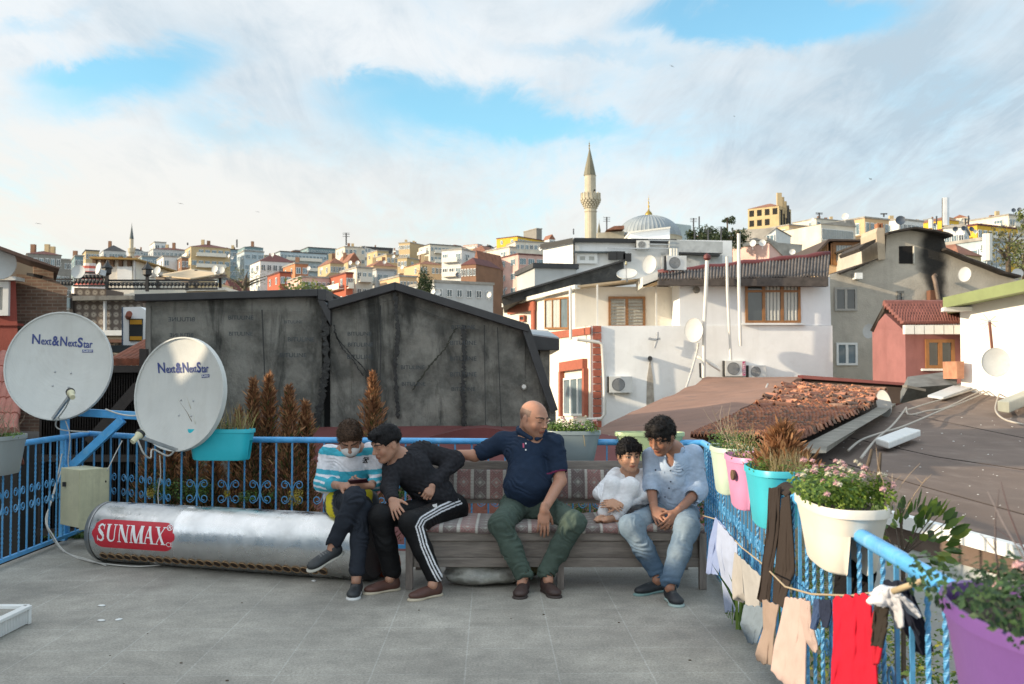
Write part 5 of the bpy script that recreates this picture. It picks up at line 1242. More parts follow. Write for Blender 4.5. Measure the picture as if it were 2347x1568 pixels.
for k in(0,1):
 pass
mb=MB()
for a,b in(((1990,1165),(2340,1262)),):mb.bar(W(a[0]-8,a[1]+6,8.1),W(2700,1362,6.55),.10,.10)
mb.build('gutter',M_white,t)
a=W(1990,1180,8.2); b=W(2700,1372,6.6); MB().prism([a,b,b-Vector((0,0,4)),a-Vector((0,0,4))],(.5,2,0)).build('siding_wall',mat('white_siding',(.52,.54,.53),.8,.1,3,.3,15),t)
for seam in([(1900,1060),(2100,1120),(2347,1190)],[(1950,1010),(2150,1055),(2347,1085)],[(2060,950),(2347,1010)]):
 pts=[onroof(*q,lift=.0) for q in seam]; MB().tube(pts,.006,5).build('felt_seam',mat('felt_joint',(.05,.038,.034),.9),t)
p=[onroof(*V(13,x,y),lift=.12) for x,y in((1205,692),(1305,727),(1552,622),(1432,598))]
o=MB().prism(p,(0,0,-.10)).build('roof_hatch',M_white,bevel=.02); tag(o,'flat white rectangular lid lying on the dark felt roof','roof hatch')
p=[onroof(*V(13,x,y),lift=.08) for x,y in((1605,312),(1725,330),(1990,228),(1850,216))]
o=MB().prism(p,(0,0,-.05)).build('sheet_metal',mat('galvanised_sheet',(.50,.52,.54),.5,.1,3),None); tag(o,'pale metal sheet lying at the top of the dark felt roof','metal sheet')
p=[onroof(*V(13,x,y),lift=.25) for x,y in((2145,428),(2235,440),(2480,330),(2370,320))]
o=MB().prism(p,(0,0,-.22)).build('skylight',mat('greenish_glazing',(.30,.31,.26),.4,.1),None,bevel=.02); tag(o,'greenish glazed skylight box on the dark felt roof at the right edge','skylight')
M_rc=mat('pale_roof_cable',(.42,.38,.33),.7,.1,8,0)
for i,(pts,lb) in enumerate([([(990,755),(1090,670),(1250,610),(1380,570),(1500,520),(1720,420),(1850,370),(2100,260)],'longest pale cable looping up the dark felt roof'), ([(1090,820),(1160,720),(1230,640),(1330,550),(1400,460),(1440,400)],'cable climbing straight from the planter to the roof dish'), ([(1440,400),(1460,460),(1600,430),(1750,400),(1950,300),(2120,235)],'cable running from the roof dish to the white wall'), ([(1450,420),(1600,370),(1800,310),(2000,245)],'upper straight cable right of the roof dish'), ([(2180,235),(2140,340),(2130,430),(2200,500),(2340,540)],'cable hooking round the glazed skylight')]):
 cable([onroof(*V(13,x,y),lift=.05) for x,y in pts],.018,lb,M_rc,group='cables over the roofs')
c=onroof(2025,952,.0); smalldish(2026,925,c.y-.2,17,'oval dish standing between the tile roof and the dark felt roof',(-1.1,-1,.05),ry=31,roll=.25)
mb=MB(); rs=np.random.RandomState(8)
for i in range(110):
 u,v=rs.uniform(1850,2340),rs.uniform(905,1200)
 q=onroof(u,v,0)
 if q.z<3 and abs(q.y-15)>1e-3:s=rs.uniform(.004,.013)*q.y/14; mb.ball(q-Vector((0,0,.035)),(s*1.5,s,s*.4),5)
o=mb.build('roof_litter',M_white,None); tag(o,'white crumbs of plaster scattered over the dark felt roof','litter',kind='stuff')
t=thing('rubble_low_wall',W(2120,900,25),'low ledge with grey coping between red shed and white wall','wall')
MB().prism([WZ(13,1450,130,26),WZ(13,1830,80,26),WZ(13,1830,190,25),WZ(13,1450,215,25)],(0,.5,-.4)).build('ledge',mat('slate_render',(.13,.14,.145),.9,.3),t)
MB().prism([WZ(13,1445,195,25),WZ(13,1590,225,25),WZ(13,1590,245,25),WZ(13,1445,215,25)],(0,.3,0)).build('coping',M_conc,t)
# ground, hillside and the far town
HILL=[(-400,-12),(60,-12),(100,-8),(150,-2),(200,5),(260,14),(350,28),(450,44),(550,58),(650,66),(900,66),(2500,30)]
def zg(y,x=0):
 for(a,za),(b,zb) in zip(HILL,HILL[1:]):
  if y<=b:return za+(zb-za)*(max(y,a)-a)/(b-a)
 return HILL[-1][1]
def ground():
 from mathutils import noise as mn
 mb=MB(); ys=[-60,5,30,60,80,100,125,150,175,200,250,300,375,450,600,900,1500,2500]
 n=50; vs=[]
 for y in ys:
  for i in range(n+1):
   x=(i/n-.5)*2*(120+y*1.0) if y>0 else(i/n-.5)*240
   vs.append((x,y,zg(y)+(2.5*mn.noise(Vector((x*.02,y*.02,0))) if y>90 else 0)))
 fs=[(j*(n+1)+i,j*(n+1)+i+1,(j+1)*(n+1)+i+1,(j+1)*(n+1)+i) for j in range(len(ys)-1) for i in range(n)]
 mb.add(vs,fs); o=mb.build('ground',mat('hillside_scrub',(.085,.085,.055),.95,.4,.08,.3,2,dirt=.5,dcol=(.14,.12,.10)),smooth=True,origin=(0,0,-12)); tag(o,kind='structure')
ground()
PAL={'cream':(.60,.55,.46),'white':(.72,.71,.69),'beige':(.46,.41,.34),'grey':(.30,.31,.31),'pale grey':(.44,.45,.45),'pink':(.58,.38,.33),'peach':(.60,.46,.35),'yellow':(.62,.38,.04),'orange':(.46,.19,.09),'red':(.38,.10,.055), 'blue grey':(.22,.29,.33),'brown':(.24,.13,.08),'teal grey':(.17,.25,.27),'pale blue':(.40,.48,.52),'ochre':(.48,.37,.20),'dark':(.07,.065,.06)}
def wm(c):return mat(c.replace(' ','_')+'_render',PAL[c],.88,.13,.5,.15,6,streak=.3,scol=tuple(x*.62 for x in PAL[c]),dirt=.2,dcol=tuple(x*.7 for x in PAL[c]))
ROOFM={'tile':mat('far_roof_tiles',(.24,.105,.065),.85,.3,.9,.3,5,dirt=.35,dcol=(.12,.055,.04)),'maroon':mat('far_maroon_roof',(.11,.035,.032),.8,.2,1),'dark':mat('far_dark_roof',(.055,.055,.058),.8,.3,1),'flat':mat('far_flat_roof',(.30,.28,.25),.9,.3,1)}
def unit_window(k,glass,frame):
 mb=MB(); mb.obox((-.5,0,0),(1,0,0),(0,-.06,0),(0,0,1),1)
 for b in((-.5,0,.08,1),(.42,0,.08,1),(-.42,0,.84,.07),(-.42,.93,.84,.07),(-.04,.07,.08,.86)) if k==0 else((-.5,0,.03,1),(.47,0,.03,1),(-.47,0,.94,.06),(-.47,.94,.94,.06),(-.18,.06,.03,.88),(.15,.06,.03,.88)):
  mb.obox((b[0],-.06,b[1]),(b[2],0,0),(0,-.05,0),(0,0,b[3]),0)
 me=mb.mesh('window'); me.materials.append(frame); me.materials.append(glass); return me
M_fg=mat('far_glass_dark',(.04,.055,.065),.12,.3,3,0,spec=.8); M_fgb=mat('far_glass_blue',(.11,.17,.20),.12,.3,3,0,spec=.8)
M_hole2=mat('far_dark_opening',(.012,.011,.010),.9,0)
UW=[unit_window(0,M_fg,M_whitefr),unit_window(0,M_fgb,M_whitefr),unit_window(1,M_fgb,M_whitefr),unit_window(0,M_fg,M_brownfr)]
mbh=MB(); mbh.obox((-.5,0,0),(1,0,0),(0,-.05,0),(0,0,1)); UWH=mbh.mesh('window_opening'); UWH.materials.append(M_hole2)
rc=random.Random(11)
NB=0
def bld(zone,x0,x1,yt,Y,c,label,roof='flat',rows=2,cols=3,sf=.3,th=28,mirror=False,h=None,rcol='tile',win=0,balc=0,group=None,cat='building',winw=1.1,winh=1.35,side=True,chim=0,fh=3.1,rise=None,name=None,wm_=None):
 """block with its near vertical corner at depth Y; u0..u1 covers both visible faces"""
 K=1 if zone==0 or(zone==3 and Y==60) else 1.9 if Y>=88 else 1.5
 if K>1:
  Y*=K; cols=int(round(cols*K*.85)); rows=int(round(rows*K)); balc=int(round(balc*K)); rise=rise*K*.8 if rise else rise; winw=min(winw,2.6)
  while rows*cols>64:rows-=1
 u0,vt=V(zone,x0,yt); u1,_=V(zone,x1,yt); th=R(th)
 if mirror:uc=u1-(u1-u0)*sf
 else:uc=u0+(u1-u0)*sf
 C=W(uc,vt,Y); sg=-1 if mirror else 1
 fd=Vector((sg*math.cos(th),math.sin(th),0)); sd=Vector((-sg*math.sin(th),math.cos(th),0))
 wf=abs((u1-uc) if not mirror else(uc-u0))*Y/FL/math.cos(th); ws=max(abs((uc-u0) if not mirror else(u1-uc))*Y/FL/math.sin(th),5.0*K)
 zt=C.z; zb=zg(Y)-7
 if h:zb=min(zb,zt-h) if False else zt-h
 zb=min(zb,zt-4)
 O=Vector((C.x,C.y,0))
 name=name or{'flat':'apartment_building','hip':'tiled_house','gable':'gabled_house','shed':'house','glass':'building'}[roof]
 ctr=O+fd*wf/2+sd*ws/2
 t=thing(name,(ctr.x,ctr.y,zb),label,cat,group)
 m=wm_ or wm(c)
 MB().prism([O+Vector((0,0,zb)),O+fd*wf+Vector((0,0,zb)),O+fd*wf+sd*ws+Vector((0,0,zb)),O+sd*ws+Vector((0,0,zb))],(0,0,zt-zb)).build('wall',m,t)
 e=.14; Zt=Vector((0,0,zt))
 q=[O-fd*e-sd*e,O+fd*(wf+e)-sd*e,O+fd*(wf+e)+sd*(ws+e),O-fd*e+sd*(ws+e)]
 if roof=='flat':
  MB().prism([p+Zt+Vector((0,0,.003)) for p in q],(0,0,.3)).build('roof',ROOFM['flat'] if rcol=='tile' else ROOFM[rcol],t)
 elif roof=='hip':
  rs_=(rise or min(wf,ws)*.2)*.62; c0=(q[0]+q[1]+q[2]+q[3])/4; L=(wf-ws)/2 if wf>ws else 0; L2=(ws-wf)/2 if ws>wf else 0
  r0=c0-fd*L-sd*L2+Zt+Vector((0,0,rs_)); r1=c0+fd*L+sd*L2+Zt+Vector((0,0,rs_))
  mb=MB(); Q=[p+Zt for p in q]
  if wf>=ws:mb.add(Q+[r0,r1],[(0,1,5,4),(1,2,5),(2,3,4,5),(3,0,4),(3,2,1,0)])
  else:mb.add(Q+[r0,r1],[(0,1,4),(1,2,5,4),(2,3,5),(3,0,4,5),(3,2,1,0)])
  mb.build('roof',ROOFM[rcol],t)
 elif roof in('gable','shed'):
  rs_=rise or wf*.22
  Q=[p+Zt for p in q]; k=.5 if roof=='gable' else.92
  a=Q[0].lerp(Q[1],k)+Vector((0,0,rs_)); b=Q[3].lerp(Q[2],k)+Vector((0,0,rs_))
  MB().add([Q[0],Q[1],Q[2],Q[3],a,b],[(0,4,5,3),(4,1,2,5),(3,2,1,0),(0,1,4),(3,5,2)]).build('roof',ROOFM[rcol],t)
  MB().add([O+Zt+Vector((0,0,.01)),O+fd*wf+Zt+Vector((0,0,.01)),(O+fd*wf*k)+Zt+Vector((0,0,rs_*.93))-sd*e*.0],[(0,1,2)])
 def wins(o,d,n,w,rows,cols,ww,wh):
  if cols<1:return
  ww=min(ww,w/cols*.72); rz=math.atan2(d.y,d.x)
  for r in range(rows):
   z=zt-.75-wh-r*fh
   for k in range(cols):
    p=o+d*(w*(k+.5)/cols);
    if rc.random()<.06:continue
    x=bpy.data.objects.new('window',UWH if win=='hole' else(rc.choice(UW[:2]) if win==0 else UW[win])); col.objects.link(x); x.parent=t
    x.location=p+Vector((0,0,z))-WL[t.name]; x.scale=(ww if d.dot(n.cross(Vector((0,0,1)))) else ww,1,wh)
    x.rotation_euler=(0,0,math.atan2(-n.x,n.y)+math.pi)
    KIDS.setdefault(t.name,[]).append(x)
   if balc and r<balc:
    a=o+d*w*.12; bb=d*w*.76; zz=z-.55
    mb=MB(); mb.obox(a+Vector((0,0,zz)),bb,n*1.0,(0,0,.18)); mb.obox(a+Vector((0,0,zz+.181))+n*.93,bb,n*.07,(0,0,.85)); mb.build('balcony',M_wht2,t)
 wins(O,fd,-sd,wf,rows,cols,winw,winh)
 if side and ws>3:wins(O,sd,-fd,ws,rows,max(1,int(ws/3.2)) if cols else 0,winw,winh)
 for k in range(chim):
  p=O+fd*wf*rc.uniform(.2,.8)+sd*ws*rc.uniform(.2,.6)+Zt; hh=rc.uniform(.8,2)+max(rise or 0,0)*.5
  MB().box(p+Vector((0,0,hh/2)),(.8,.7,hh)).build('chimney',wm('beige') if k%3 else wm('brown'),t)
 return t,O,fd,sd,wf,ws,zt
B=bld
B(15,300,820,170,95,'grey','grey block with a low maroon roof just right of the brick house eave','hip',2,4,rcol='maroon',rise=1.0,chim=3,sf=.2)
B(15,800,1100,262,120,'grey','long grey apartment block left of the dish on the fretwork terrace','flat',4,5,sf=.15)
B(15,1080,1225,212,112,'teal grey','narrow dark grey block with an antenna, beside the taller windowed one','flat',3,2,chim=1)
B(15,1212,1450,130,135,'beige','greenish beige block with tall paired windows left of the white penthouse','flat',3,3,rcol='dark')
B(15,1428,1830,125,150,'pale grey','white roofed penthouse with slanted glass over the white roof room','hip',1,5,rcol='dark',win=2,rise=2.2,chim=1)
B(1,1225,1670,292,150,'pale grey','wide pale block with a maroon roof right of the small minaret','hip',4,6,rcol='maroon',rise=1.2,win=1,chim=2)
B(1,1335,1458,235,160,'white','small white rooftop box with orange side on the maroon roofed block','flat',1,1)
B(1,1655,2000,270,145,'beige','pinkish beige block with rows of glazed balconies and maroon roof','hip',3,4,rcol='maroon',win=2,winw=3.2,rise=1.5,balc=2,chim=2,sf=.12)
B(1,1385,1600,362,120,'white','white block with small dark windows behind the awning dishes','flat',3,2)
B(1,1590,1665,372,118,'brown','narrow brown block with barred windows between white and beige blocks','flat',3,1)
B(1,1205,1390,362,128,'blue grey','blue grey block with white framed windows right of the white roof room','flat',4,2,win=1)
B(1,1990,2120,300,170,'blue grey','dark slate block with aerials at the left of the teal hotel','flat',3,2,rcol='dark',chim=2)
B(2,70,290,315,150,'pale blue','pale blue block with glass front below the grey penthouse','flat',3,2,win=2,winw=3)
B(2,75,285,275,158,'teal grey','dark grey penthouse with a flat metal roof and tall chimney','hip',1,3,rcol='dark',rise=.8,chim=1)
B(2,155,560,400,115,'white','white villa with a wide maroon hipped roof','hip',2,4,rcol='maroon',rise=2.4,winw=2)
B(2,430,832,318,165,'pale blue','long bluish hotel block with balconies and dark top storey','flat',3,8,rcol='dark',win=2,winw=2.6,balc=3,sf=.06)
B(2,680,970,282,185,'teal grey','grey flat block with strip windows behind the bluish hotel','flat',2,8,rcol='dark',win=2,winw=1.6,sf=.08)
B(2,540,692,425,110,'orange','small orange block with a square chimney tower','flat',1,1,rcol='flat',chim=1)
B(2,410,545,505,102,'red','bright orange red house with a flat roof left of the pink house','flat',1,1,rcol='maroon')
B(2,505,965,545,95,'pink','long pale pink house just above the black wall','flat',2,5,winw=.8,rcol='flat')
B(2,955,1095,512,92,'red','red orange house with white windows and washing','flat',3,2,rcol='maroon',balc=2,sf=.6)
B(2,1075,1265,462,98,'cream','cream block with curved balconies beside the red orange house','flat',3,2,balc=3)
B(2,1245,1460,480,103,'pale grey','pale block with glass balcony rails right of the curved balconies','flat',3,2,win=2,balc=3,winw=2.5)
B(2,850,1010,420,120,'beige','low beige house with tiled roofs above the red orange house','hip',1,3,rise=1.6,chim=2)
B(2,1010,1160,410,128,'beige','small tiled house with dishes beside a pointed turret','gable',1,2,rise=1.6,chim=1)
B(2,1195,1480,440,124,'peach','peach house with an orange tiled roof below the long white block','hip',1,4,rise=1.8,chim=2)
B(2,955,1195,275,170,'cream','cream stepped block on the skyline with a flat roof terrace','flat',3,3,chim=2)
B(2,1060,1440,268,190,'white','long white block with a dark flat roof on the skyline','shed',2,6,rcol='dark',rise=-1.5,side=False)
B(2,1275,1410,310,165,'ochre','small ochre block below the long white skyline block','flat',1,2)
B(2,1500,1765,238,175,'beige','beige skyline block with roof clutter and blank side','flat',2,3,chim=3,mirror=True,sf=.6,side=False)
B(2,1755,2050,255,168,'cream','cream block with vertical strip windows and hanging plants','flat',2,5,rcol='dark',win=2,balc=1,sf=.1)
B(2,1355,1500,345,140,'beige','low beige block with many dishes on its flat roof','flat',1,2)
B(2,1490,1640,375,135,'ochre','ochre house with dishes below the beige skyline block','flat',1,2,mirror=True,sf=.4)
B(2,1610,1890,425,118,'peach','peach house with tiled roof and chimneys behind the cypress','hip',2,4,rise=1.2,chim=3)
B(2,1880,2250,300,112,'white','tall white house with a shaded right side and small balconies','flat',4,2,mirror=True,sf=.5,win=0,winw=1.5,rcol='flat',balc=2)
B(2,2055,2330,430,96,'brown','brown brick house with a pale front above the grey block','hip',2,3,mirror=True,sf=.5,rise=1.6,side=False,rcol='maroon')
B(2,1805,2340,590,78,'pale grey','wide plain grey block with a few tiny windows right of the cypress','flat',1,5,winw=.7,winh=.9,side=False,sf=.03)
B(2,1450,1660,540,90,'peach','peach block with strip windows left of the cypress','flat',2,3,balc=1)
B(3,170,372,1035,118,'cream','tall cream block with stacked balconies lit by the sun','flat',5,1,sf=.7,th=35,balc=5,rcol='flat',winw=2)
B(3,365,622,1098,112,'pink','pink block with glazed balconies left of the white modern building','flat',4,2,win=2,rcol='maroon',winw=2,sf=.1)
B(3,-60,168,1070,140,'white','white house with an orange tiled roof and balcony','hip',2,2,rise=2.2,mirror=True,sf=.3)
B(3,-10,172,1200,100,'brown','brown brick house corner below the tiled white house','gable',1,0,mirror=True,sf=.7,rise=2)
B(3,335,628,940,180,'yellow','block with a yellow end wall and red banded windows','flat',1,7,rcol='maroon',win=1,sf=.16,th=50)
B(3,530,600,870,185,'grey','grey rooftop plant room on the yellow ended block','flat',0,0)
t_,O_,fd_,sd_,wf_,ws_,zt_=B(3,345,1300,985,150,'cream','long low cream building running up to the mosque','flat',1,14,sf=.02,th=16,rcol='flat',winw=1.6,side=False)
B(3,515,910,1218,60,'pale grey','low grey house with a dark flat roof in front of the white modern building','flat',1,3,rcol='dark',sf=.05,th=12,side=False)
def modern():
 Y=62.0; z=lambda x,y,yy=Y:WZ(3,x,y,yy)
 t=thing('modern_white_building',z(1300,1500,Y+4),'white modern building with black edging in front of the mosque','building')
 c=z(885,955); dx=Vector((1,.10,0)).normalized();
 L1=(z(2205,975,Y+4).x-c.x); sdv=Vector((-.62,1,0)).normalized(); l=z(612,1025,Y+12); zb=-6
 O=Vector((c.x,Y,0))
 MB().prism([O+Vector((0,0,zb)),O+dx*L1+Vector((0,0,zb)),O+dx*L1+Vector((0,10,zb)),O+sdv*3.5+Vector((0,0,zb))],(0,0,c.z-zb)).build('wall',M_wht,t)
 MB().prism([O+Vector((0,-.3,c.z)),O+dx*L1*.64+Vector((0,-.3,c.z)),O+dx*L1*.64+Vector((0,-.3,c.z-.25)),O+Vector((0,-.3,c.z-.25))],(0,.3,0)).build('edge_trim',M_black,t)
 MB().prism([O-Vector((.1,.1,-c.z)),O+sdv*3.5+Vector((-.2,0,c.z)),O+sdv*3.5+Vector((-.2,0,c.z-.3)),O-Vector((.1,.1,-c.z+.3))],(0,-.2,0)).build('edge_trim',M_black,t)
 MB().prism([z(878,955,Y-.4),z(892,955,Y-.4),z(892,1250,Y-.4),z(878,1250,Y-.4)],(0,.35,0)).build('corner_trim',M_black,t)
 MB().prism([z(885,1066,Y-.5),z(1100,1070,Y-.3),z(1540,1066,Y+1),z(1540,1076,Y+1),z(1100,1082,Y-.3),z(885,1080,Y-.5)],(0,.3,0)).build('ledge',mat('slate_ledge',(.10,.12,.13),.7),t)
 a,b=z(905,1180),z(1092,1090); window(t,(a+b)/2+Vector((0,-.1,0)),dx,(0,-1,0),b.x-a.x,b.z-a.z,2,0,M_whitefr,mat('blind_pane',(.40,.40,.37),.6),.2)
 for x0,x1 in((665,745),(780,840)):
  r0=z(x0,1200,Y+6*(885-x0)/270+.0); r1=z(x1,1100,Y+6*(885-x1)/270)
 for k in(.45,1.4,2.4):
  p=O+sdv*k-Vector((.12,.1,0)); MB().prism([p+Vector((0,0,c.z-3.3)),p+sdv*.62+Vector((0,0,c.z-3.3)),p+sdv*.62+Vector((0,0,c.z-5.6)),p+Vector((0,0,c.z-5.6))],(-.12,-.06,0)).build('window',M_fg,t)
 MB().prism([O+Vector((-.2,-.2,c.z-3)),O+sdv*3.4+Vector((-.2,0,c.z-3)),O+sdv*3.4+Vector((-1.3,-.6,c.z-3.3)),O+Vector((-.8,-.5,c.z-3.2))],(0,0,-.1)).build('canopy',M_whitefr,t)
 MB().prism([z(1390,905,Y+3),z(1735,862,Y+3),z(1735,975,Y+3),z(1390,975,Y+3)],(0,4,0)).build('roof_block',mat('blue_white_paint',(.7,.7,.7)),t)
 MB().prism([z(1375,895,Y+2.8),z(1740,850,Y+2.8),z(1740,863,Y+2.8),z(1375,907,Y+2.8)],(0,4.5,0)).build('roof_block_cap',M_wht2,t)
 MB().prism([z(1735,968,Y-.2),z(2205,985,Y-.2),z(2205,1085,Y-.2),z(1735,1075,Y-.2)],(0,.6,0)).build('block_wall',mat('grey_blockwork',(.36,.38,.39),.9,.2,2,.4,10),t)
 MB().prism([z(1800,1078,Y-.6),z(2180,1095,Y-.6),z(2180,1110,Y-.6),z(1800,1090,Y-.6)],(0,1,0)).build('ledge',M_black,t)
 MB().prism([z(1800,1100,Y-.1),z(2200,1100,Y-.1),z(2200,1300,Y-.1),z(1660,1300,Y-.1),z(1660,1080,Y-.1)],(0,.3,0)).build('wall_patch',mat('patched_render',(.42,.43,.43),.9,.3,1.5,dirt=.6,dcol=(.16,.16,.16)),t)
 for x in(1748,1772,1796):MB().tube([z(x,1130,Y-.6),z(x,1045,Y-.6)],.12,8).build('flue_pipe',M_pipe,t,smooth=40)
 for y in(970,1005,1040):MB().bar(z(1545,y,Y-.3),z(1730,y+5,Y-.3),.06,.06).build('pipe',M_zinc,t)
 MB().bar(z(1180,1040,Y-.3),z(1545,1045,Y-.3),.08,.08).build('pipe',M_zinc,t)
 for x,y in((1225,1110),(1300,1108),(1355,1125)):MB().box(z(x,y,Y-.2),(.5,.3,.5)).build('vent_hole',M_black,t)
 return O,c
O2,c2=modern()
acunit(WZ(3,1492,1018,62),(1,0,0),(0,-1,0),.82,'air conditioner on the upper wall of the white modern building')
# mosque
def mosque():
 M_st=mat('pale_limestone',(.46,.41,.31),.88,.16,.8,.3,4,streak=.35,scol=(.27,.24,.18)); M_lead=mat('lead_sheet',(.25,.28,.30),.55,.15,.6,.2,3,streak=.3,scol=(.36,.38,.38)); M_spire=mat('lead_spire',(.17,.155,.105),.7,.25,.8,streak=.3)
 M_gold=mat('gilt_finial',(.32,.22,.05),.45,.2,3,metal=.6)
 Y=150.0; s=Y/FL
 zc=lambda x,y:WZ(3,x,y,Y)
 b=zc(1033,1000)
 t=thing('minaret',(b.x,Y,zg(Y)),'tall stone minaret with one balcony and a pointed lead cap','minaret')
 z=lambda y:zc(1030,y).z; k=.25823*s
 x=b.x; n=16
 MB().lathe((x,Y,0),[(54*k,zg(Y)-5),(52*k,z(720)),(52*k,z(690))],n,cap=True).build('shaft',M_st,t)
 MB().lathe((x,Y,0),[(56*k,z(722)),(58*k,z(716)),(55*k,z(712))],n).build('ring',M_st,t)
 mb=MB();
 for q,(r0,y0,y1) in enumerate([(58,690,672),(66,672,655),(74,655,640),(82,640,622),(87,622,603)]):
  for j in range(n):
   a=2*math.pi*(j+.5*(q%2))/n; mb.box((x+r0*k*.93*math.cos(a),Y+r0*k*.93*math.sin(a),(z(y0)+z(y1))/2),(r0*k*.26,r0*k*.26,z(y1)-z(y0)),a)
 mb.lathe((x,Y,0),[(52*k,z(692)),(60*k,z(665)),(78*k,z(625)),(86*k,z(603)),(86*k,z(600)),(50*k,z(600))],n); mb.build('corbelling',M_st,t)
 mb=MB(); mb.lathe((x,Y,0),[(84*k,z(602)),(84*k,z(562)),(78*k,z(562)),(78*k,z(600))],32)
 for j in range(n):
  a=2*math.pi*j/n; mb.box((x+84*k*math.cos(a),Y+84*k*math.sin(a),(z(555)+z(604))/2),(10*k,10*k,z(553)-z(604)),a)
 mb.build('balcony_parapet',M_st,t)
 MB().lathe((x-3*k,Y,0),[(50*k,z(600)),(50*k,z(405)),(54*k,z(398))],n,cap=True).build('upper_shaft',M_st,t)
 MB().box((x+32*k,Y-40*k,z(545)),(14*k,14*k,34*k)).build('balcony_door',M_hole2,t)
 mb=MB(); mb.lathe((x-8*k,Y,0),[(50*k,z(398)),(55*k,z(396)),(40*k,z(320)),(22*k,z(240)),(4*k,z(160)),(2*k,z(158))],12); mb.build('spire',M_spire,t)
 mb=MB(); mb.lathe((x-11*k,Y,0),[(4*k,z(165)),(6*k,z(150)),(2*k,z(142)),(7*k,z(130)),(2*k,z(120)),(5*k,z(110)),(1*k,z(102)),(.6*k,z(85))],8); mb.build('finial',M_gold,t)
 Yd=168.0; s=Yd/FL; k=.25823*s
 zd=lambda y:WZ(3,1545,y,Yd).z; xd=WZ(3,1548,900,Yd).x
 t=thing('mosque_dome_building',(xd,Yd,zg(Yd)),'mosque with a ribbed grey lead dome and gilt finial','mosque')
 nr=48; mb=MB(); Rr=285*k; z0=zd(950); z1=zd(752)
 def dm(u,v):
  a=2*math.pi*u; ph=v*math.pi/2; rib=1+.012*(1 if(u*nr)%1<.18 else 0)
  return Vector((xd+Rr*math.cos(ph)*math.cos(a)*rib,Yd+Rr*math.cos(ph)*math.sin(a)*rib,z0+(z1-z0)*math.sin(ph)*rib))
 mb.grid(dm,nr*6,16); mb.build('dome',M_lead,t)
 MB().lathe((xd,Yd,0),[(Rr*1.03,zg(Yd)-4),(Rr*1.03,z0-.2),(Rr*1.05,z0),(Rr*.9,z0+.1)],16).build('drum',M_st,t)
 MB().lathe((xd,Yd,0),[(33*k,zd(758)),(33*k,zd(742)),(26*k,zd(725)),(10*k,zd(710)),(4*k,zd(690)),(9*k,zd(672)),(3*k,zd(655)),(7*k,zd(640)),(2*k,zd(620)),(4*k,zd(605)),(1*k,zd(590)),(.6*k,zd(565))],12).build('finial',M_gold,t,smooth=40)
 MB().prism([WZ(3,1090,905,Yd-8),WZ(3,1330,890,Yd-8),WZ(3,1330,1100,Yd-8),WZ(3,1090,1100,Yd-8)],(0,8,0)).build('portico_wall',M_st,t)
 MB().prism([WZ(3,1170,880,Yd-9),WZ(3,1240,845,Yd-9),WZ(3,1330,840,Yd-9),WZ(3,1330,870,Yd-9)],(0,6,0)).build('portico_roof',ROOFM['tile'],t)
 MB().prism([WZ(3,1760,820,200),WZ(3,1925,840,200),WZ(3,1925,1000,200),WZ(3,1760,1000,200)],(0,9,0)).build('annex',wm('blue grey'),t)
 for nm,zn,xx,yt,yb,Y3,w,lb in(('minaret',3,1107,795,1000,230,15,'dark tip of a minaret just right of the tall stone minaret'),('minaret',1,1165,72,420,210,17,'small distant minaret on the left skyline')):
  p=WZ(zn,xx,yb,Y3); kk=.25823*Y3/FL; t=thing(nm,(p.x,Y3,zg(Y3)),lb,'minaret'); zz=lambda y:WZ(zn,xx,y,Y3).z
  if zn==1:
   MB().lathe((p.x,Y3,0),[(26*kk,zg(Y3)-4),(26*kk,zz(345)),(17*kk,zz(340)),(17*kk,zz(205))],12).build('shaft',M_st,t)
   MB().lathe((p.x,Y3,0),[(18*kk,zz(345)),(30*kk,zz(320)),(32*kk,zz(290)),(18*kk,zz(290))],12).build('balcony_parapet',M_st,t)
   MB().lathe((p.x,Y3,0),[(18*kk,zz(205)),(19*kk,zz(203)),(2*kk,zz(85)),(1*kk,zz(60))],10).build('spire',mat('dark_teal_spire',(.06,.08,.085),.6),t)
  else:
   MB().lathe((p.x,Y3,0),[(14*kk,zg(Y3)-4),(14*kk,zz(890)),(15*kk,zz(888)),(1.5*kk,zz(812)),(.7*kk,zz(790))],10).build('spire',M_spire,t)
mosque()
def ruin():
 t,O,fd,sd,wf,ws,zt=B(4,183,545,180,215,'ochre','scorched five storey tower house with empty windows on the skyline','hip',0,0,mirror=True,sf=.42,th=38,rise=2.6,name='tower_house')
 for r in range(4):
  for k in range(4):
   if rc.random()<.15:continue
   x=bpy.data.objects.new('window_opening',UWH); col.objects.link(x); x.parent=t; p=O+fd*wf*(k+.5)/4+Vector((0,0,zt-3.4-r*4.2)); x.location=p-WL[t.name]; x.scale=(2.1,1,2.6); n=-sd; x.rotation_euler=(0,0,math.atan2(-n.x,n.y)+math.pi)
 for k in range(4):
  p=O+sd*ws*(.1+.2*k)+fd*.4; MB().box(p+Vector((0,0,zt+2-k*1.4)),(1.9,1.4,7)).build('chimney',wm('beige') if k<3 else wm('dark'),t)
  MB().prism([O+sd*ws*(.12+.22*k)-fd*.15+Vector((0,0,zt-8)),O+sd*ws*(.27+.22*k)-fd*.15+Vector((0,0,zt-9)),O+sd*ws*(.25+.22*k)-fd*.15+Vector((0,0,zt-1)),O+sd*ws*(.13+.22*k)-fd*.15+Vector((0,0,zt-1.5))],fd*.1).build('scorch_patch',M_hole2,t)
ruin()
B(4,445,730,335,120,'peach','peach block with scaffolding and blue glass below the tower house','flat',2,3,win=2,winw=2.6,balc=1,sf=.1)
B(4,650,1060,285,150,'cream','cluttered cream rooftops with dishes right of the tower house','flat',1,5,chim=4,sf=.1)
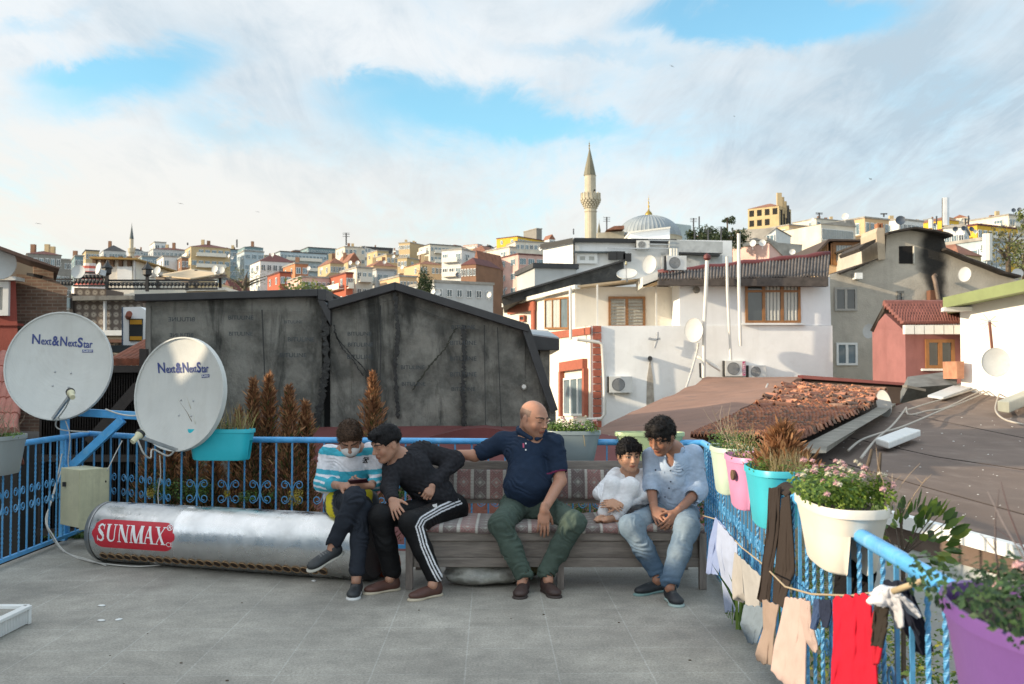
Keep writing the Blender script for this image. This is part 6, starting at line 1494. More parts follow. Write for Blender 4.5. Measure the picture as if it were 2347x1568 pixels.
B(4,715,1065,325,90,'cream','long cream block with a glazed white veranda under its roof','shed',2,9,win=2,winw=1.6,winh=2.0,rise=.9,rcol='flat',sf=.04,side=False,fh=4)
B(4,1050,1320,278,95,'peach','block with dark glazed corner rooms and a flat awning roof','flat',2,3,win=2,winw=2.4,winh=2.2,sf=.1,rcol='flat')
B(4,38,320,455,70,'cream','cream house with a glass balcony rail and dishes behind the corrugated roof','flat',1,3,balc=1,sf=.1,mirror=True,side=False)
B(4,130,470,355,74,'white','white pergola roofed terrace house behind the cream balcony house','shed',1,2,rise=-2.2,rcol='flat',sf=.3,mirror=True,side=False)
B(4,300,610,470,66,'pink','pale pink sloping side wall with a railing on top','shed',0,0,rise=-2.4,rcol='flat',sf=.05,side=False)
B(4,1320,1600,290,100,'white','white terrace rooms with blue dishes beside the glazed corner rooms','flat',1,4,sf=.1,chim=2)
B(4,1690,1865,292,105,'yellow','small yellow house with tiled roof beside the tall steel chimney','hip',1,2,rise=1.0,sf=.15)
B(4,1735,2015,350,70,'white','white block with blue dishes and a curved balcony','flat',2,2,balc=2,sf=.5,mirror=True)
B(4,1945,2420,335,88,'yellow','long bright yellow block with brown roof edge','flat',2,5,rcol='maroon',winw=1.4,balc=1,sf=.06,fh=3.4)
B(4,2140,2420,255,110,'cream','cream rooms with a railing above the yellow block','flat',1,3,balc=1,win=2,winw=2,chim=2)
B(4,1800,2065,570,50,'ochre','olive house with a low maroon tiled roof behind the grey house','hip',1,2,rise=1.4,rcol='tile',sf=.1,side=False)
B(4,2010,2260,455,62,'pale blue','bluish house with a wide glazed terrace','flat',1,3,win=2,winw=2.4,winh=1.8,sf=.1)
B(4,1590,1700,335,108,'ochre','small ochre block between the white terrace rooms and the yellow house','flat',1,1)
def pole_thing(name,zone,x,y0,y1,Y,r,label,m,cat,cap=0):
 a,b=WZ(zone,x,y1,Y),WZ(zone,x,y0,Y); o=MB().tube([a,b],r,8).build(name,m,smooth=40); return tag(o,label,cat)
pole_thing('steel_chimney',4,1722,118,340,60,.22,'tall shiny steel chimney on the right skyline',mat('shiny_steel',(.6,.6,.6),.3,.1,2,metal=.7),'chimney')
pole_thing('mast',4,1700,120,350,60,.06,'thin dark mast beside the tall steel chimney',M_black,'mast')
pole_thing('steel_chimney',4,2055,405,620,45,.22,'white vent pipe in front of the bluish house',M_pipe,'chimney')
pole_thing('white_post',4,1606,290,360,60,.15,'short white vent post left of the yellow house',M_pipe,'vent')
M_dd=mat('small_dish_white',(.60,.58,.55),.5,.1); M_db=mat('small_dish_blue',(.035,.05,.075),.5,.1)
def far_dish(u,v,Y,r,dark,label):
 n=Vector((rc.uniform(-.9,.1),-1,.25)); M=basis(n); s=Y/FL; c=W(u,v,Y); rr=r*s
 mb=MB(); mb.lathe(c,[(rr,0),(rr*1.0,-rr*.08),(rr*.6,-rr*.28),(.001,-rr*.36),],14,0,M); mb.lathe(c,[(rr,0),(rr*.6,-rr*.2),(.001,-rr*.3)],14,0,M)
 mb.bar(c-Vector((0,0,rr*.9)),c-Vector((0,0,rr*1.8)),rr*.12,rr*.12)
 o=mb.build('satellite_dish',M_db if dark else M_dd,smooth=40); return tag(o,label,'satellite dish','satellite dishes on the far roofs')
FD=[(2,1075,415,120,5,0),(2,1140,415,120,5,0),(2,1380,410,122,4,0),(2,1535,455,112,5,0),(2,1460,360,135,4,0),(2,705,465,105,5,0),(2,820,470,105,4,0),(2,1810,672,60,7,0),(2,1855,680,60,7,0),(2,2028,520,75,5,1),(2,385,345,140,4,0),(2,1200,278,170,3.5,1), (4,185,478,66,8,0),(4,262,475,66,8,0),(4,500,548,50,7,0),(4,920,265,100,8,0),(4,1362,295,70,11,1),(4,1800,365,60,6,1),(4,1868,360,60,6,1),(4,1930,365,60,6,1),(4,1960,385,60,5,0),(4,2265,215,90,5,1),(4,2310,210,90,5,1),(4,660,290,120,4,0),(4,1635,330,80,4,1),(3,585,1045,100,5,0),(3,280,1400,90,4,1),(3,130,1455,50,7,0),(1,2030,355,130,4,0),(1,2060,370,130,4,0)]
ORD='first second third fourth fifth sixth seventh eighth ninth tenth eleventh twelfth thirteenth fourteenth fifteenth sixteenth seventeenth eighteenth nineteenth twentieth'.split()
ORD+=['twenty '+x for x in ORD[:9]]+['thirtieth']+['thirty '+x for x in ORD[:9]]+['fortieth']+['forty '+x for x in ORD[:9]]+['fiftieth']+['fifty '+x for x in ORD[:9]]+['sixtieth']+['sixty '+x for x in ORD[:9]]+['seventieth']+['seventy '+x for x in ORD[:9]]+['eightieth']+['eighty '+x for x in ORD[:9]]
fl_=sorted([(V(z,x,y)[0],V(z,x,y)[1],Y,r,d) for z,x,y,Y,r,d in FD])
for i,(u,v,Y,r,d) in enumerate(fl_):far_dish(u,v,Y,r,d,f'small {"dark blue" if d else "white"} dish on the far roofs, {ORD[i]} from the left')
SKY=[(0,575),(130,592),(190,588),(250,584),(330,576),(500,580),(640,582),(760,574),(900,568),(1000,566),(1100,562),(1180,560),(1340,548),(1590,548),(1700,532),(1850,516),(2100,503),(2400,500)]
def sky(u):
 for(a,va),(b,vb) in zip(SKY,SKY[1:]):
  if u<=b:return va+(vb-va)*(u-a)/(b-a)
 return SKY[-1][1]
CN=['cream','white','beige','grey','pale grey','pink','peach','ochre','blue grey','pale blue','brown']; CWT=[11,12,6,3,6,4,5,2,2,3,1]
rowname=['top','second','third','fourth','fifth','lowest']
for ri,(Y,off,step,ua,ub,fl2) in enumerate([(600,0,32,60,2350,4),(500,12,32,150,2330,4),(420,26,34,330,2330,4),(345,44,36,330,1640,4),(280,64,40,340,1180,4),(225,88,44,340,1180,4)]):
 u=ua; k=0
 while u<ub:
  w=step*rc.uniform(.6,1.4); v=sky(u+w/2)+off+rc.uniform(-6,12)
  if 1335<u+w/2<1660 and ri>0:u+=w; continue
  c=rc.choices(CN,CWT)[0]; rf=rc.choice(['flat']*5+['hip','hip','gable']); rcl=rc.choice(['tile','tile','maroon','dark'])
  YY=Y*rc.uniform(.92,1.08)
  rd={'flat':'flat roofed','hip':{'tile':'orange tiled','maroon':'maroon roofed','dark':'dark roofed'}[rcl],'gable':{'tile':'orange gabled','maroon':'maroon gabled','dark':'dark gabled'}[rcl]}[rf]
  B(0,u,u+w,v,YY,c,f'{c} {rd} house, {ORD[k]} from left in the {rowname[ri]} hillside row',rf,fl2,max(3,min(7,int(w*YY/FL/2.2))),sf=rc.uniform(.15,.5),th=rc.uniform(20,40),mirror=rc.random()<.3,rcol=rcl if rf!='flat' else 'flat',group='houses crowding the hillside',fh=3.0,win=rc.choice([0,0,2]),winw=rc.choice([1.1,1.4,2.2]),chim=rc.choice([0,1,1,2]),balc=rc.choice([0,0,0,1,2]),side=ri>2,rise=rc.uniform(1.5,3) if rf!='flat' else None)
  u+=w*.92; k+=1
mM=mat('aerial_metal',(.06,.06,.065),.6)
AER=[(1185,735,548,560,160),(2,1040,150,260,150),(2,70,210,280,150),(3,1945,775,880,150),(3,1995,760,860,150),(3,1175,765,890,160),(3,880,870,920,140),(4,715,235,280,110),(4,1650,262,330,80),(4,1230,240,270,100),(1,1665,238,260,150),(3,2075,880,975,64),(3,1955,880,965,64),(3,2190,850,980,64),(4,1905,260,330,80),(4,1880,280,330,80)]
AX=sorted(range(len(AER)),key=lambda q:V(AER[q][0],AER[q][1],0)[0] if AER[q][0] in ZONES else 9e9); AORD={q:ORD[k] for k,q in enumerate(AX)}
for i,a in enumerate(AER):
 if len(a)==5:zn,x,y0,y1,Y=a
 zn=a[0] if a[0] in ZONES else 0
 if a[0] not in ZONES:continue
 p,q=WZ(zn,x,y1,Y),WZ(zn,x,y0,Y); mb=MB(); mb.bar(p,q,.12*Y/100,.12*Y/100)
 if i%2:
  for f in(.7,.85,.97):c=p.lerp(q,f); mb.bar(c-Vector((.35*Y/100,0,0)),c+Vector((.35*Y/100,0,0)),.04*Y/100,.04*Y/100)
 o=mb.build('aerial',mM); tag(o,f'thin roof aerial {"with cross bars" if i % 2 else "without cross bars"} against the sky, {AORD[i]} from the left','aerial','aerials on the far roofs')
def bird(u,v,Y,s,label):
 c=W(u,v,Y); mb=MB(); mb.tube([c+Vector((-s*.3,0,0)),c+Vector((-s*.1,0,.02)),c+Vector((s*.2,0,.03)),c+Vector((s*.36,0,.05))],[s*.02,s*.07,s*.06,s*.02],6)
 for sg in(-1,1):mb.prism([c+Vector((0,sg*.03,.02)),c+Vector((sg*s*.35,sg*.2,s*.16)),c+Vector((sg*s*.85,sg*.3,s*.02)),c+Vector((sg*s*.33,sg*.2,s*.07))],(0,s*.14,.01))
 o=mb.build('gull',mat('gull_feathers',(.12,.12,.12),.8)); tag(o,label,'bird','gulls in the sky')
bird(1995,411,60,.28,'dark gull gliding above the right rooftops'); bird(1540,152,80,.30,'gull high in the sky right of the minaret'); bird(1683,267,90,.22,'tiny gull between the minaret and the blue gap'); bird(413,467,100,.30,'gull low in the left sky above the awning'); bird(590,486,110,.25,'tiny gull right of the low left one'); bird(87,513,110,.3,'faint gull above the brick house eave')
# trees of the town
def crown_mesh(c,rx,rz,n,leaf,cols,seed,shape=None,clumps=12):
 r=random.Random(seed); mb=MB(); vc=[]
 cl=[]
 for i in range(clumps):
  while True:
   p=Vector((r.uniform(-1,1),r.uniform(-1,1),r.uniform(-1,1)))
   if p.length<1 and(shape is None or shape(p)):break
  cl.append((p*.78,r.uniform(.22,.45)))
 for i in range(n):
  q,cr_=r.choice(cl); d=Vector((r.gauss(0,1),r.gauss(0,1),r.gauss(0,1))).normalized()*cr_*r.uniform(.5,1.05)
  p=q+d
  if shape and not shape(p*.9):p=q+d*.4
  P=Vector((c[0]+p.x*rx,c[1]+p.y*rx,c[2]+p.z*rz)); nrm=(d+Vector((r.uniform(-.8,.8),r.uniform(-.8,.8),r.uniform(-.3,.9)))).normalized()
  x=nrm.orthogonal().normalized(); x=(Matrix.Rotation(r.uniform(0,6.28),3,nrm)@x); y=nrm.cross(x); s=leaf*r.uniform(.6,1.4)
  mb.add([P-x*s*.5,P+y*s*.3,P+x*s*.7,P-y*s*.3],[(0,1,2,3)]); k=r.choice(cols); g=r.uniform(.75,1.25); vc+=[tuple(a*g for a in k)]*4
 me=mb.mesh('crown'); setcol(me,vc); return me
M_leaf=mat('leaf',(.1,.2,.05),.6,.1,3,0,attr='Col',trans=.35)
M_bark=mat('bark',(.09,.065,.045),.9,.3,6,.6,20)
def tree(c,rx,rz,th,n,leaf,cols,label,seed,name='tree',shape=None,clumps=12,cat='tree'):
 c=Vector(c); t=thing(name,(c.x,c.y,c.z-rz-th),label,cat)
 mb=MB(); mb.tube([c-Vector((0,0,rz+th)),c-Vector((0,0,rz*.3)),c+Vector((rx*.1,0,rz*.5))],[rx*.10+.03,rx*.07+.02,.02],8)
 r=random.Random(seed)
 for i in range(6):
  a=r.uniform(0,6.28); b=c-Vector((0,0,rz*r.uniform(.1,.7))); mb.tube([b,b+Vector((math.cos(a)*rx*.35,math.sin(a)*rx*.35,rz*.35)),b+Vector((math.cos(a)*rx*.7,math.sin(a)*rx*.7,rz*.6))],[rx*.04,rx*.025,.01],5)
 mb.build('trunk',M_bark,t,smooth=True)
 link_mesh('crown',crown_mesh(c,rx,rz,n,leaf,cols,seed,shape,clumps),M_leaf,t); return t
DK=[(.028,.050,.018),(.040,.065,.022),(.018,.034,.014),(.055,.075,.028)]
c=WZ(2,1733,600,80); tree(c-Vector((0,0,.6)),.95,1.9,5,4200,.12,DK,'dark dense cypress rising behind the black roof ridge',2,'cypress_tree',shape=lambda p:p.x**2+p.y**2<(1-max(0,p.z)**2*.75)*.95,clumps=60)
c=WZ(3,2245,790,120); tree(c,.95,.7,4,420,.2,DK,'lone dark tree with a flat crown on the skyline left of the tower house',3,'pine_tree',clumps=8)
for i,(x,y,r_,Y,lb) in enumerate([(2010,925,1.9,110,'dark tree right of the lead dome'),(2110,950,1.7,108,'rounded dark tree between the dome and the white flues'),(2180,945,1.5,105,'dark tree tucked behind the tall flue pipe'),(2275,940,2.0,100,'dark leafy tree left of the cream balcony house')]):
 tree(WZ(3,x,y,Y),r_,r_*.75,4,1300,.24,DK,lb,20+i,clumps=12)
YG=[(.16,.19,.045),(.22,.24,.07),(.10,.13,.04)]
tree(W(1238,640,88),.9,.9,3,500,.3,YG,'small palm like tree by the pink block',41,clumps=8)
tree(W(690,681,60),2.2,1.4,3,500,.25,YG,'bare yellow green bush in the valley between the black roofs',42,'bush',clumps=14)
tree(W(560,640,80),2.6,1.3,3,420,.12,[(.17,.17,.09),(.12,.13,.07)],'sparse budding tree above the left black roof',43,clumps=30)
tree(W(2345,600,45),.75,1.3,2.5,900,.10,YG+[(.2,.17,.10)],'budding yellow green tree at the right edge behind the grey house',44,clumps=26)
tree(W(2350,505,60),.7,.8,2.5,400,.13,YG,'yellow green treetop over the long yellow block',45,clumps=12)
tree(W(2310,560,55),1.6,1.5,2.5,400,.18,[(.15,.14,.06)],'thin spring tree in front of the yellow block',46,clumps=18)
# people: smooth implicit bodies turned into meshes
def npv(p):return np.array((p[0],p[1],p[2]),float)
class SDF:
 """list of shapes blended one after the other; ops: capsule, ellipsoid; subtractive ones carve"""
 def __init__(s):s.p=[]
 def cap(s,a,b,ra,rb=None,k=.02,neg=False):
  rb=ra if rb is None else rb; a,b=npv(a),npv(b); s.p.append(('c',a,b,ra,rb,k,neg,(a+b)/2,np.linalg.norm(b-a)/2+max(ra,rb))); return s
 def chain(s,pts,rs,k=.02):
  for i in range(len(pts)-1):s.cap(pts[i],pts[i+1],rs[i],rs[i+1],k)
  return s
 def ell(s,c,M,r,k=.02,neg=False):
  M=np.array(M) if M is not None else np.eye(3); r=np.array(r,float); s.p.append(('e',npv(c),M,r,None,k,neg,npv(c),r.max())); return s
 def ev(s,P,idx=None):
  d=np.full(len(P),1e3)
  for q in(s.p if idx is None else[s.p[i] for i in idx]):
   if q[0]=='c':
    _,a,b,ra,rb,k,neg,_,_=q; ab=b-a; L=max(ab@ab,1e-12); t=np.clip(((P-a)@ab)/L,0,1)
    e=np.sqrt((((P-a)-t[:,None]*ab)**2).sum(1))-(ra+(rb-ra)*t)
   else:
    _,c,M,r,_,k,neg,_,_=q; X=(P-c)@M; k0=np.sqrt(((X/r)**2).sum(1)); k1=np.sqrt(((X/r**2)**2).sum(1))+1e-9; e=k0*(k0-1)/k1
   if neg:
    h=np.clip(.5-.5*(d+e)/k,0,1); d=d*(1-h)-e*h+k*h*(1-h)
   else:
    h=np.clip(.5+.5*(d-e)/k,0,1); d=d*(1-h)+e*h-k*h*(1-h)
  return d
def polygonise(f,res,disp=None):
 lo=np.min([q[7]-q[8] for q in f.p if not q[6]],0)-.03; hi=np.max([q[7]+q[8] for q in f.p if not q[6]],0)+.03
 n=np.ceil((hi-lo)/res).astype(int)+2; B=10; nb=np.ceil(n/B).astype(int); n=nb*B+1
 A=np.full(tuple(n),1.0,np.float32); h=B*res; cen=np.array([q[7] for q in f.p]); rad=np.array([q[8] for q in f.p])
 g=np.stack(np.meshgrid(*[np.arange(B+1)*res]*3,indexing='ij'),-1).reshape(-1,3)
 I,J,K=np.meshgrid(*[np.arange(k) for k in nb],indexing='ij'); ijk=np.stack([I.ravel(),J.ravel(),K.ravel()],1)
 c=lo+(ijk+.5)*h; dm=np.linalg.norm(c[:,None,:]-cen[None],axis=2)-rad[None]
 for bi in np.where((dm<h*.87+.03).any(1))[0]:
  idx=np.where(dm[bi]<h*.87+.06)[0]
  if all(f.p[i][6] for i in idx):continue
  c0=f.ev(c[bi][None],idx)[0]
  if abs(c0)>h*1.1+.02:
   i,j,k=ijk[bi]*B
   if c0<0:A[i:i+B+1,j:j+B+1,k:k+B+1]=np.minimum(A[i:i+B+1,j:j+B+1,k:k+B+1],-.1)
   continue
  P=lo+ijk[bi]*h+g; d=f.ev(P,idx)
  if disp is not None:d=d+disp(P)
  i,j,k=ijk[bi]*B; A[i:i+B+1,j:j+B+1,k:k+B+1]=d.reshape(B+1,B+1,B+1)
 return nets(A,lo,res)
def nets(A,lo,res):
 n=np.array(A.shape); S=A<0
 c=np.zeros(tuple(n-1),np.int16)
 sl=[(slice(None,-1),slice(1,None))[i] for i in(0,1)]
 for a in(0,1):
  for b in(0,1):
   for d in(0,1):c+=S[sl[a],sl[b],sl[d]]
 cells=np.argwhere((c>0)&(c<8)); vid=-np.ones(tuple(n-1),np.int64); vid[tuple(cells.T)]=np.arange(len(cells))
 acc=np.zeros((len(cells),3)); cnt=np.zeros(len(cells))
 cor=[(a,b,d) for a in(0,1) for b in(0,1) for d in(0,1)]
 for p in cor:
  for ax in range(3):
   if p[ax]:continue
   q=list(p); q[ax]=1
   va=A[tuple((cells+p).T)]; vb=A[tuple((cells+q).T)]; m=(va<0)!=(vb<0)
   t=np.where(m,va/(va-vb+1e-12),0); pt=np.tile(np.array(p,float),(len(cells),1)); pt[:,ax]+=t
   acc+=pt*m[:,None]; cnt+=m
 V=lo+(cells+acc/cnt[:,None])*res
 F=[]
 for ax in range(3):
  o1,o2=[(1,2),(2,0),(0,1)][ax]
  s0=[slice(None)]*3; s1=[slice(None)]*3; s0[ax]=slice(None,-1); s1[ax]=slice(1,None)
  ch=S[tuple(s0)]!=S[tuple(s1)]; e=np.argwhere(ch)
  e=e[(e[:,o1]>0)&(e[:,o2]>0)&(e[:,o1]<n[o1]-1)&(e[:,o2]<n[o2]-1)]
  ins=S[tuple(e.T)]; u=np.zeros(3,int); u[o1]=1; w=np.zeros(3,int); w[o2]=1
  q=np.stack([vid[tuple((e-u-w).T)],vid[tuple((e-w).T)],vid[tuple(e.T)],vid[tuple((e-u).T)]],1)
  q[~ins]=q[~ins][:,::-1]; F.append(q)
 F=np.concatenate(F); F=F[(F>=0).all(1)]
 for _ in range(2):
  sm=np.zeros_like(V); ct=np.zeros(len(V))
  for a,b in((0,1),(1,2),(2,3),(3,0)):
   np.add.at(sm,F[:,a],V[F[:,b]]); np.add.at(sm,F[:,b],V[F[:,a]]); np.add.at(ct,F[:,a],1); np.add.at(ct,F[:,b],1)
  V=V*.5+.5*sm/np.maximum(ct,1)[:,None]
 return V,F
def sdf_part(name,f,res,m,parent,disp=None,colf=None):
 V,F=polygonise(f,res,disp); me=bpy.data.meshes.new(name)
 me.vertices.add(len(V)); me.vertices.foreach_set('co',V.ravel()); me.loops.add(len(F)*4); me.loops.foreach_set('vertex_index',F.ravel())
 me.polygons.add(len(F)); me.polygons.foreach_set('loop_start',np.arange(len(F))*4); me.polygons.foreach_set('loop_total',np.full(len(F),4)); me.update(); me.validate()
 if colf is not None:setcol(me,colf(V))
 return link_mesh(name,me,m,parent,smooth=True)
def hsh(P,s):
 """cheap smooth noise from summed warped sines"""
 x,y,z=P[:,0]*s,P[:,1]*s,P[:,2]*s
 a=np.sin(x*1.3+1.7*np.sin(y*.9+z*.4))+np.sin(y*1.7+1.3*np.sin(z*1.1+x*.5))+np.sin(z*1.5+1.5*np.sin(x*.8-y*.6)); return a/3
def wrinkle(P,s,d,amp):
 """creases running across direction d"""
 d=npv(d); d=d/np.linalg.norm(d); q=P@d; w=hsh(P,s*.22)*3.4
 r=np.sin(q*s*.8+w*2+2.4*hsh(P+.3,s*.45)); return-amp*(np.abs(r)**1.8-.4)*np.clip(.25+1.1*hsh(P+1.1,s*.24),0,1)-amp*.25*hsh(P+2,s*.6)
def skin_mat():
 m=mat('skin',(.4,.2,.13),.48,.05,30,.12,260,attr='Col',spec=.35)
 b=m.node_tree.nodes['Principled BSDF']; b.inputs['Subsurface Weight'].default_value=.12; b.inputs['Subsurface Radius'].default_value=(.012,.004,.002); b.inputs['Subsurface Scale'].default_value=.6
 return m
M_skin=skin_mat()
def cloth_mat(n,bs=180,bump=.35,rough=.85,sheen=.0):return mat(n,(.3,.3,.3),rough,.12,26,.28,38,attr='Col',sheen=0,spec=.2,stretch=(1,1,1.6))
M_knit=cloth_mat('knitwear',260,.5,.95,.3); M_cot=cloth_mat('cotton_cloth',300,.25); M_den=cloth_mat('denim',420,.35,.8); M_slick=cloth_mat('tracksuit_cloth',300,.12,.6)
M_hair=mat('hair',(.03,.02,.015),.65,.2,60,.8,160,attr='Col',stretch=(1,1,.35),spec=.2)
M_leather=mat('shoe_leather',(.3,.2,.1),.55,.15,20,.25,120,attr='Col')
def headframe(yaw,pitch,roll=0):
 """columns: right of picture at yaw 0, forward (towards the viewer), up.  yaw>0 turns to the picture's right, pitch>0 looks down"""
 Rz=Matrix.Rotation(R(yaw),3,'Z'); Rx=Matrix.Rotation(R(pitch),3,'X'); Ry=Matrix.Rotation(R(roll),3,'Y')
 B0=Matrix(((1,0,0),(0,-1,0),(0,0,1))).transposed()
 return Rz@Ry@Rx@B0
class Head:
 def __init__(s,c,yaw,pitch,roll=0,sc=1.0,skin=(.42,.22,.145),brow=(.03,.02,.015),stub=0,child=False,thick=1.0,down=True):
  s.c=Vector(c); s.M=headframe(yaw,pitch,roll); s.s=sc; s.skin=np.array(skin); s.brow=np.array(brow); s.stub=stub; s.child=child; s.th=thick; s.down=down and not child
 def P(s,x,y,z):return s.c+s.M@(Vector((x,y,z))*s.s)
 def loc(s,V):return((V-npv(s.c))@np.array(s.M))/s.s
 def build(s,f):
  q=s.s; M=s.M; t=s.th
  def e(x,y,z,rx,ry,rz,k=.02,neg=False):f.ell(s.P(x,y,z),M,(rx*q,ry*q,rz*q),k*q,neg)
  def c(a,b,ra,rb,k=.012,neg=False):f.cap(s.P(*a),s.P(*b),ra*q,rb*q,k*q,neg)
  e(0,-.012,.030,.077,.096,.088); e(0,.030,.0,.066,.064,.085,.03); e(0,.030,-.055,.056*t,.056,.058,.03)
  jw=.046 if not s.child else.040
  for sg in(-1,1):c((sg*.058*t,-.005,-.045),(sg*.022,.062,-.094),.020*t,.018,.025); e(sg*.040,.062,-.028,.022,.020,.024,.02)
  e(0,.070,-.096,.022,.020,.017,.02)
  c((-.034,.082,.026),(.034,.082,.026),.012,.012,.016)
  for sg in(-1,1):e(sg*.032,.098,.006,.017,.014,.011,.014,True)
  c((0,.090,.018),(0,.108,-.020),.008,.011,.010); e(0,.112,-.026,.0125,.012,.010,.008)
  for sg in(-1,1):e(sg*.013,.101,-.030,.0085,.010,.0075,.006)
  for sg in(-1,1):e(sg*.032,.079,.004,.0135,.013,.0125,.005)
  e(0,.084,-.050,.020,.016,.012,.012)
  e(0,.0925,-.0575,.023,.010,.0055,.006); e(0,.0915,-.0675,.020,.010,.0065,.006)
  c((-.016,.103,-.0625),(.016,.103,-.0625),.0022,.0022,.004,True)
  for sg in(-1,1):e(sg*.079,-.010,-.008,.009,.019,.031,.008); e(sg*.090,-.004,-.006,.006,.010,.018,.006,True)
  return s
 def colour(s,V,col):
  X=s.loc(V); x,y,z=X[:,0],X[:,1],X[:,2]; near=(np.abs(x)<.1)&(np.abs(y)<.13)&(z>-.13)&(z<.14)
  out=col.copy()
  def blend(mask,c,a=1):
   w=np.clip(mask,0,1)[:,None]*a*near[:,None]; out[:]=out*(1-w)+np.array(c)*w
  front=y>.05
  if s.stub:blend(((z<-.030)&(y>-.02)).astype(float)*np.clip((-.022-z)/.03,0,1)*(1-.6*((np.abs(x)<.02)&(z>-.05))),s.skin*.42,s.stub)
  blend(front*np.exp(-((np.abs(x)-.045)/.022)**2-((z+.03)/.02)**2),s.skin*np.array((1.12,.84,.8)),.35)
  ax=np.abs(x); by=.0305-.004*((ax-.036)/.02)**2+.002
  blend(front*(ax>.010)*(ax<.060)*(np.abs(z-by)<.0062*(1-.5*np.clip((ax-.035)/.025,0,1))),s.brow,.9)
  if s.down:blend(front*(ax>.016)*(ax<.048)*(np.abs(z-(-.001+10*(ax-.032)**2))<.0026),s.skin*.16,.85)
  else:
   blend(front*(((ax-.032)/.0150)**2+((z-.005)/.0060)**2<1),(.42,.38,.35),.9)
   blend(front*(((ax-.032)/.0075)**2+((z-.0045)/.0068)**2<1),(.018,.010,.007),1)
   blend(front*(ax>.014)*(ax<.050)*(np.abs(z-(.0115-14*(ax-.032)**2))<.0028),(.03,.018,.014),.9)
  blend(front*(((x)/.024)**2+((z+.0625)/.0115)**2<1)*(y>.085),s.skin*np.array((.86,.52,.50)),.75)
  blend(front*(np.abs(z+.0625)<.0018)*(ax<.021)*(y>.085),(.08,.03,.025),.8)
  blend(((((ax-.007)/.004)**2+((z+.036)/.003)**2)<1)*(y>.09),(.06,.025,.02),.8)
  return out
class Hand:
 """root: wrist, d: direction of fingers, n: back-of-hand normal; side: +1 thumb on d x n side"""
 def __init__(s,w,d,n,side=1,curl=(.5,.6,.7,.8),thumb=.4,sc=1.0,spread=.10,tcurl=.4,thumbdir=None):
  s.w=Vector(w); d=Vector(d).normalized(); n=Vector(n); n=(n-d*n.dot(d)).normalized(); x=d.cross(n)*side; s.sc=sc
  s.d,s.n,s.x,s.curl,s.thumb,s.spread,s.tc=d,n,x,curl,thumb,spread,tcurl
 def build(s,f):
  q=s.sc; w,d,n,x=s.w,s.d,s.n,s.x; M=Matrix((d,x,n)).transposed()
  f.cap(w-d*.03*q,w+d*.015*q,.024*q,.025*q,.012)
  f.ell(w+d*.050*q,M,(.050*q,.040*q,.017*q),.014)
  L=[.094,.104,.098,.078]
  for i in range(4):
   y=(.030-.0205*i)*q; a=w+d*(.086-.004*abs(i-1.2))*q+x*y+n*.003*q; fd=(d+x*(s.spread*(1.5-i)*.5)).normalized(); c=s.curl[i]
   r=[.0096,.0088,.0080,.0066][0:4]; r=[k*q*(1 if i<3 else.88) for k in r]; seg=[L[i]*.45*q,L[i]*.30*q,L[i]*.25*q]; p=a
   f.cap(w+d*.04*q+x*y*.7,a,.012*q,r[0]*1.08,.010)
   ang=c*.55
   for j in range(3):
    dd=fd*math.cos(ang)-n*math.sin(ang); e=p+dd*seg[j]; f.cap(p,e,r[j],r[j+1],.0035); p=e; ang+=c*(.95 if j==0 else.7)
  t0=w+d*.022*q+x*.026*q; td=(d*.62+x*(.75-.45*s.tc)-n*(.15+.5*s.tc)).normalized(); t1=t0+td*.038*q; td2=(td+d*.5-n*.15).normalized(); t2=t1+td2*.030*q; t3=t2+(td2+d*.3).normalized()*.022*q
  f.cap(t0-td*.012*q,t1,.0165*q,.0120*q,.012); f.cap(t1,t2,.0112*q,.0098*q,.004); f.cap(t2,t3,.0098*q,.0080*q,.004)
  return s
def hairmesh(H,name,parent,colr,top=.012,cut=None,disp=None,extra=None,res=.0045,base=(.0815,.101,.094),strands=2600,slen=.016,rise=.55):
 f=SDF(); q=H.s; f.ell(H.P(0,-.014,.033),H.M,(base[0]*q+top*.3,base[1]*q+top*.3,base[2]*q+top*.5),.01)
 if extra:extra(f,H)
 for c,r in(cut or[]):f.ell(H.P(*c),H.M,tuple(v*q for v in r),.006,True)
 c0=np.array(colr)
 def cf(V):
  X=H.loc(V); w=.75+.55*np.clip(hsh(X*np.array((1,1,.4)),190)+.2,-.5,1); return c0[None]*w[:,None]
 o=sdf_part(name,f,res,M_hair,parent,disp,cf)
 if top>0:
  rg=random.Random(9); me=o.data; mb=MB(); vc=[]; org=WL[o.name]; me.update(); vn=[v.normal.copy() for v in me.vertices]; k=len(me.vertices); ctr=H.P(0,-.01,.02)-org
  for _ in range(strands):
   i=rg.randrange(k); p=me.vertices[i].co; nr=vn[i]
   if(p-ctr).dot(nr)<0:nr=-nr
   if nr.dot((p-ctr).normalized())<.55:continue
   d=(nr*rise+H.M@Vector((rg.gauss(0,.4),.55+rg.gauss(0,.3),-.25+rg.gauss(0,.35)))).normalized(); L=slen*rg.uniform(.5,1.3); s=d.cross(nr).normalized()*.0016; g=rg.uniform(.5,2.1)
   mb.add([p+org-s-nr*.003,p+org+s-nr*.003,p+org+d*L*.6+nr*.003+s*.6,p+org+d*L],[(0,1,2),(0,2,3)]); vc+=[tuple(c0*g)]*4
  m2=mb.mesh('hair_strands'); setcol(m2,vc); link_mesh('hair_strands',m2,M_hair,parent)
 return o
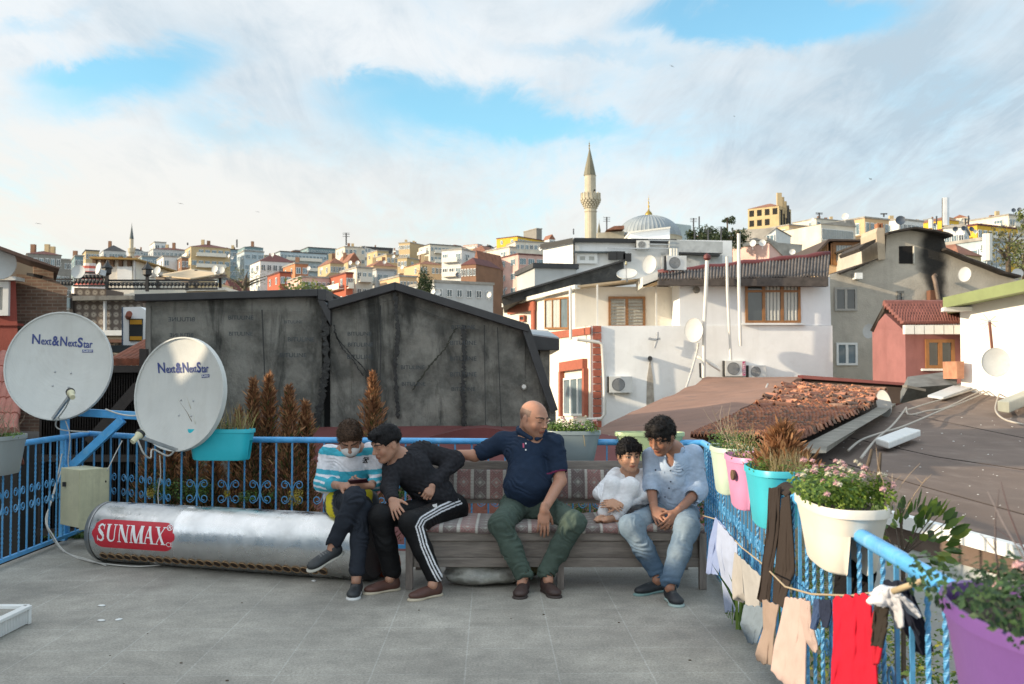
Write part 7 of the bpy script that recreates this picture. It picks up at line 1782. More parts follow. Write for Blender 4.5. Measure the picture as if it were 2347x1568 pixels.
def shoe(ank,toe_dir,parent,upper,sole,L=.27,up=(0,0,1),name='shoe',w=.047,laces=None,high=.07,tag_=None):
 """ank: ankle point above the heel; toe_dir: horizontal direction to the toe, up: normal of the sole"""
 up=Vector(up).normalized(); td=Vector(toe_dir); td=(td-up*td.dot(up)).normalized(); sd=td.cross(up); a=Vector(ank); M=Matrix((td,sd,up)).transposed()
 g=a-up*high
 heel=g-td*.055; f=SDF()
 f.ell(g+up*.045-td*.015,M,(.052,.037,.052),.02); f.ell(g+td*.06+up*.038,M,(.085,.040,.040),.03); f.ell(g+td*(L-.125)+up*.030,M,(.068,w,.030),.03); f.cap(a+up*.005-td*.012,g+up*.05-td*.01,.036,.038,.02)
 f.ell(g+td*.07-up*.060,M,(.4,.2,.060),.004,True)
 f.ell(a+up*.038-td*.008,M,(.034,.028,.030),.004,True)
 u0=np.array(upper)
 def cf(V):
  c=np.tile(u0,(len(V),1)); X=(V-npv(g))@np.array(M); m=(X[:,0]>.045)&(X[:,0]<.115)&(np.abs(X[:,1])<.020)&(X[:,2]>.045)
  if laces is not None:c[m&(np.sin(X[:,0]*330)>0)]=np.array(laces)
  return c*(1+.12*hsh(V,60))[:,None]
 s=sdf_part(name,f,.0048,M_leather,parent,None,cf)
 fs=SDF(); fs.ell(g-td*.012+up*.004,M,(.062,.040,.022),.012); fs.ell(g+td*.06+up*.004,M,(.085,.040,.020),.02); fs.ell(g+td*(L-.120)+up*.004,M,(.074,w+.004,.020),.02)
 fs.ell(g+td*.05-up*.2,M,(.6,.4,.201),.002,True); fs.ell(g+td*.05+up*.222,M,(.6,.4,.2),.002,True)
 V,F=polygonise(fs,.0048); me=bpy.data.meshes.new('sole'); me.from_pydata([tuple(v) for v in V],[],[tuple(int(i) for i in q) for q in F]); link_mesh('sole',me,mat('sole_'+'_'.join(str(int(x*100)) for x in sole),sole,.7,.1),s,smooth=True)
 return s
def const(c,n1=.10,s=14):
 c=np.array(c)
 return lambda V:c[None]*(1+n1*hsh(V,s))[:,None]
def J(zone,x,y,Y):return WZ(zone,x,y,Y)
def mid(a,b,t=.5):return a.lerp(b,t)
def button(par,p,m,n=(0,-1,0),r=.006):
 MB().lathe(p,[(r,0),(r,.003),(.0005,.003)],10,0,basis(n)).build('button',m,par)
 # 1: man in the striped sweater
def person1():
 z=lambda x,y,Y:J(8,x,y,Y)
 t=thing('person',(-1.15,7.4,0),'person in a turquoise and white striped sweater and face mask, looking at a phone','person','people sitting together on the terrace')
 SK=(.34,.18,.12)
 hc=z(402,285,7.28); H=Head(hc,6,42,-3,1.03,SK,brow=(.03,.018,.012),stub=.5)
 neck=z(415,385,7.50); chest=z(405,470,7.45); belly=z(390,640,7.52); hip=z(400,760,7.58)
 sl,sr=z(250,400,7.50),z(570,385,7.48); el,er=z(205,610,7.44),z(610,600,7.40)
 wl,wr=z(345,630,7.16),z(535,625,7.14)
 f=SDF(); H.build(f)
 f.cap(H.P(0,-.03,-.05),neck,.052,.060,.03); f.cap(neck,belly,.10,.12,.06); f.cap(sl,sr,.05,.05,.05)
 f.chain([sl,el,wl],[.045,.036,.026],.02); f.chain([sr,er,wr],[.045,.036,.026],.02)
 kx,kn=z(440,715,6.98),z(485,800,7.05); ax,an=z(285,1050,6.98),z(452,1262,6.93)
 hl,hr=hip+Vector((-.08,0,0)),hip+Vector((.09,0,0))
 f.cap(hl,hr,.09,.09,.05); f.chain([hl,kx,ax],[.07,.05,.038],.02); f.chain([hr,kn,an],[.07,.05,.036],.02); f.cap(belly,hip,.11,.11,.05)
 toe_n=Vector((.02,-1,0)); toe_x=(z(170,1120,6.86)-z(290,1085,6.98)).normalized()
 f.cap(an,an+Vector((0,-.03,-.05)),.034,.034,.02); f.cap(ax,z(272,1095,6.97),.036,.036,.02)
 h1=Hand(wl,z(430,628,7.08)-wl,(-.1,-.5,.7),side=1,curl=(.9,1.0,1.0,1.0),sc=.98,tcurl=.3).build(f)
 h2=Hand(wr,z(440,605,7.10)-wr,(.1,-.75,-.25),side=-1,curl=(.9,1.0,1.05,1.1),sc=.98,tcurl=.2).build(f)
 def cf(V):return H.colour(V,const(SK,.06,30)(V))
 sdf_part('body',f,.0048,M_skin,t,None,cf)
 g=SDF(); g.ell(mid(sl,sr)+Vector((0,.02,-.03)),None,(.165,.105,.085),.05); g.cap(mid(sl,sr)+Vector((0,0,-.09)),belly,.135,.135,.06); g.ell(belly+Vector((0,0,0)),None,(.17,.135,.14),.06); g.ell(hip+Vector((-.02,-.02,.045)),None,(.175,.15,.085),.05)
 g.chain([sl,el,mid(el,wl,.50)],[.072,.062,.052],.03); g.chain([sr,er,mid(er,wr,.42)],[.072,.062,.055],.03); g.cap(neck+Vector((0,0,-.02)),neck+Vector((0,-.015,.035)),.078,.062,.03)
 g.cap(neck+Vector((0,.02,-.03)),sl,.066,.066,.03); g.cap(neck+Vector((0,.02,-.03)),sr,.066,.066,.03)
 g.ell(H.P(0,.0,-.10)+Vector((0,-.06,-.02)),None,(.05,.08,.06),.01,True)
 zc=[(chest.z+.10,1)]
 T,Wt=np.array((.055,.36,.47)),np.array((.66,.66,.70))
 yz=lambda y:z(400,y,7.4).z
 bands=[yz(350),yz(405),yz(510),yz(640)]
 def sw(V):
  zz=V[:,2]+.012*np.sin(V[:,0]*9); c=np.where((zz>bands[0])[:,None],Wt,T)
  c=np.where(((zz<bands[1])&(zz>bands[2]))[:,None],Wt,c)
  arm=(np.linalg.norm(V-npv(el),axis=1)<.16)|(np.linalg.norm(V-npv(mid(er,wr,.3)),axis=1)<.14)
  a2=arm&(zz<bands[2]-.035); st=np.sin((zz)*150)>.35
  c=np.where((a2&st)[:,None],Wt,c); c=np.where((zz<yz(675))[:,None],Wt*.8,c)
  return c*(1+.05*hsh(V,40))[:,None]
 s=sdf_part('sweater',g,.0055,M_knit,t,lambda P:wrinkle(P,65,(.3,0,1),.011)+.002*hsh(P,90),sw)
 mk=mat('black_embroidery',(.015,.015,.018),.9)
 c=z(517,443,7.30); mb=MB()
 for a,b in(((-.02,-.02),(.02,.022)),((-.022,.0),(.022,.004)),((-.01,.022),(.012,-.022)),((-.018,.012),(0,.02)),((.004,.02),(.022,.01)),((-.02,-.012),(.0,-.02))):mb.bar(c+Vector((a[0],0,a[1])),c+Vector((b[0],0,b[1])),.004,.03,up=(0,1,0))
 mb.build('chest_emblem',mk,t)
 m=SDF(); q=H.s; m.ell(H.P(0,.042,-.046),H.M,(.070*q,.076*q,.058*q),.01); m.ell(H.P(0,.020,.056),H.M,(.12,.13,.060),.01,True); m.ell(H.P(0,-.052,-.05),H.M,(.2,.075,.2),.006,True)
 sdf_part('face_mask',m,.0045,mat('white_mask',(.62,.62,.62),.85,.04),t)
 mb=MB()
 for sg in(-1,1):mb.tube([H.P(sg*.058,.045,-.028),H.P(sg*.078,.015,-.012),H.P(sg*.085,-.005,.012)],.0015,5)
 mb.build('mask_strap',mat('white_mask',(.6,.6,.6)),t)
 hairmesh(H,'hair',t,(.055,.032,.020),.016,cut=[((0,.118,-.030),(.088,.075,.100)),((.088,.03,-.07),(.03,.05,.07)),((-.088,.03,-.07),(.03,.05,.07)),((0,-.02,-.11),(.12,.12,.06))],disp=lambda P:.0015*hsh(P,170),extra=lambda f,H:(f.ell(H.P(0,.055,.095),H.M,(.052,.04,.030),.02)))
 g=SDF(); g.cap(hl,hr,.115,.115,.05)
 mk_,mn=mid(kx,ax),mid(kn,an)
 g.chain([hl,kx,mk_,ax],[.088,.070,.058,.054],.03); g.chain([hr,kn,mn,an+Vector((0,0,.02))],[.088,.068,.058,.054],.03)
 g.cap(ax,ax+(ax-kx).normalized()*.08,.045,.045,.006,True)
 g.cap(an+Vector((0,0,.0)),an-Vector((0,0,.10)),.046,.046,.006,True)
 sdf_part('trousers',g,.006,M_cot,t,lambda P:wrinkle(P,60,(.2,.3,1),.013)+wrinkle(P+.5,80,(.7,.1,.6),.003),const((.020,.024,.033),.18,9))
 shoe(an+Vector((0,-.01,-.025)),toe_n,t,(.022,.025,.028),(.62,.62,.60),laces=(.10,.10,.10),high=max(.05,an.z-.025))
 up=(kx-ax).normalized();
 ftoe=Vector((-.78,-.50,-.38)).normalized(); upx=Vector((.28,-.42,.86)); upx=(upx-ftoe*upx.dot(ftoe)).normalized()
 upx=Vector((.62,.25,.74)); upx=(upx-ftoe*upx.dot(ftoe)).normalized()
 shoe(z(278,1085,6.97),ftoe,t,(.022,.025,.028),(.50,.48,.42),up=upx,laces=(.10,.10,.10))
 pc=z(463,592,7.03); d1=Vector((1,-.12,.10)).normalized(); d2=Vector((.05,-.80,.42)); d2=(d2-d1*d2.dot(d1)).normalized()
 o=MB().obox(pc-d1*.068-d2*.034,d1*.136,d2*.070,d1.cross(d2)*.009).build('mobile_phone',mat('maroon_phone_case',(.06,.012,.018),.3,.05),bevel=.003); tag(o,'dark red phone held in both hands by the masked person','phone')
person1()
# 2: young man in dark sweater and striped track trousers
def person2():
 z=lambda x,y,Y:J(8,x,y,Y)
 t=thing('person',(-.6,7.3,0),'person in a dark sweater and black track trousers with three white stripes, leaning left','person','people sitting together on the terrace')
 SK=(.40,.215,.145)
 hc=z(668,322,7.22); H=Head(hc,-52,22,5,1.07,SK,brow=(.015,.01,.008))
 neck=z(775,440,7.34); chest=z(850,520,7.36); belly=z(1010,690,7.46); hip=z(1095,800,7.52)
 sr,sl=z(720,500,7.28),z(925,385,7.46)
 er,el=z(690,640,7.18),z(1165,440,7.50); wr,wl=z(708,730,7.00),z(1000,625,7.32)
 kr,kl=z(625,850,6.97),z(845,900,6.88); ar,al=z(705,1245,7.02),z(1015,1290,6.84)
 hr,hl=hip+Vector((-.07,-.03,0)),hip+Vector((.05,.02,0))
 f=SDF(); H.build(f); f.cap(H.P(0,-.04,-.06),neck,.050,.058,.03); f.chain([neck,chest,belly,hip],[.09,.12,.11,.12],.05); f.cap(sr,sl,.05,.05,.04)
 f.chain([sr,er,wr],[.045,.036,.026],.02); f.chain([sl,el,wl],[.045,.036,.027],.02); f.chain([hr,kr,ar],[.075,.05,.036],.02); f.chain([hl,kl,al],[.075,.05,.036],.02)
 f.cap(ar,ar+Vector((-.01,-.03,-.05)),.034,.034,.02); f.cap(al,al+Vector((-.01,-.03,-.05)),.034,.034,.02)
 Hand(wr,z(760,850,6.90)-wr,(-.1,-.95,.25),side=-1,curl=(.22,.22,.25,.3),sc=1.0,tcurl=.0,spread=.25).build(f)
 Hand(wl,z(965,700,7.26)-wl,(.25,-.9,.2),side=1,curl=(1.3,1.35,1.4,1.4),sc=.95,tcurl=.7).build(f)
 sdf_part('body',f,.0048,M_skin,t,None,lambda V:H.colour(V,const(SK,.06,30)(V)))
 g=SDF(); g.ell(mid(neck,chest),None,(.16,.11,.10),.06); g.chain([chest,belly,hip],[.135,.135,.14],.06); g.chain([sr,er,wr+(er-wr)*.12],[.070,.058,.046],.03); g.chain([sl,el,mid(el,wl,.84)],[.076,.066,.048],.03)
 g.cap(mid(neck,chest,-.1),sl,.07,.072,.05); g.cap(mid(neck,chest,.2),sr,.07,.07,.05); g.cap(neck,neck+(H.P(0,-.03,-.1)-neck)*.35,.075,.064,.02)
 g.ell(neck+Vector((-.075,-.085,.03)),None,(.055,.06,.075),.012,True)
 sdf_part('sweater',g,.0055,M_knit,t,lambda P:wrinkle(P,60,(.7,0,.7),.012)+.0015*hsh(P,120),const((.022,.022,.026),.3,120))
 hairmesh(H,'hair',t,(.010,.009,.010),.020,cut=[((0,.118,-.035),(.090,.072,.082)),((.10,-.01,-.035),(.040,.14,.070)),((-.10,-.01,-.035),(.040,.14,.070)),((0,-.09,-.07),(.12,.09,.085))],disp=lambda P:.0015*hsh(P,150),extra=lambda f,H:(f.ell(H.P(0,.055,.100),H.M,(.062,.055,.022),.02),f.ell(H.P(0,.095,.080),H.M,(.050,.016,.018),.01)),strands=1500,slen=.012,rise=.3)
 hairmesh(H,'hair',t,(.10,.060,.042),-.006,cut=[((0,.12,-.035),(.15,.095,.16)),((0,.0,-.13),(.15,.16,.085))],base=(.0795,.0985,.0915))
 g=SDF(); g.cap(hr,hl,.120,.125,.05); g.chain([hr,kr,mid(kr,ar),ar+Vector((0,0,.0))],[.100,.082,.074,.068],.03); g.chain([hl,kl,mid(kl,al),al+Vector((0,0,.0))],[.100,.082,.066,.056],.03)
 for a in(ar,al):g.cap(a-Vector((0,0,.01)),a-Vector((0,0,.10)),.045,.045,.006,True)
 path=[z(1200,745,7.42),z(1060,800,7.15),z(935,868,6.90),z(905,925,6.82),z(940,1060,6.80),z(1000,1210,6.78),z(1060,1330,6.76)]
 pp=[npv(p) for p in path]
 def cf(V):
  c=const((.005,.005,.006),.2,9)(V)
  bd=np.full(len(V),9.); bs=np.zeros(len(V))
  for a,b in zip(pp,pp[1:]):
   d=(b-a)[[0,2]]; L=np.linalg.norm(d); u=d/L; n=np.array((-u[1],u[0])); q=V[:,[0,2]]-a[[0,2]]; tt=np.clip(q@u,0,L); r=q-tt[:,None]*u; dd=np.linalg.norm(r,axis=1); sg=np.sign(q@n); m=dd<bd; bd[m]=dd[m]; bs[m]=(dd*sg)[m]
  near=V[:,1]<mid(hl,kl).y+.10
  legside=np.array([np.linalg.norm(V-npv(mid(hl,kl,s)),axis=1) for s in(0,.33,.66,1)]+[np.linalg.norm(V-npv(mid(kl,al,s)),axis=1) for s in(.2,.4,.6,.8,1)]).min(0)<.15
  w=((np.abs(np.abs(bs)-.019)<.0048)|(np.abs(bs)<.0048))&legside&(V[:,1]<mid(hl,kl).y+.25)
  c[w]=(.66,.66,.68); return c
 sdf_part('track_trousers',g,.0048,M_slick,t,lambda P:wrinkle(P,40,(.3,.2,1),.006),cf)
 for a,toe in((ar,(-.80,-.58,0)),(al,(-.72,-.68,0))):shoe(a+Vector((0,0,-.03)),toe,t,(.085,.035,.025),(.50,.43,.32),high=max(.05,a.z-.03),name='slip_on_shoe')
 lg=z(1020,773,7.13)+Vector((0,-.012,0)); mb=MB()
 for i in range(3):mb.prism([lg+Vector((-.018+i*.011,0,.004+i*.003)),lg+Vector((-.011+i*.011,0,.008+i*.003)),lg+Vector((.0+i*.008,0,-.014)),lg+Vector((-.006+i*.008,0,-.014))],(0,.03,0))
 mb.build('logo',M_lblw,t)
person2()
# 3: bald man in navy polo
def person3():
 z=lambda x,y,Y:J(9,x,y,Y)
 t=thing('person',(.15,7.4,0),'bald person in a navy polo shirt and green trousers, arm along the bench back','person','people sitting together on the terrace')
 SK=(.40,.205,.135)
 hc=z(648,232,7.46); H=Head(hc,48,14,0,1.13,SK,brow=(.03,.02,.016),stub=.45,thick=1.10)
 neck=z(625,360,7.54); chest=z(605,480,7.50); belly=z(605,690,7.42); hip=z(615,830,7.48)
 sl,sr=z(425,400,7.58),z(790,415,7.48); el,er=z(235,490,7.66),z(835,670,7.38); wl,wr=z(40,478,7.66),z(722,872,7.00)
 kl,kr=z(415,975,7.00),z(930,965,7.00); al,ar=z(575,1325,6.96),z(740,1305,6.98)
 hl,hr=z(520,870,7.45),z(720,870,7.45)
 f=SDF(); H.build(f); f.cap(H.P(0,-.03,-.05),neck,.066,.072,.03); f.chain([neck,chest,belly,hip],[.09,.12,.13,.12],.06); f.cap(sl,sr,.06,.06,.05)
 f.chain([sl,el,wl],[.055,.045,.030],.02); f.chain([sr,er,wr],[.055,.046,.031],.02); f.chain([hl,kl,al],[.09,.06,.04],.02); f.chain([hr,kr,ar],[.09,.06,.04],.02)
 for a,s in((al,-1),(ar,1)):f.cap(a,a+Vector((s*.01,-.03,-.06)),.038,.036,.02)
 Hand(wr,Vector((-.05,-.12,-1)),(.05,-.95,.15),side=-1,curl=(.25,.3,.3,.35),sc=1.06,tcurl=.6,spread=.08).build(f)
 Hand(wl,Vector((-1,0,-.25)),(0,-.3,1),side=1,curl=(.5,.5,.5,.5),sc=1.0).build(f)
 def cf(V):
  c=H.colour(V,const(SK,.06,30)(V)); X=H.loc(V); m=(X[:,2]>-.015)&(X[:,2]<.062)&(X[:,1]<.028)&(np.abs(X[:,0])>.0)&(np.linalg.norm(X,axis=1)<.14)
  ear=(np.abs(X[:,0])>.078)&(X[:,2]<.028); m=m&~ear&~((X[:,2]<-.0+.02)&(X[:,1]>.012)); c[m]=c[m]*.42+np.array((.035,.03,.026)); return c
 sdf_part('body',f,.0048,M_skin,t,None,cf)
 g=SDF(); g.ell(mid(sl,sr)+Vector((0,.02,-.05)),None,(.19,.12,.10),.06); g.cap(chest,belly,.140,.142,.08); g.ell(belly+Vector((0,-.01,-.02)),None,(.168,.125,.11),.06); g.cap(belly,hip+Vector((0,0,.03)),.155,.150,.06)
 g.cap(sl,mid(sl,el,.72),.078,.070,.03); g.cap(sr,mid(sr,er,.66),.082,.074,.03); g.cap(neck,neck+Vector((.01,-.01,.035)),.088,.078,.02)
 g.cap(mid(sl,el,.80),mid(sl,el,1.1),.052,.052,.006,True); g.cap(mid(sr,er,.78),er,.058,.058,.006,True)
 g.cap(neck+Vector((0,.02,-.03)),sl+Vector((.02,0,.01)),.085,.072,.04); g.cap(neck+Vector((0,.02,-.03)),sr+Vector((-.02,0,.01)),.085,.076,.04)
 g.ell(neck+Vector((.035,-.05,.085)),None,(.062,.075,.040),.01,True)
 nv=np.array((.014,.026,.052))
 def pf(V):
  c=const(nv,.15,14)(V); e1=np.abs((V-npv(mid(sr,er,.80)))@npv((er-sr).normalized())+.004)<.005; r1=np.linalg.norm(V-npv(mid(sr,er,.78)),axis=1)<.1
  c[e1&r1]=(.20,.03,.09); return c
 sdf_part('polo_shirt',g,.0058,M_cot,t,lambda P:wrinkle(P,60,(.6,0,.7),.012)+.002*hsh(P,60),pf)
 g=SDF(); g.chain([neck+Vector((-.085,.03,.060)),neck+Vector((-.078,-.065,.045)),neck+Vector((.000,-.135,.000))],[.024,.026,.018],.01); g.chain([neck+Vector((.105,.02,.045)),neck+Vector((.105,-.065,.028)),neck+Vector((.045,-.135,-.004))],[.024,.026,.018],.01); g.chain([neck+Vector((-.085,.03,.060)),neck+Vector((.01,.085,.065)),neck+Vector((.105,.02,.045))],[.022,.022,.022],.01)
 sdf_part('collar',g,.005,M_cot,t,None,const(nv*1.2))
 for y in(405,450):button(t,z(593,y,7.30)+Vector((0,.0,0)),M_lblw)
 MB().prism([z(570,405,7.315),z(582,405,7.315),z(582,435,7.31),z(572,435,7.31)],(0,.02,0)).build('placket_trim',mat('pink_piping',(.45,.08,.15),.8),t)
 g=SDF(); g.cap(hl,hr,.125,.125,.06); g.ell(hip,None,(.18,.13,.10),.05)
 g.chain([hl,kl,mid(kl,al),al+Vector((0,0,.0))],[.108,.082,.070,.062],.03); g.chain([hr,kr,mid(kr,ar),ar+Vector((0,0,.0))],[.108,.082,.070,.062],.03)
 for a in(al,ar):g.cap(a-Vector((0,0,.015)),a-Vector((0,0,.12)),.052,.055,.006,True)
 sdf_part('trousers',g,.006,M_cot,t,lambda P:wrinkle(P,60,(.25,.5,.8),.015)+wrinkle(P+.7,95,(1,.1,.3),.007),const((.060,.085,.070),.14,8))
 shoe(al+Vector((0,-.01,-.035)),(-.16,-1,0),t,(.050,.028,.024),(.040,.028,.024),high=max(.05,al.z-.035),laces=(.02,.012,.01),w=.050)
 shoe(ar+Vector((0,-.01,-.035)),(.32,-1,0),t,(.050,.028,.024),(.040,.028,.024),high=max(.05,ar.z-.035),laces=(.02,.012,.01),w=.050)
person3()
# 4: child in white
def person4():
 z=lambda x,y,Y:J(10,x,y,Y)
 t=thing('person',(.85,7.4,.45),'child in white clothes hugging both knees, barefoot on the bench','person','people sitting together on the terrace')
 SK=(.46,.255,.165)
 hc=z(396,395,7.42); H=Head(hc,14,10,-2,.98,SK,brow=(.012,.009,.008),child=True)
 neck=z(405,515,7.52); chest=z(400,600,7.55); hip=z(400,800,7.58)
 sl,sr=z(305,530,7.53),z(500,535,7.52); el,er=z(195,665,7.42),z(505,690,7.40); wl,wr=z(245,712,7.24),z(325,745,7.20)
 kl,kr=z(288,605,7.28),z(405,615,7.26); al,ar=z(220,820,7.26),z(315,845,7.24)
 hl,hr=z(360,810,7.55),z(450,800,7.54)
 f=SDF(); H.build(f); f.cap(H.P(0,-.03,-.06),neck,.040,.045,.02); f.chain([neck,chest,hip],[.07,.09,.10],.04); f.cap(sl,sr,.035,.035,.03)
 f.chain([sl,el,wl],[.034,.028,.021],.015); f.chain([sr,er,wr],[.034,.028,.021],.015); f.chain([hl,kl,al],[.06,.045,.030],.015); f.chain([hr,kr,ar],[.06,.045,.030],.015)
 Hand(wl,z(300,740,7.19)-wl,(.0,-.9,.4),side=1,curl=(.35,.4,.4,.45),sc=.78,tcurl=.2).build(f)
 Hand(wr,z(245,735,7.19)-wr,(0,-.85,.5),side=-1,curl=(.35,.4,.45,.5),sc=.78,tcurl=.3).build(f)
 for a,h,tt in((al,z(222,855,7.25),z(150,868,7.13)),(ar,z(305,868,7.25),z(185,880,7.10))):
  h.z=max(h.z,.475); tt.z=.467; f.cap(a,h,.029,.030,.015); f.cap(h,mid(h,tt,.6),.028,.026,.02)
  d=(tt-h).normalized(); sd=Vector((-d.y,d.x,0))
  for i in range(5):b=mid(h,tt,.62)+sd*(.018-.009*i); f.cap(b,b+d*(.042-.005*i),.0095 if i==0 else.0075,.008 if i==0 else.006,.004)
 sdf_part('body',f,.0046,M_skin,t,None,lambda V:H.colour(V,const(SK,.06,30)(V)))
 wt=const((.70,.71,.74),.04,20)
 g=SDF(); g.ell(mid(sl,sr)+Vector((0,.01,-.03)),None,(.115,.075,.06),.04); g.chain([chest,hip+Vector((0,0,.03))],[.11,.125],.05); g.chain([sl,el,mid(el,wl,.72)],[.052,.050,.038],.025); g.chain([sr,er,mid(er,wr,.80)],[.054,.052,.040],.025); g.cap(neck+Vector((0,0,-.02)),neck+Vector((0,0,.012)),.062,.056,.02)
 g.ell(neck+Vector((-.005,-.065,.0)),None,(.042,.055,.065),.008,True)
 sdf_part('white_shirt',g,.005,M_cot,t,lambda P:wrinkle(P,70,(.4,.1,.9),.010)+wrinkle(P+.4,100,(.8,0,.5),.003),wt)
 g=SDF(); g.cap(hl,hr,.090,.090,.04); g.chain([hl,kl,mid(kl,al),al+Vector((0,0,.02))],[.075,.060,.052,.046],.025); g.chain([hr,kr,mid(kr,ar),ar+Vector((0,0,.02))],[.078,.064,.055,.048],.025)
 for a in(al,ar):g.cap(a-Vector((0,0,.01)),a-Vector((0,0,.08)),.035,.035,.006,True)
 sdf_part('white_trousers',g,.005,M_cot,t,lambda P:wrinkle(P,70,(.3,.3,.9),.005),wt)
 hairmesh(H,'hair',t,(.010,.009,.010),.018,cut=[((0,.130,-.035),(.080,.078,.092)),((.098,.03,-.075),(.04,.06,.075)),((-.098,.03,-.075),(.04,.06,.075)),((0,-.03,-.12),(.12,.12,.07))],disp=lambda P:.004*hsh(P*np.array((1.6,1.6,.5)),150),extra=lambda f,H:[f.cap(H.P(x,.068,.088),H.P(x*1.05+.004,.101,.045+.01*abs(math.sin(x*90))),.016,.007,.008) for x in(-.055,-.036,-.016,.004,.024,.044,.060)])
person4()
# 5: man in pale blue shirt and jeans
def person5():
 z=lambda x,y,Y:J(10,x,y,Y)
 t=thing('person',(1.25,7.3,0),'person in a pale blue shirt and washed jeans looking down towards the child','person','people sitting together on the terrace')
 SK=(.30,.145,.092)
 hc=z(628,262,7.28); H=Head(hc,-42,30,4,1.08,SK,brow=(.012,.009,.008),stub=.2)
 neck=z(705,372,7.46); chest=z(700,470,7.46); belly=z(715,660,7.48); hip=z(715,780,7.52)
 sl,sr=z(560,410,7.46),z(850,395,7.48); el,er=z(555,640,7.40),z(885,645,7.40); wl,wr=z(578,775,7.16),z(735,800,7.10)
 kl,kr=z(410,895,7.00),z(808,905,6.92); al,ar=z(600,1225,6.98),z(690,1275,6.72)
 hl,hr=z(620,820,7.48),z(780,820,7.48)
 f=SDF(); H.build(f); f.cap(H.P(0,-.035,-.06),neck,.052,.060,.03); f.chain([neck,chest,belly,hip],[.09,.12,.12,.12],.05); f.cap(sl,sr,.05,.05,.04)
 f.chain([sl,el,wl],[.048,.040,.028],.02); f.chain([sr,er,wr],[.048,.040,.028],.02); f.chain([hl,kl,al],[.08,.055,.038],.02); f.chain([hr,kr,ar],[.08,.055,.038],.02)
 for a in(al,ar):f.cap(a,a+Vector((-.01,-.03,-.05)),.035,.034,.02)
 Hand(wl,z(640,900,7.02)-wl,(-.35,-.9,.2),side=-1,curl=(.28,.3,.35,.4),sc=1.04,tcurl=.1,spread=.15).build(f)
 Hand(wr,z(672,890,7.03)-wr,(.35,-.9,.2),side=1,curl=(.45,.5,.55,.6),sc=1.04,tcurl=.3,spread=.1).build(f)
 sdf_part('body',f,.0048,M_skin,t,None,lambda V:H.colour(V,const(SK,.06,30)(V)))
 g=SDF(); g.ell(mid(sl,sr)+Vector((0,.02,-.03)),None,(.165,.11,.085),.05); g.chain([chest,belly],[.145,.14],.06); g.ell(hip+Vector((0,-.01,.04)),None,(.17,.15,.11),.05)
 g.chain([sl,el,mid(el,wl,.12)],[.072,.062,.058],.03); g.chain([sr,er,mid(er,wr,.22)],[.076,.070,.066],.03); g.cap(neck,neck+Vector((-.01,0,.03)),.078,.066,.02)
 g.cap(neck+Vector((0,.02,-.03)),sl,.07,.066,.03); g.cap(neck+Vector((0,.02,-.03)),sr,.07,.07,.03)
 g.cap(mid(el,wl,.2),mid(el,wl,.5),.048,.048,.006,True); g.cap(mid(er,wr,.34),mid(er,wr,.6),.052,.052,.006,True)
 g.ell(neck+Vector((-.035,-.095,-.035)),None,(.030,.06,.085),.010,True); g.ell(neck+Vector((-.04,-.05,.04)),None,(.05,.07,.04),.01,True)
 bl=const((.36,.44,.56),.05,30)
 sdf_part('shirt',g,.0055,M_cot,t,lambda P:wrinkle(P,65,(.35,0,.9),.013)+wrinkle(P+.4,85,(.9,0,.3),.0035),bl)
 g=SDF(); g.chain([neck+Vector((-.075,.02,.045)),neck+Vector((-.080,-.06,.015)),neck+Vector((-.050,-.105,-.055))],[.013,.016,.008],.01); g.chain([neck+Vector((.065,.02,.050)),neck+Vector((.060,-.065,.015)),neck+Vector((.010,-.110,-.060))],[.015,.020,.010],.01); g.cap(neck+Vector((-.075,.02,.045)),neck+Vector((.065,.02,.05)),.015,.015,.01)
 sdf_part('collar',g,.005,M_cot,t,None,bl)
 for x,y in((690,505),(692,582),(680,628),(652,690)):button(t,z(x,y,7.315),mat('navy_button',(.02,.025,.05),.4))
 for x in(585,775):button(t,z(x,500,7.325),mat('navy_button',(.02,.025,.05),.4),r=.007)
 hairmesh(H,'hair',t,(.016,.013,.012),.026,cut=[((0,.125,-.040),(.082,.078,.085)),((.100,.02,-.075),(.04,.06,.070)),((-.100,.02,-.075),(.04,.06,.070)),((0,-.03,-.12),(.12,.12,.06))],disp=lambda P:.006*hsh(P,80),extra=lambda f,H:(f.ell(H.P(0,.050,.100),H.M,(.072,.055,.038),.02),f.ell(H.P(-.03,.095,.070),H.M,(.03,.024,.022),.01),f.ell(H.P(.03,.092,.075),H.M,(.03,.024,.022),.01)))
 g=SDF(); g.cap(hl,hr,.120,.120,.05); g.chain([hl,kl,mid(kl,al),al],[.104,.080,.068,.060],.035); g.chain([hr,kr,mid(kr,ar),ar],[.104,.082,.072,.064],.035)
 for a in(al,ar):g.cap(a-Vector((0,0,.01)),a-Vector((0,0,.10)),.050,.050,.006,True)
 def jf(V):
  c=const((.075,.125,.19),.10,12)(V); fade=np.zeros(len(V))
  for a,b,r in((hl,kl,.10),(kl,mid(kl,al),.07),(hr,kr,.11),(kr,mid(kr,ar,.7),.085)):
   a_,b_=npv(a)+np.array((0,-.10,.04)),npv(b)+np.array((0,-.10,.02)); ab=b_-a_; tt=np.clip(((V-a_)@ab)/(ab@ab),0,1); fade=np.maximum(fade,np.exp(-(np.linalg.norm(V-a_-tt[:,None]*ab,axis=1)/r)**2))
  fade=(fade*(.8+.3*hsh(V,17)))[:,None]; return c*(1-.75*fade)+np.array((.30,.36,.40))*.75*fade
 sdf_part('jeans',g,.006,M_den,t,lambda P:wrinkle(P,62,(.2,.4,.9),.014)+wrinkle(P+.4,90,(.4,.3,.8),.004),jf)
 shoe(al+Vector((0,0,-.03)),(-.80,-.60,0),t,(.016,.018,.022),(.16,.26,.25),high=max(.05,al.z-.03),laces=(.05,.06,.06))
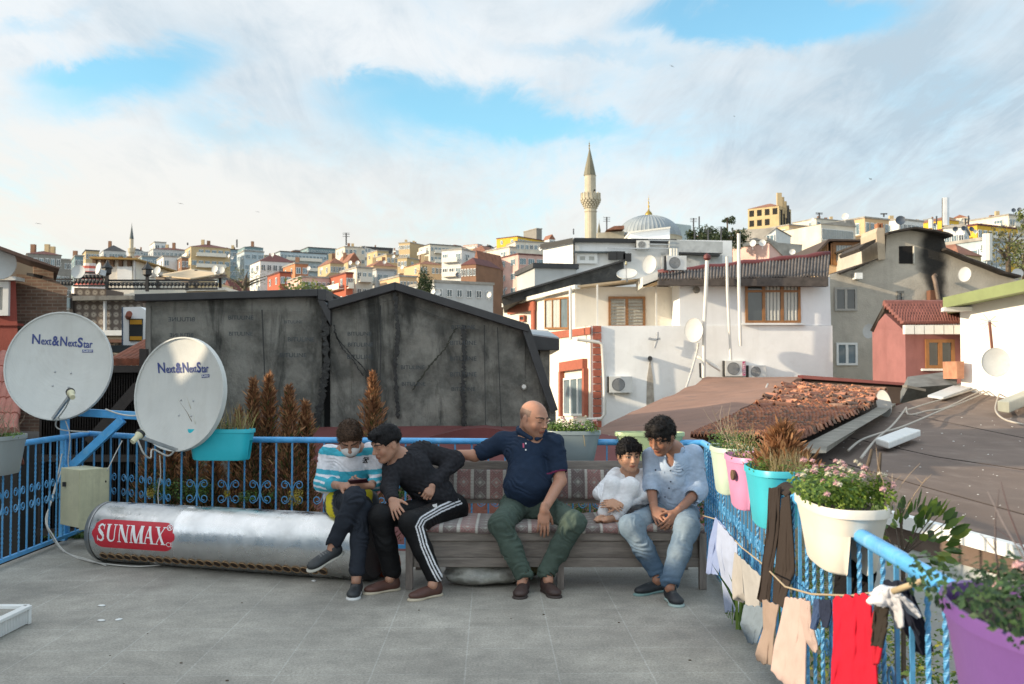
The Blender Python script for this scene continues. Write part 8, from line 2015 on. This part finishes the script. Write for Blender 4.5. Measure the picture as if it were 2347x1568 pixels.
 shoe(ar+Vector((0,0,-.03)),(.10,-1,0),t,(.016,.018,.022),(.34,.44,.42),high=max(.05,ar.z-.03),laces=(.08,.09,.09),w=.05)
person5()
# flower boxes, plants, washing
def planter(name,c,along,L,w,h,colr,label,rim_h=.03,groove=True,soil=True,mt=None,taper=.74,rough=.42,ex=.62):
 """box that straddles a rail: c = middle of the rim, along = direction of the rail"""
 c=Vector(c); a=Vector((along[0],along[1],0)).normalized(); b=Vector((-a.y,a.x,0)); m=mt or mat('planter_'+name.replace(' ','_'),colr,rough,.05,5,.06,30,dirt=.12,dcol=tuple(x*.75 for x in colr))
 t=thing('flower_box',c-Vector((0,0,h)),label,'flower box','flower boxes hung on the railings')
 n=48
 def ring(s,z,L=L,w=w,half=0,gap=.035):
  out=[]
  for i in range(n):
   q=2*math.pi*i/n; x=math.copysign(abs(math.cos(q))**ex,math.cos(q))*L/2*s; y=math.copysign(abs(math.sin(q))**.75,math.sin(q))*w/2*s
   if half:y=max(y*half,gap)*half
   out.append(c+a*x+b*y+Vector((0,0,z)))
  return out
 def loft(rings,closed=False):
  mb=MB(); vs=[p for r in rings for p in r]; fs=[]
  for k in range(len(rings)-1):
   for i in range(n):fs.append((k*n+i,k*n+(i+1)%n,(k+1)*n+(i+1)%n,(k+1)*n+i))
  fs.append(tuple((len(rings)-1)*n+i for i in range(n))); mb.add(vs,fs); return mb
 gd=.095 if groove else h
 tp=lambda z:1-(1-taper)*(-z/h)
 loft([ring(.93,-gd*.75),ring(.955,-.012),ring(.965,0),ring(1.02,.002),ring(1.03,-.004),ring(1.03,-rim_h),ring(.985,-rim_h-.003),ring(tp(-gd),-gd)]).build('basin',m,t,smooth=45)
 if groove:
  for s in(-1,1):loft([ring(tp(-gd),-gd+.001,half=s),ring(tp(-h*.6),-h*.6,half=s),ring(tp(-h*.96),-h*.96,half=s),ring(tp(-h)*.95,-h,half=s)]).build('lobe',m,t,smooth=45)
 if soil:
  mb=MB(); r=ring(.94,-.03); mb.add(r,[tuple(range(n))]); mb.build('soil',M_soil,t)
 return t
def clump(name,c,a,L,w,h,n,leaf,cols,label,cat,seed,kind='leafy',flowers=0,fcol=(.55,.34,.36),group=None,fr=.014,spill=.12):
 """low plant growing from an oblong patch"""
 r=random.Random(seed); c=Vector(c); a=Vector((a[0],a[1],0)).normalized(); b=Vector((-a.y,a.x,0)); mb=MB(); vc=[]
 t=thing(name,c,label,cat,group)
 heads=[]
 def lf(P,nrm,s,k,asp=.62):
  nrm=nrm.normalized(); x=Matrix.Rotation(r.uniform(0,6.28),3,nrm)@nrm.orthogonal().normalized(); y=nrm.cross(x); g=r.uniform(.7,1.3)
  mb.add([P-x*s*.5,P+y*s*asp*.5+x*s*.05+nrm*s*.06,P+x*s*.55,P-y*s*asp*.5+x*s*.05+nrm*s*.06],[(0,1,2,3)]); vc.extend([tuple(q*g for q in k)]*4)
 if kind=='leafy':
  mounds=[(r.uniform(-.45,.45),r.uniform(-.4,.4),r.uniform(.55,1)) for _ in range(14)]
  for i in range(n):
   mx,my,mh=r.choice(mounds); d=Vector((r.gauss(0,1),r.gauss(0,1),r.gauss(0,1))).normalized(); rr=r.uniform(.6,1.05)
   P=c+a*(mx*L+d.x*L*.17*rr)+b*(my*w+d.y*w*.42*rr)+Vector((0,0,mh*h*.6+d.z*h*.42*rr)); P.z=max(P.z,c.z-.02+(0 if abs((P-c).dot(b))<w*.5 else-spill*r.random()))
   lf(P,d+Vector((0,0,.8)),leaf*r.uniform(.6,1.3),r.choice(cols))
   if i<flowers:heads.append(c+a*(mx*L+d.x*L*.19)+b*(my*w+d.y*w*.46)+Vector((0,0,mh*h*.62+abs(d.z)*h*.5+.01)))
 elif kind=='grass':
  for i in range(n):
   p=c+a*r.uniform(-L/2,L/2)*.95+b*r.uniform(-w/2,w/2)*.9; hh=h*r.uniform(.35,1); q=p+Vector((r.gauss(0,.25)*hh,r.gauss(0,.25)*hh,hh)); mm=p.lerp(q,.5)+Vector((0,0,hh*.08)); s=leaf*r.uniform(.6,1.2); k=r.choice(cols); sd=Vector((1,0,0))*s*.5 if r.random()<.6 else Vector((0,1,0))*s*.5; g=r.uniform(.7,1.3)
   mb.add([p-sd,p+sd,mm+sd*.8,q,mm-sd*.8],[(0,1,2,4),(4,2,3)]); vc.extend([tuple(x*g for x in k)]*5)
 elif kind=='twigs':
  for i in range(n):
   p=c+a*r.uniform(-L/2,L/2)*.9+b*r.uniform(-w/2,w/2)*.7; dd=Vector((r.gauss(0,.35),r.gauss(0,.35),1)).normalized(); hh=h*r.uniform(.5,1); q=p; pts=[p]
   for k in range(4):dd=(dd+Vector((r.gauss(0,.18),r.gauss(0,.18),0))).normalized(); q=q+dd*hh/4; pts.append(q)
   b0=len(mb.v); mb.tube(pts,[leaf*.5,leaf*.45,leaf*.35,leaf*.25,leaf*.12],4); k=r.choice(cols); vc.extend([k]*(len(mb.v)-b0))
   for j in range(r.randint(1,3)):
    s0=pts[r.randint(1,3)]; e=s0+Vector((r.gauss(0,.3),r.gauss(0,.3),.35))*hh*.35; b0=len(mb.v); mb.tube([s0,e],[leaf*.28,leaf*.1],4); vc.extend([k]*(len(mb.v)-b0))
 me=mb.mesh('foliage'); setcol(me,vc); link_mesh('foliage',me,M_leaf if kind!='twigs' else mat('twig',(.3,.2,.1),.9,.1,attr='Col'),t)
 if heads:
  for p in heads:
   q=fr*r.uniform(.7,1.15); o=bpy.data.objects.new('flower',FLW[0 if r.random()<.6 else 1]); col.objects.link(o); o.parent=t; o.location=p-WL[t.name]; o.scale=(q,q,q*.9)
 return t
def flower_mesh(cc):
 r=random.Random(4); mb=MB()
 for i in range(46):
  d=Vector((r.gauss(0,1),r.gauss(0,1),r.gauss(0,1))).normalized(); x=d.orthogonal().normalized()
  mb.add([d*.45-x*.16,d*.45+x*.16,d*1.05+x*.12,d*1.05-x*.12],[(0,1,2,3)])
 mb.ball((0,0,0),.62,8); me=mb.mesh('flower'); me.materials.append(cc); return me
FLW=[flower_mesh(mat('pink_clover_petal',(.56,.33,.33),.8,.12,1)),flower_mesh(mat('cream_clover_petal',(.58,.52,.40),.8,.12,1))]
GR=[(.13,.22,.035),(.09,.165,.03),(.18,.27,.05),(.06,.12,.025)]; GD=[(.05,.10,.03),(.08,.14,.04),(.035,.07,.025)]
DRY=[(.34,.26,.13),(.42,.34,.19),(.24,.17,.08)]; TWG=[(.30,.22,.15),(.22,.16,.11),(.38,.30,.22)]; BR=[(.42,.20,.09),(.33,.15,.07),(.50,.27,.13),(.24,.11,.055)]
ad=(Vector((rail_x(2),2))-Vector((rail_x(5),5))).normalized();
def on_right(Y,z=1.04):return Vector((rail_x(Y),Y,z))
c=W(508,980,8.42); c.z=1.055; planter('turquoise',c,(1,-.09),.545,.23,.26,(.02,.44,.52),'bright turquoise flower box with dry grass, beside the right dish',taper=.86,ex=.3)
clump('dry_grass',c+Vector((0,0,-.02)),(1,0),.50,.17,.30,130,.007,DRY+[(.40,.36,.12)],'dry seeding grass in the bright turquoise flower box','grass',1,'grass')
clump('green_sprouts',c+Vector((-.1,0,-.02)),(1,0),.34,.14,.10,260,.02,GR+DRY,'low green sprouts at the foot of the dry grass','plant',2)
c=W(1314,988,8.35); c.z=1.04; c=Vector((c.x,8.30,1.045)); planter('slate',c,(1,-.05),.44,.24,.26,(.25,.30,.31),'slate grey flower box full of clover behind the polo shirt')
clump('clover_plant',c+Vector((0,0,-.03)),(1,0),.42,.20,.13,1500,.019,GR,'flowering clover in the slate grey flower box','plant',3,flowers=46,fr=.010)
MB().tube([c+Vector((.06,-.10,0)),c+Vector((.075,-.13,-.04)),c+Vector((.085,-.13,-.12))],.003,5).build('hanging_stem',mat('dry_stem',(.36,.28,.16),.9),KW if False else None)
tag(bpy.data.objects['hanging_stem'],'dry stem hanging over the front of the slate grey box','stem')
c=Vector((W(1488,990,8.3).x,8.28,1.035)); planter('pale_green',c,(1,-.05),.56,.24,.26,(.36,.46,.26),'pale green flower box behind the child')
clump('dry_grass',c+Vector((-.1,0,-.03)),(1,0),.45,.16,.05,90,.014,DRY,'a few dry leaves in the pale green flower box','grass',4)
cl=Vector((-3.995,7.80,1.035)); planter('grey_left',cl,(-.03,1),.56,.26,.30,(.27,.29,.28),'grey flower box at the left picture edge with bare twigs')
clump('bare_twigs',cl-Vector((0,0,.03)),(0,1),.5,.2,.34,34,.006,TWG,'bare brown twigs in the grey box at the left picture edge','plant',5,'twigs')
clump('ground_cover',cl-Vector((0,0,.03)),(0,1),.5,.2,.06,420,.02,GR,'small bright green leaves in the grey box at left','plant',6)
def rbox(nm,Y,colr,lb,L=.55,w=.26,h=.27,z=1.04,ex=.62):
 c=on_right(Y,z); planter(nm,c,ad,L,w,h,colr,lb,ex=ex); return c
c=rbox('mint',6.55,(.46,.56,.46),'mint flower box farthest along the right railing',h=.30)
clump('herb_plant',c-Vector((0,0,.03)),ad,.5,.2,.16,900,.016,GD+GR,'dark green herb in the mint flower box','plant',7); clump('bare_twigs',c-Vector((0,0,.03)),ad,.45,.15,.36,20,.005,TWG,'tall pale seed stalks in the mint flower box','plant',8,'twigs')
c=rbox('pink',5.82,(.60,.25,.42),'pink flower box between the mint and the turquoise one',h=.30)
clump('herb_plant',c-Vector((0,0,.03)),ad,.5,.2,.20,700,.014,GD+GR+DRY,'straggly green herb in the pink flower box','plant',9); clump('bare_twigs',c-Vector((0,0,.03)),ad,.45,.15,.24,30,.004,DRY,'dry straw stalks in the pink flower box','plant',10,'twigs')
MB().lathe(c+Vector((-.128,-.16,-.10)),[(.03,0),(.03,.012),(.02,.014),(.001,.012)],14,0,basis((-1,-.1,0))).build('drain_plug',mat('brown_plug',(.12,.07,.04),.6),None)
tag(bpy.data.objects['drain_plug'],'round brown plug on the side of the pink flower box','plug')
c=rbox('sky_turquoise',5.06,(.05,.42,.52),'turquoise flower box with a brown dead cypress on the right railing',h=.29)
clump('clover_plant',c-Vector((.0,0,.03)),ad,.5,.2,.09,900,.018,GR,'low green clover in the turquoise box on the right railing','plant',11)
clump('dry_grass',c+Vector((.02,-.12,-.03)),ad,.28,.18,.16,260,.004,DRY,'blond dry grass in the turquoise box on the right railing','grass',12,'grass')
c=rbox('ivory',3.74,(.66,.62,.55),'large ivory flower box with pink clover on the right railing',L=.66,w=.26,h=.24)
clump('clover_plant',c+Vector((0,.03,-.02)),ad,.60,.22,.135,3200,.020,GR+[(.24,.33,.06)],'lush clover with pink flower heads in the ivory box','plant',13,flowers=60,fr=.012)
clump('bare_twigs',c+Vector((.12,-.15,-.03)),ad,.2,.1,.26,12,.005,TWG,'dry straw tuft at the near end of the ivory box','plant',14,'twigs')
c=rbox('purple',2.07,(.135,.060,.225),'big purple flower box nearest the camera at the lower right',L=.60,w=.33,h=.31,z=1.015,ex=.95)
clump('clover_plant',c+Vector((0,.02,-.03)),ad,.56,.30,.14,1500,.019,[(.04,.085,.03),(.06,.12,.035),(.03,.06,.025)],'dark clover with white heads in the purple box','plant',15,flowers=4,fr=.012,spill=.16)
clump('bare_twigs',c+Vector((.04,-.02,-.03)),ad,.5,.25,.42,16,.006,[(.13,.10,.10),(.20,.17,.17),(.10,.06,.06)],'grey and maroon bare stems in the purple box','plant',16,'twigs')
for i,(x0,y0,x1,y1) in enumerate(((1110,900,1175,690),(1205,1000,1240,715))):
 o=MB().tube([WZ(13,x0,y0,4.3),WZ(13,(x0+x1)/2+6,(y0+y1)/2,4.3),WZ(13,x1,y1,4.3)],[.008,.009,.007],6).build('plant_stake',M_bark,smooth=True); tag(o,['left thin stick standing behind the ivory box','right thin stick standing behind the ivory box'][i],'stick')
 # dried thuja shrubs in black tubs behind the far railing
def thuja(x,Y,ztop,wd,seed,label,zb=.0,green=.25,n=3600,name='thuja_shrub'):
 r=random.Random(seed); t=thing(name,(x,Y,zb),label,'shrub','thuja shrubs'); h=ztop-zb; mb=MB(); vc=[]
 for i in range(n):
  v=r.random()**.85; a=r.uniform(0,6.28); env=wd*2.1*(1-v)**.8*(.6+.4*math.sin(v*27+seed)*math.sin(a*2+v*13)+.28*math.sin(a*5+v*19)); q=r.random()**.7; rr=env*q
  p=Vector((x+rr*math.cos(a),Y+rr*math.sin(a),zb+h*v*(.98)+r.gauss(0,.012)))
  up=Vector((math.cos(a)*.75+r.gauss(0,.4),math.sin(a)*.75+r.gauss(0,.4),1.0)).normalized(); L=.060*r.uniform(.4,1.5)*(1 if v<.9 else.8)
  s=up.cross(Vector((r.gauss(0,1),r.gauss(0,1),r.gauss(0,1)))).normalized()*.0048; k=r.choice(BR) if r.random()>green*(1-v)*1.6 else r.choice([(.09,.10,.03),(.13,.13,.04)])
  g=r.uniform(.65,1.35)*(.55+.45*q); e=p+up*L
  mb.add([p-s*.6,p+s*.6,p+up*L*.6+s*1.3,e,p+up*L*.6-s*1.3],[(0,1,2,4),(4,2,3)]); vc+=[tuple(c_*g for c_ in k)]*5
 me=mb.mesh('foliage'); setcol(me,vc); link_mesh('foliage',me,M_leaf,t)
 mb=MB(); mb.tube([(x,Y,zb-.1),(x,Y,zb+h*.5),(x,Y,zb+h*.93)],[.018,.012,.003],6)
 for i in range(14):v=r.uniform(.05,.75); a=r.uniform(0,6.28); b=Vector((x,Y,zb+h*v)); mb.tube([b,b+Vector((math.cos(a)*wd*.6*(1-v),math.sin(a)*wd*.6*(1-v),h*.13))],[.006,.002],4)
 mb.build('stem',M_bark,t); return t
for i,(u,v,Y,wd,lb) in enumerate([(581,868,8.98,.125,'left of the tall thuja pair, tip glowing orange'),(616,858,9.05,.14,'tallest dried thuja right of the turquoise box'),(663,884,8.95,.15,'dried thuja third from the turquoise box'),(700,921,9.05,.14,'shorter darker thuja at the right of the row'),(855,853,8.95,.165,'lone dried thuja behind the two young men'),(548,940,9.15,.12,'low dried thuja behind the turquoise box')]):
 p=W(u,v,Y); thuja(p.x,Y,p.z,wd,30+i,lb+(' in a black tub' if i!=1 else ''),green=.3)
for i,(u,Y,wd,h,lb) in enumerate([(345,9.25,.20,.80,'brown hedge plant left below the right dish'),(392,9.2,.22,.85,'brown hedge plant straight below the right dish'),(440,9.15,.20,.82,'brown and green hedge plant below the turquoise box'),(490,9.1,.17,.78,'brown hedge plant right below the turquoise box')]):
 p=W(u,1000,Y); thuja(p.x,Y,h,wd,50+i,lb,green=.55,n=2600)
M_tub=mat('black_planter_tub',(.022,.024,.026),.55,.15,5)
for i,(u0,u1,Y,lb) in enumerate([(395,540,8.98,'long black tub under the hedge plants'),(562,700,8.9,'long black tub under the thuja pair'),(700,735,8.9,'short black tub at the right of the thuja row'),(815,900,8.85,'black tub under the lone thuja')]):
 a,b=W(u0,1150,Y),W(u1,1150,Y); w=b.x-a.x; mb=MB(); t=.03
 for sx,sy,dx,dy in((0,0,w,t),(0,.24,w,t),(0,t,t,.24-t),(w-t,t,t,.24-t)):mb.obox((a.x+sx,Y-.1+sy,-.25),(dx,0,0),(0,dy,0),(0,0,.50))
 mb.obox((a.x+t,Y-.1+t,-.2),(w-2*t,0,0),(0,.24-t,0),(0,0,.40)); o=mb.build('planter_tub',M_tub,bevel=.004); tag(o,lb,'planter','black tubs behind the railing')
for i,(u,v,Y,h,lb) in enumerate([(677,1135,8.6,.17,'yellow flowering twig poking through the railing'),(520,1130,8.62,.07,'small yellow twig left of the flowering one'),(345,1128,8.75,.09,'yellow leaves below the right dish')]):
 p=W(u,v,Y); clump('yellow_plant',p-Vector((0,0,h*.5)),(1,0),h*.7,h*.6,h,int(2600*h),.016,[(.42,.33,.04),(.50,.42,.06),(.34,.22,.05)],lb,'plant',60+i)
for i,(u,v,Y,w,h,lb) in enumerate([(425,1120,8.9,.55,.22,'green leafy weeds under the right dish'),(590,1135,8.75,.3,.12,'low weeds between the black tubs'),(1345,1165,8.6,.36,.16,'light green bush seen through the bench back'),(930,1120,8.75,.24,.34,'tall yellow green weeds behind the dark sweater'),(1620,1150,8.1,.2,.4,'dark green weeds at the right end of the bench'),(180,1225,9.3,.5,.06,'weeds along the left corner of the railing'),(1105,1135,8.9,.3,.12,'yellowish weeds above the scalloped tiles')]):
 p=W(u,v,Y); clump('weeds',p-Vector((0,0,h*.5)),(1,0),w,.2,h,int(5200*w*max(h,.12)**.5),.022,GR+GD,lb,'plant',70+i)
c=W(1752,1000,5.25); t=thuja(c.x+.06,5.12,1.22,.10,77,'rusty brown dead cypress in the turquoise box on the right railing',zb=1.0,green=0,n=2400,name='dead_cypress')
for i,(Y,dx,z,w,h,n,lf,cs,lb) in enumerate([(7.4,.45,.05,.5,.55,900,.035,GD+GR,'dark bush outside the far end of the right railing'),(6.2,.45,.0,.6,.55,900,.04,GR,'green shrub outside the railing below the pink box'),(5.2,.5,-.05,.6,.6,900,.045,GR+[(.35,.33,.06)],'yellow green shrub outside the railing below the turquoise box'),(4.4,.5,.0,.6,.65,900,.05,GR+[(.40,.38,.06)],'yellow leaved shrub behind the black trousers'),(3.4,.42,.1,.6,.6,800,.055,[(.36,.36,.06),(.22,.26,.05)]+GR,'shrub with yellow leaves behind the red cloth'),(2.5,.45,.0,.6,.7,700,.05,GD+GR,'shrub outside the railing below the purple box')]):
 clump('shrub',Vector((rail_x(Y)+dx,Y,z-.25)),ad,w,.55,h+.10,int(n*1.6),lf*.6,cs,lb,'shrub',90+i)
def citrus():
 c=WZ(12,745,590,4.0); t=thing('citrus_sapling',(c.x,4.0,-.4),'young citrus sapling with broad leaves outside the railing by the ivory box','tree'); r=random.Random(5); mb=MB(); vc=[]; st=MB()
 st.tube([(c.x,4.0,-.4),(c.x+.01,4.0,c.z-.1),(c.x,4.0,c.z+.1)],[.012,.009,.004],6)
 for i in range(120):
  d=Vector((r.gauss(0,1),r.gauss(0,1),r.gauss(.3,.7))).normalized(); p=c+Vector((d.x*.20,d.y*.16,d.z*.12-.02)); q=(d+Vector((0,0,.3))).normalized(); s=q.cross(Vector((r.gauss(0,1),r.gauss(0,1),r.gauss(0,1)))).normalized()*.016; L=.075*r.uniform(.7,1.2); k=r.choice([(.07,.13,.02),(.12,.19,.03),(.20,.25,.04),(.05,.09,.02)])
  mb.add([p,p+q*L*.35+s,p+q*L*.75+s*.7,p+q*L,p+q*L*.75-s*.7,p+q*L*.35-s],[(0,1,5),(1,2,4,5),(2,3,4)]); vc+=[k]*6
  if i%6==0:st.tube([c-Vector((0,0,.1)),p],[.004,.002],4)
 me=mb.mesh('foliage'); setcol(me,vc); link_mesh('foliage',me,M_leaf,t); st.build('stem',M_bark,t)
citrus()
clump('long_leaves',Vector((1.42,5.9,.05)),ad,.5,.3,.5,60,.02,GR,'long strappy leaves pushing through the right railing','plant',99,'grass')
# washing line
line=[W(1604,1180,7.2),W(1640,1190,6.7),W(1700,1255,5.6),W(1745,1290,4.9),W(1800,1345,4.2),W(1860,1362,3.75),W(1950,1366,3.2),W(2050,1352,2.85),W(2112,1332,2.6)]
o=MB().tube([Vector(p) for p in line],.004,6).build('washing_line',mat('hemp_cord',(.34,.27,.18),.9),smooth=True); tag(o,'cord strung along the inside of the right railing holding the washing','washing line')
def cloth(name,zone,left,right,Y0,Y1,colr,label,folds=4,amp=.03,cat='clothing',nu=60,nv=70,seed=0,col2=None,dist=.0):
 """hanging fabric between a left and a right outline (top to bottom) with real folds; Y0 / Y1 = distance of left and right side"""
 from mathutils import noise as mn
 def pl(P,t):
  L=[0]
  for a,b in zip(P,P[1:]):L.append(L[-1]+math.dist(a,b))
  s=t*L[-1]
  for i in range(1,len(P)):
   if s<=L[i]+1e-9:f=(s-L[i-1])/max(L[i]-L[i-1],1e-9); return P[i-1][0]+(P[i][0]-P[i-1][0])*f,P[i-1][1]+(P[i][1]-P[i-1][1])*f
  return P[-1]
 def fn(u,v):
  a,b=pl(left,v),pl(right,v); w=u; x,y=a[0]+(b[0]-a[0])*w,a[1]+(b[1]-a[1])*w
  Y=Y0+(Y1-Y0)*u; Y-=.02; p=WZ(zone,x,y,Y)
  ph=seed+folds*u*6.283+1.2*mn.noise(Vector((u*3,v*2,seed))); k=(.35+.65*v)
  off=.75*amp*k*(.55*math.sin(ph*.62)+.2*math.sin(2.3*ph*.5+v*3))+amp*.9*k*mn.noise(Vector((u*2.6,v*1.6,seed+3)))+amp*.5*mn.noise(Vector((u*7,v*6,seed+9)))
  return p+Vector((-.2,-1,0)).normalized()*off+Vector((0,0,amp*.12*math.sin(ph*1.3)))
 mb=MB(); mb.grid(fn,nu,nv); o=mb.build(name,mat('fabric_'+name+str(seed),tuple(x*.78 for x in colr),.9,.08,8,.35,160,spec=.2),smooth=True,solid=.006); return tag(o,label,cat,'washing hung on the right railing')
cloth('blue_shirt',11,[(200,618),(165,760),(147,940)],[(262,680),(240,800),(216,946)],6.5,6.3,(.26,.33,.55),'blue sleeve of the shirt pegged farthest along the line',2,.02,seed=1)
cloth('blue_shirt',11,[(215,640),(205,800),(235,960),(255,1155)],[(325,770),(322,900),(335,1050),(335,1160)],6.1,5.8,(.40,.46,.62),'pale blue shirt hanging next to the bench leg',3,.03,seed=2)
cloth('grey_sweatshirt',11,[(310,815),(295,960),(300,1080),(360,1100)],[(345,850),(355,960),(360,1040),(375,1090)],5.7,5.5,(.42,.40,.38),'left half of a light grey sweatshirt on the line',1.5,.02,seed=3)
cloth('grey_sweatshirt',11,[(345,850),(360,980),(370,1080),(375,1140)],[(460,955),(460,1040),(450,1100),(455,1152)],5.45,5.0,(.42,.41,.40),'light grey top bunched on the line beside the black trousers',2.5,.025,seed=4)
cloth('slate_trousers',11,[(365,1120),(342,1230),(385,1335)],[(478,1130),(470,1240),(430,1335)],5.15,4.85,(.20,.25,.30),'slate blue garment low behind the light grey top',2.5,.03,seed=5)
cloth('black_trousers',11,[(505,452),(490,700),(458,960),(437,1085)],[(572,445),(560,700),(525,950),(505,1135)],4.72,4.62,(.040,.030,.026),'first leg of the black brown trousers draped over the rail',1.6,.018,seed=6)
cloth('black_trousers',11,[(578,512),(560,720),(535,950),(528,1100)],[(622,492),(645,780),(652,930),(580,1135)],4.62,4.50,(.045,.034,.029),'second leg of the black brown trousers beside the ivory box',1.6,.018,seed=7)
o=MB().grid(lambda u,v:Vector((rail_x(4.72)-.055+.11*v,4.75-u*.22,0))+Vector((0,0,.955+.035*math.sin(v*math.pi)+.004*math.sin(u*20))),16,10).build('black_trousers',mat('fabric_black_trousers6',(.04,.03,.026)),smooth=True,solid=.012); tag(o,'fold of the black brown trousers lying on top of the rail','clothing','washing hung on the right railing')
cloth('beige_trousers',11,[(470,1085),(475,1250),(430,1400),(440,1440)],[(560,1120),(530,1300),(525,1420),(518,1468)],4.35,4.15,(.36,.27,.22),'dusty beige trousers hanging behind the cream cardigan',2,.025,seed=8)
cloth('cream_cardigan',11,[(600,1075),(575,1200),(535,1360),(518,1490)],[(712,1085),(720,1240),(715,1400),(712,1700)],4.0,3.75,(.56,.42,.38),'cream pink cardigan on the line left of the navy cloth',3.5,.020,seed=9)
cloth('cream_cardigan',11,[(690,1085),(690,1180),(715,1320),(760,1385)],[(738,1100),(745,1200),(780,1340),(782,1380)],3.75,3.65,(.54,.41,.37),'hanging sleeve of the cream pink cardigan',1,.015,seed=10)
cloth('navy_cloth',11,[(762,1085),(755,1170),(742,1252)],[(800,1085),(798,1180),(772,1262)],3.62,3.58,(.05,.085,.18),'small navy cloth tied on the line, left tail',1.2,.012,seed=11,nu=24,nv=30)
cloth('navy_cloth',11,[(790,1085),(795,1170),(810,1240)],[(858,1090),(860,1170),(838,1250)],3.58,3.50,(.022,.03,.06),'darker tail of the small navy cloth on the line',1.5,.012,seed=12,nu=24,nv=30)
cloth('red_blanket',12,[(312,1012),(312,1200),(305,1400),(290,1700)],[(548,985),(560,1200),(585,1400),(600,1700)],3.35,3.0,(.55,.012,.035),'bright red blanket hanging on the line',3.2,.038,seed=13,nu=90)
cloth('red_blanket',12,[(553,1180),(560,1260),(565,1330),(570,1440)],[(585,1060),(620,1200),(632,1325),(600,1440)],2.98,2.92,(.50,.012,.03),'turned edge of the red blanket under the dark sleeve',1,.012,seed=14,nu=24,nv=30)
cloth('dark_sleeve',12,[(580,1060),(568,1180),(558,1325)],[(668,1070),(655,1200),(632,1325)],2.88,2.82,(.035,.028,.022),'dark brown sleeve in front of the red blanket edge',1.5,.02,seed=15,nu=30,nv=40)
cloth('white_cloth',12,[(545,985),(600,1060),(680,1090),(720,1205)],[(720,935),(740,1010),(760,1080),(770,1200)],2.85,2.75,(.62,.62,.66),'white cloth knotted on the line, left tail',2,.02,seed=16,nu=40,nv=40)
cloth('white_cloth',12,[(700,1000),(760,1060),(800,1110),(860,1145)],[(745,985),(800,1030),(850,1075),(880,1130)],2.78,2.72,(.58,.60,.66),'right tail of the white knotted cloth',1.5,.015,seed=17,nu=30,nv=30)
bag(WZ(12,640,1000,2.80),(.034,.022,.03),'white knot of cloth tied round the line at the wooden peg',mat('white_knot',(.62,.62,.66),.9,.05),6,'white_knot','clothing')
bag(WZ(12,565,1030,2.82),(.015,.014,.012),'small bunched end of the white knotted cloth',MATS['white_knot'],8,'white_knot','clothing')
o=MB().tube([WZ(12,700,968,2.72),WZ(12,890,900,2.62)],[.009,.008],8).build('wooden_stick',mat('pale_stick',(.42,.33,.20),.8,.2),smooth=True); tag(o,'pale wooden stick holding the washing line to the rail','stick')
cloth('black_jacket',12,[(400,770),(330,850),(318,960),(325,1010)],[(560,790),(590,860),(560,980),(540,1010)],3.75,3.55,(.010,.010,.012),'black jacket hanging outside the railing behind the red blanket',2,.03,seed=18)
cloth('navy_jacket',12,[(640,900),(650,1000),(760,1200),(850,1360)],[(800,900),(830,1000),(900,1180),(950,1350)],3.0,2.85,(.014,.018,.034),'dark navy jacket hanging outside the railing by the purple box',2,.03,seed=19)
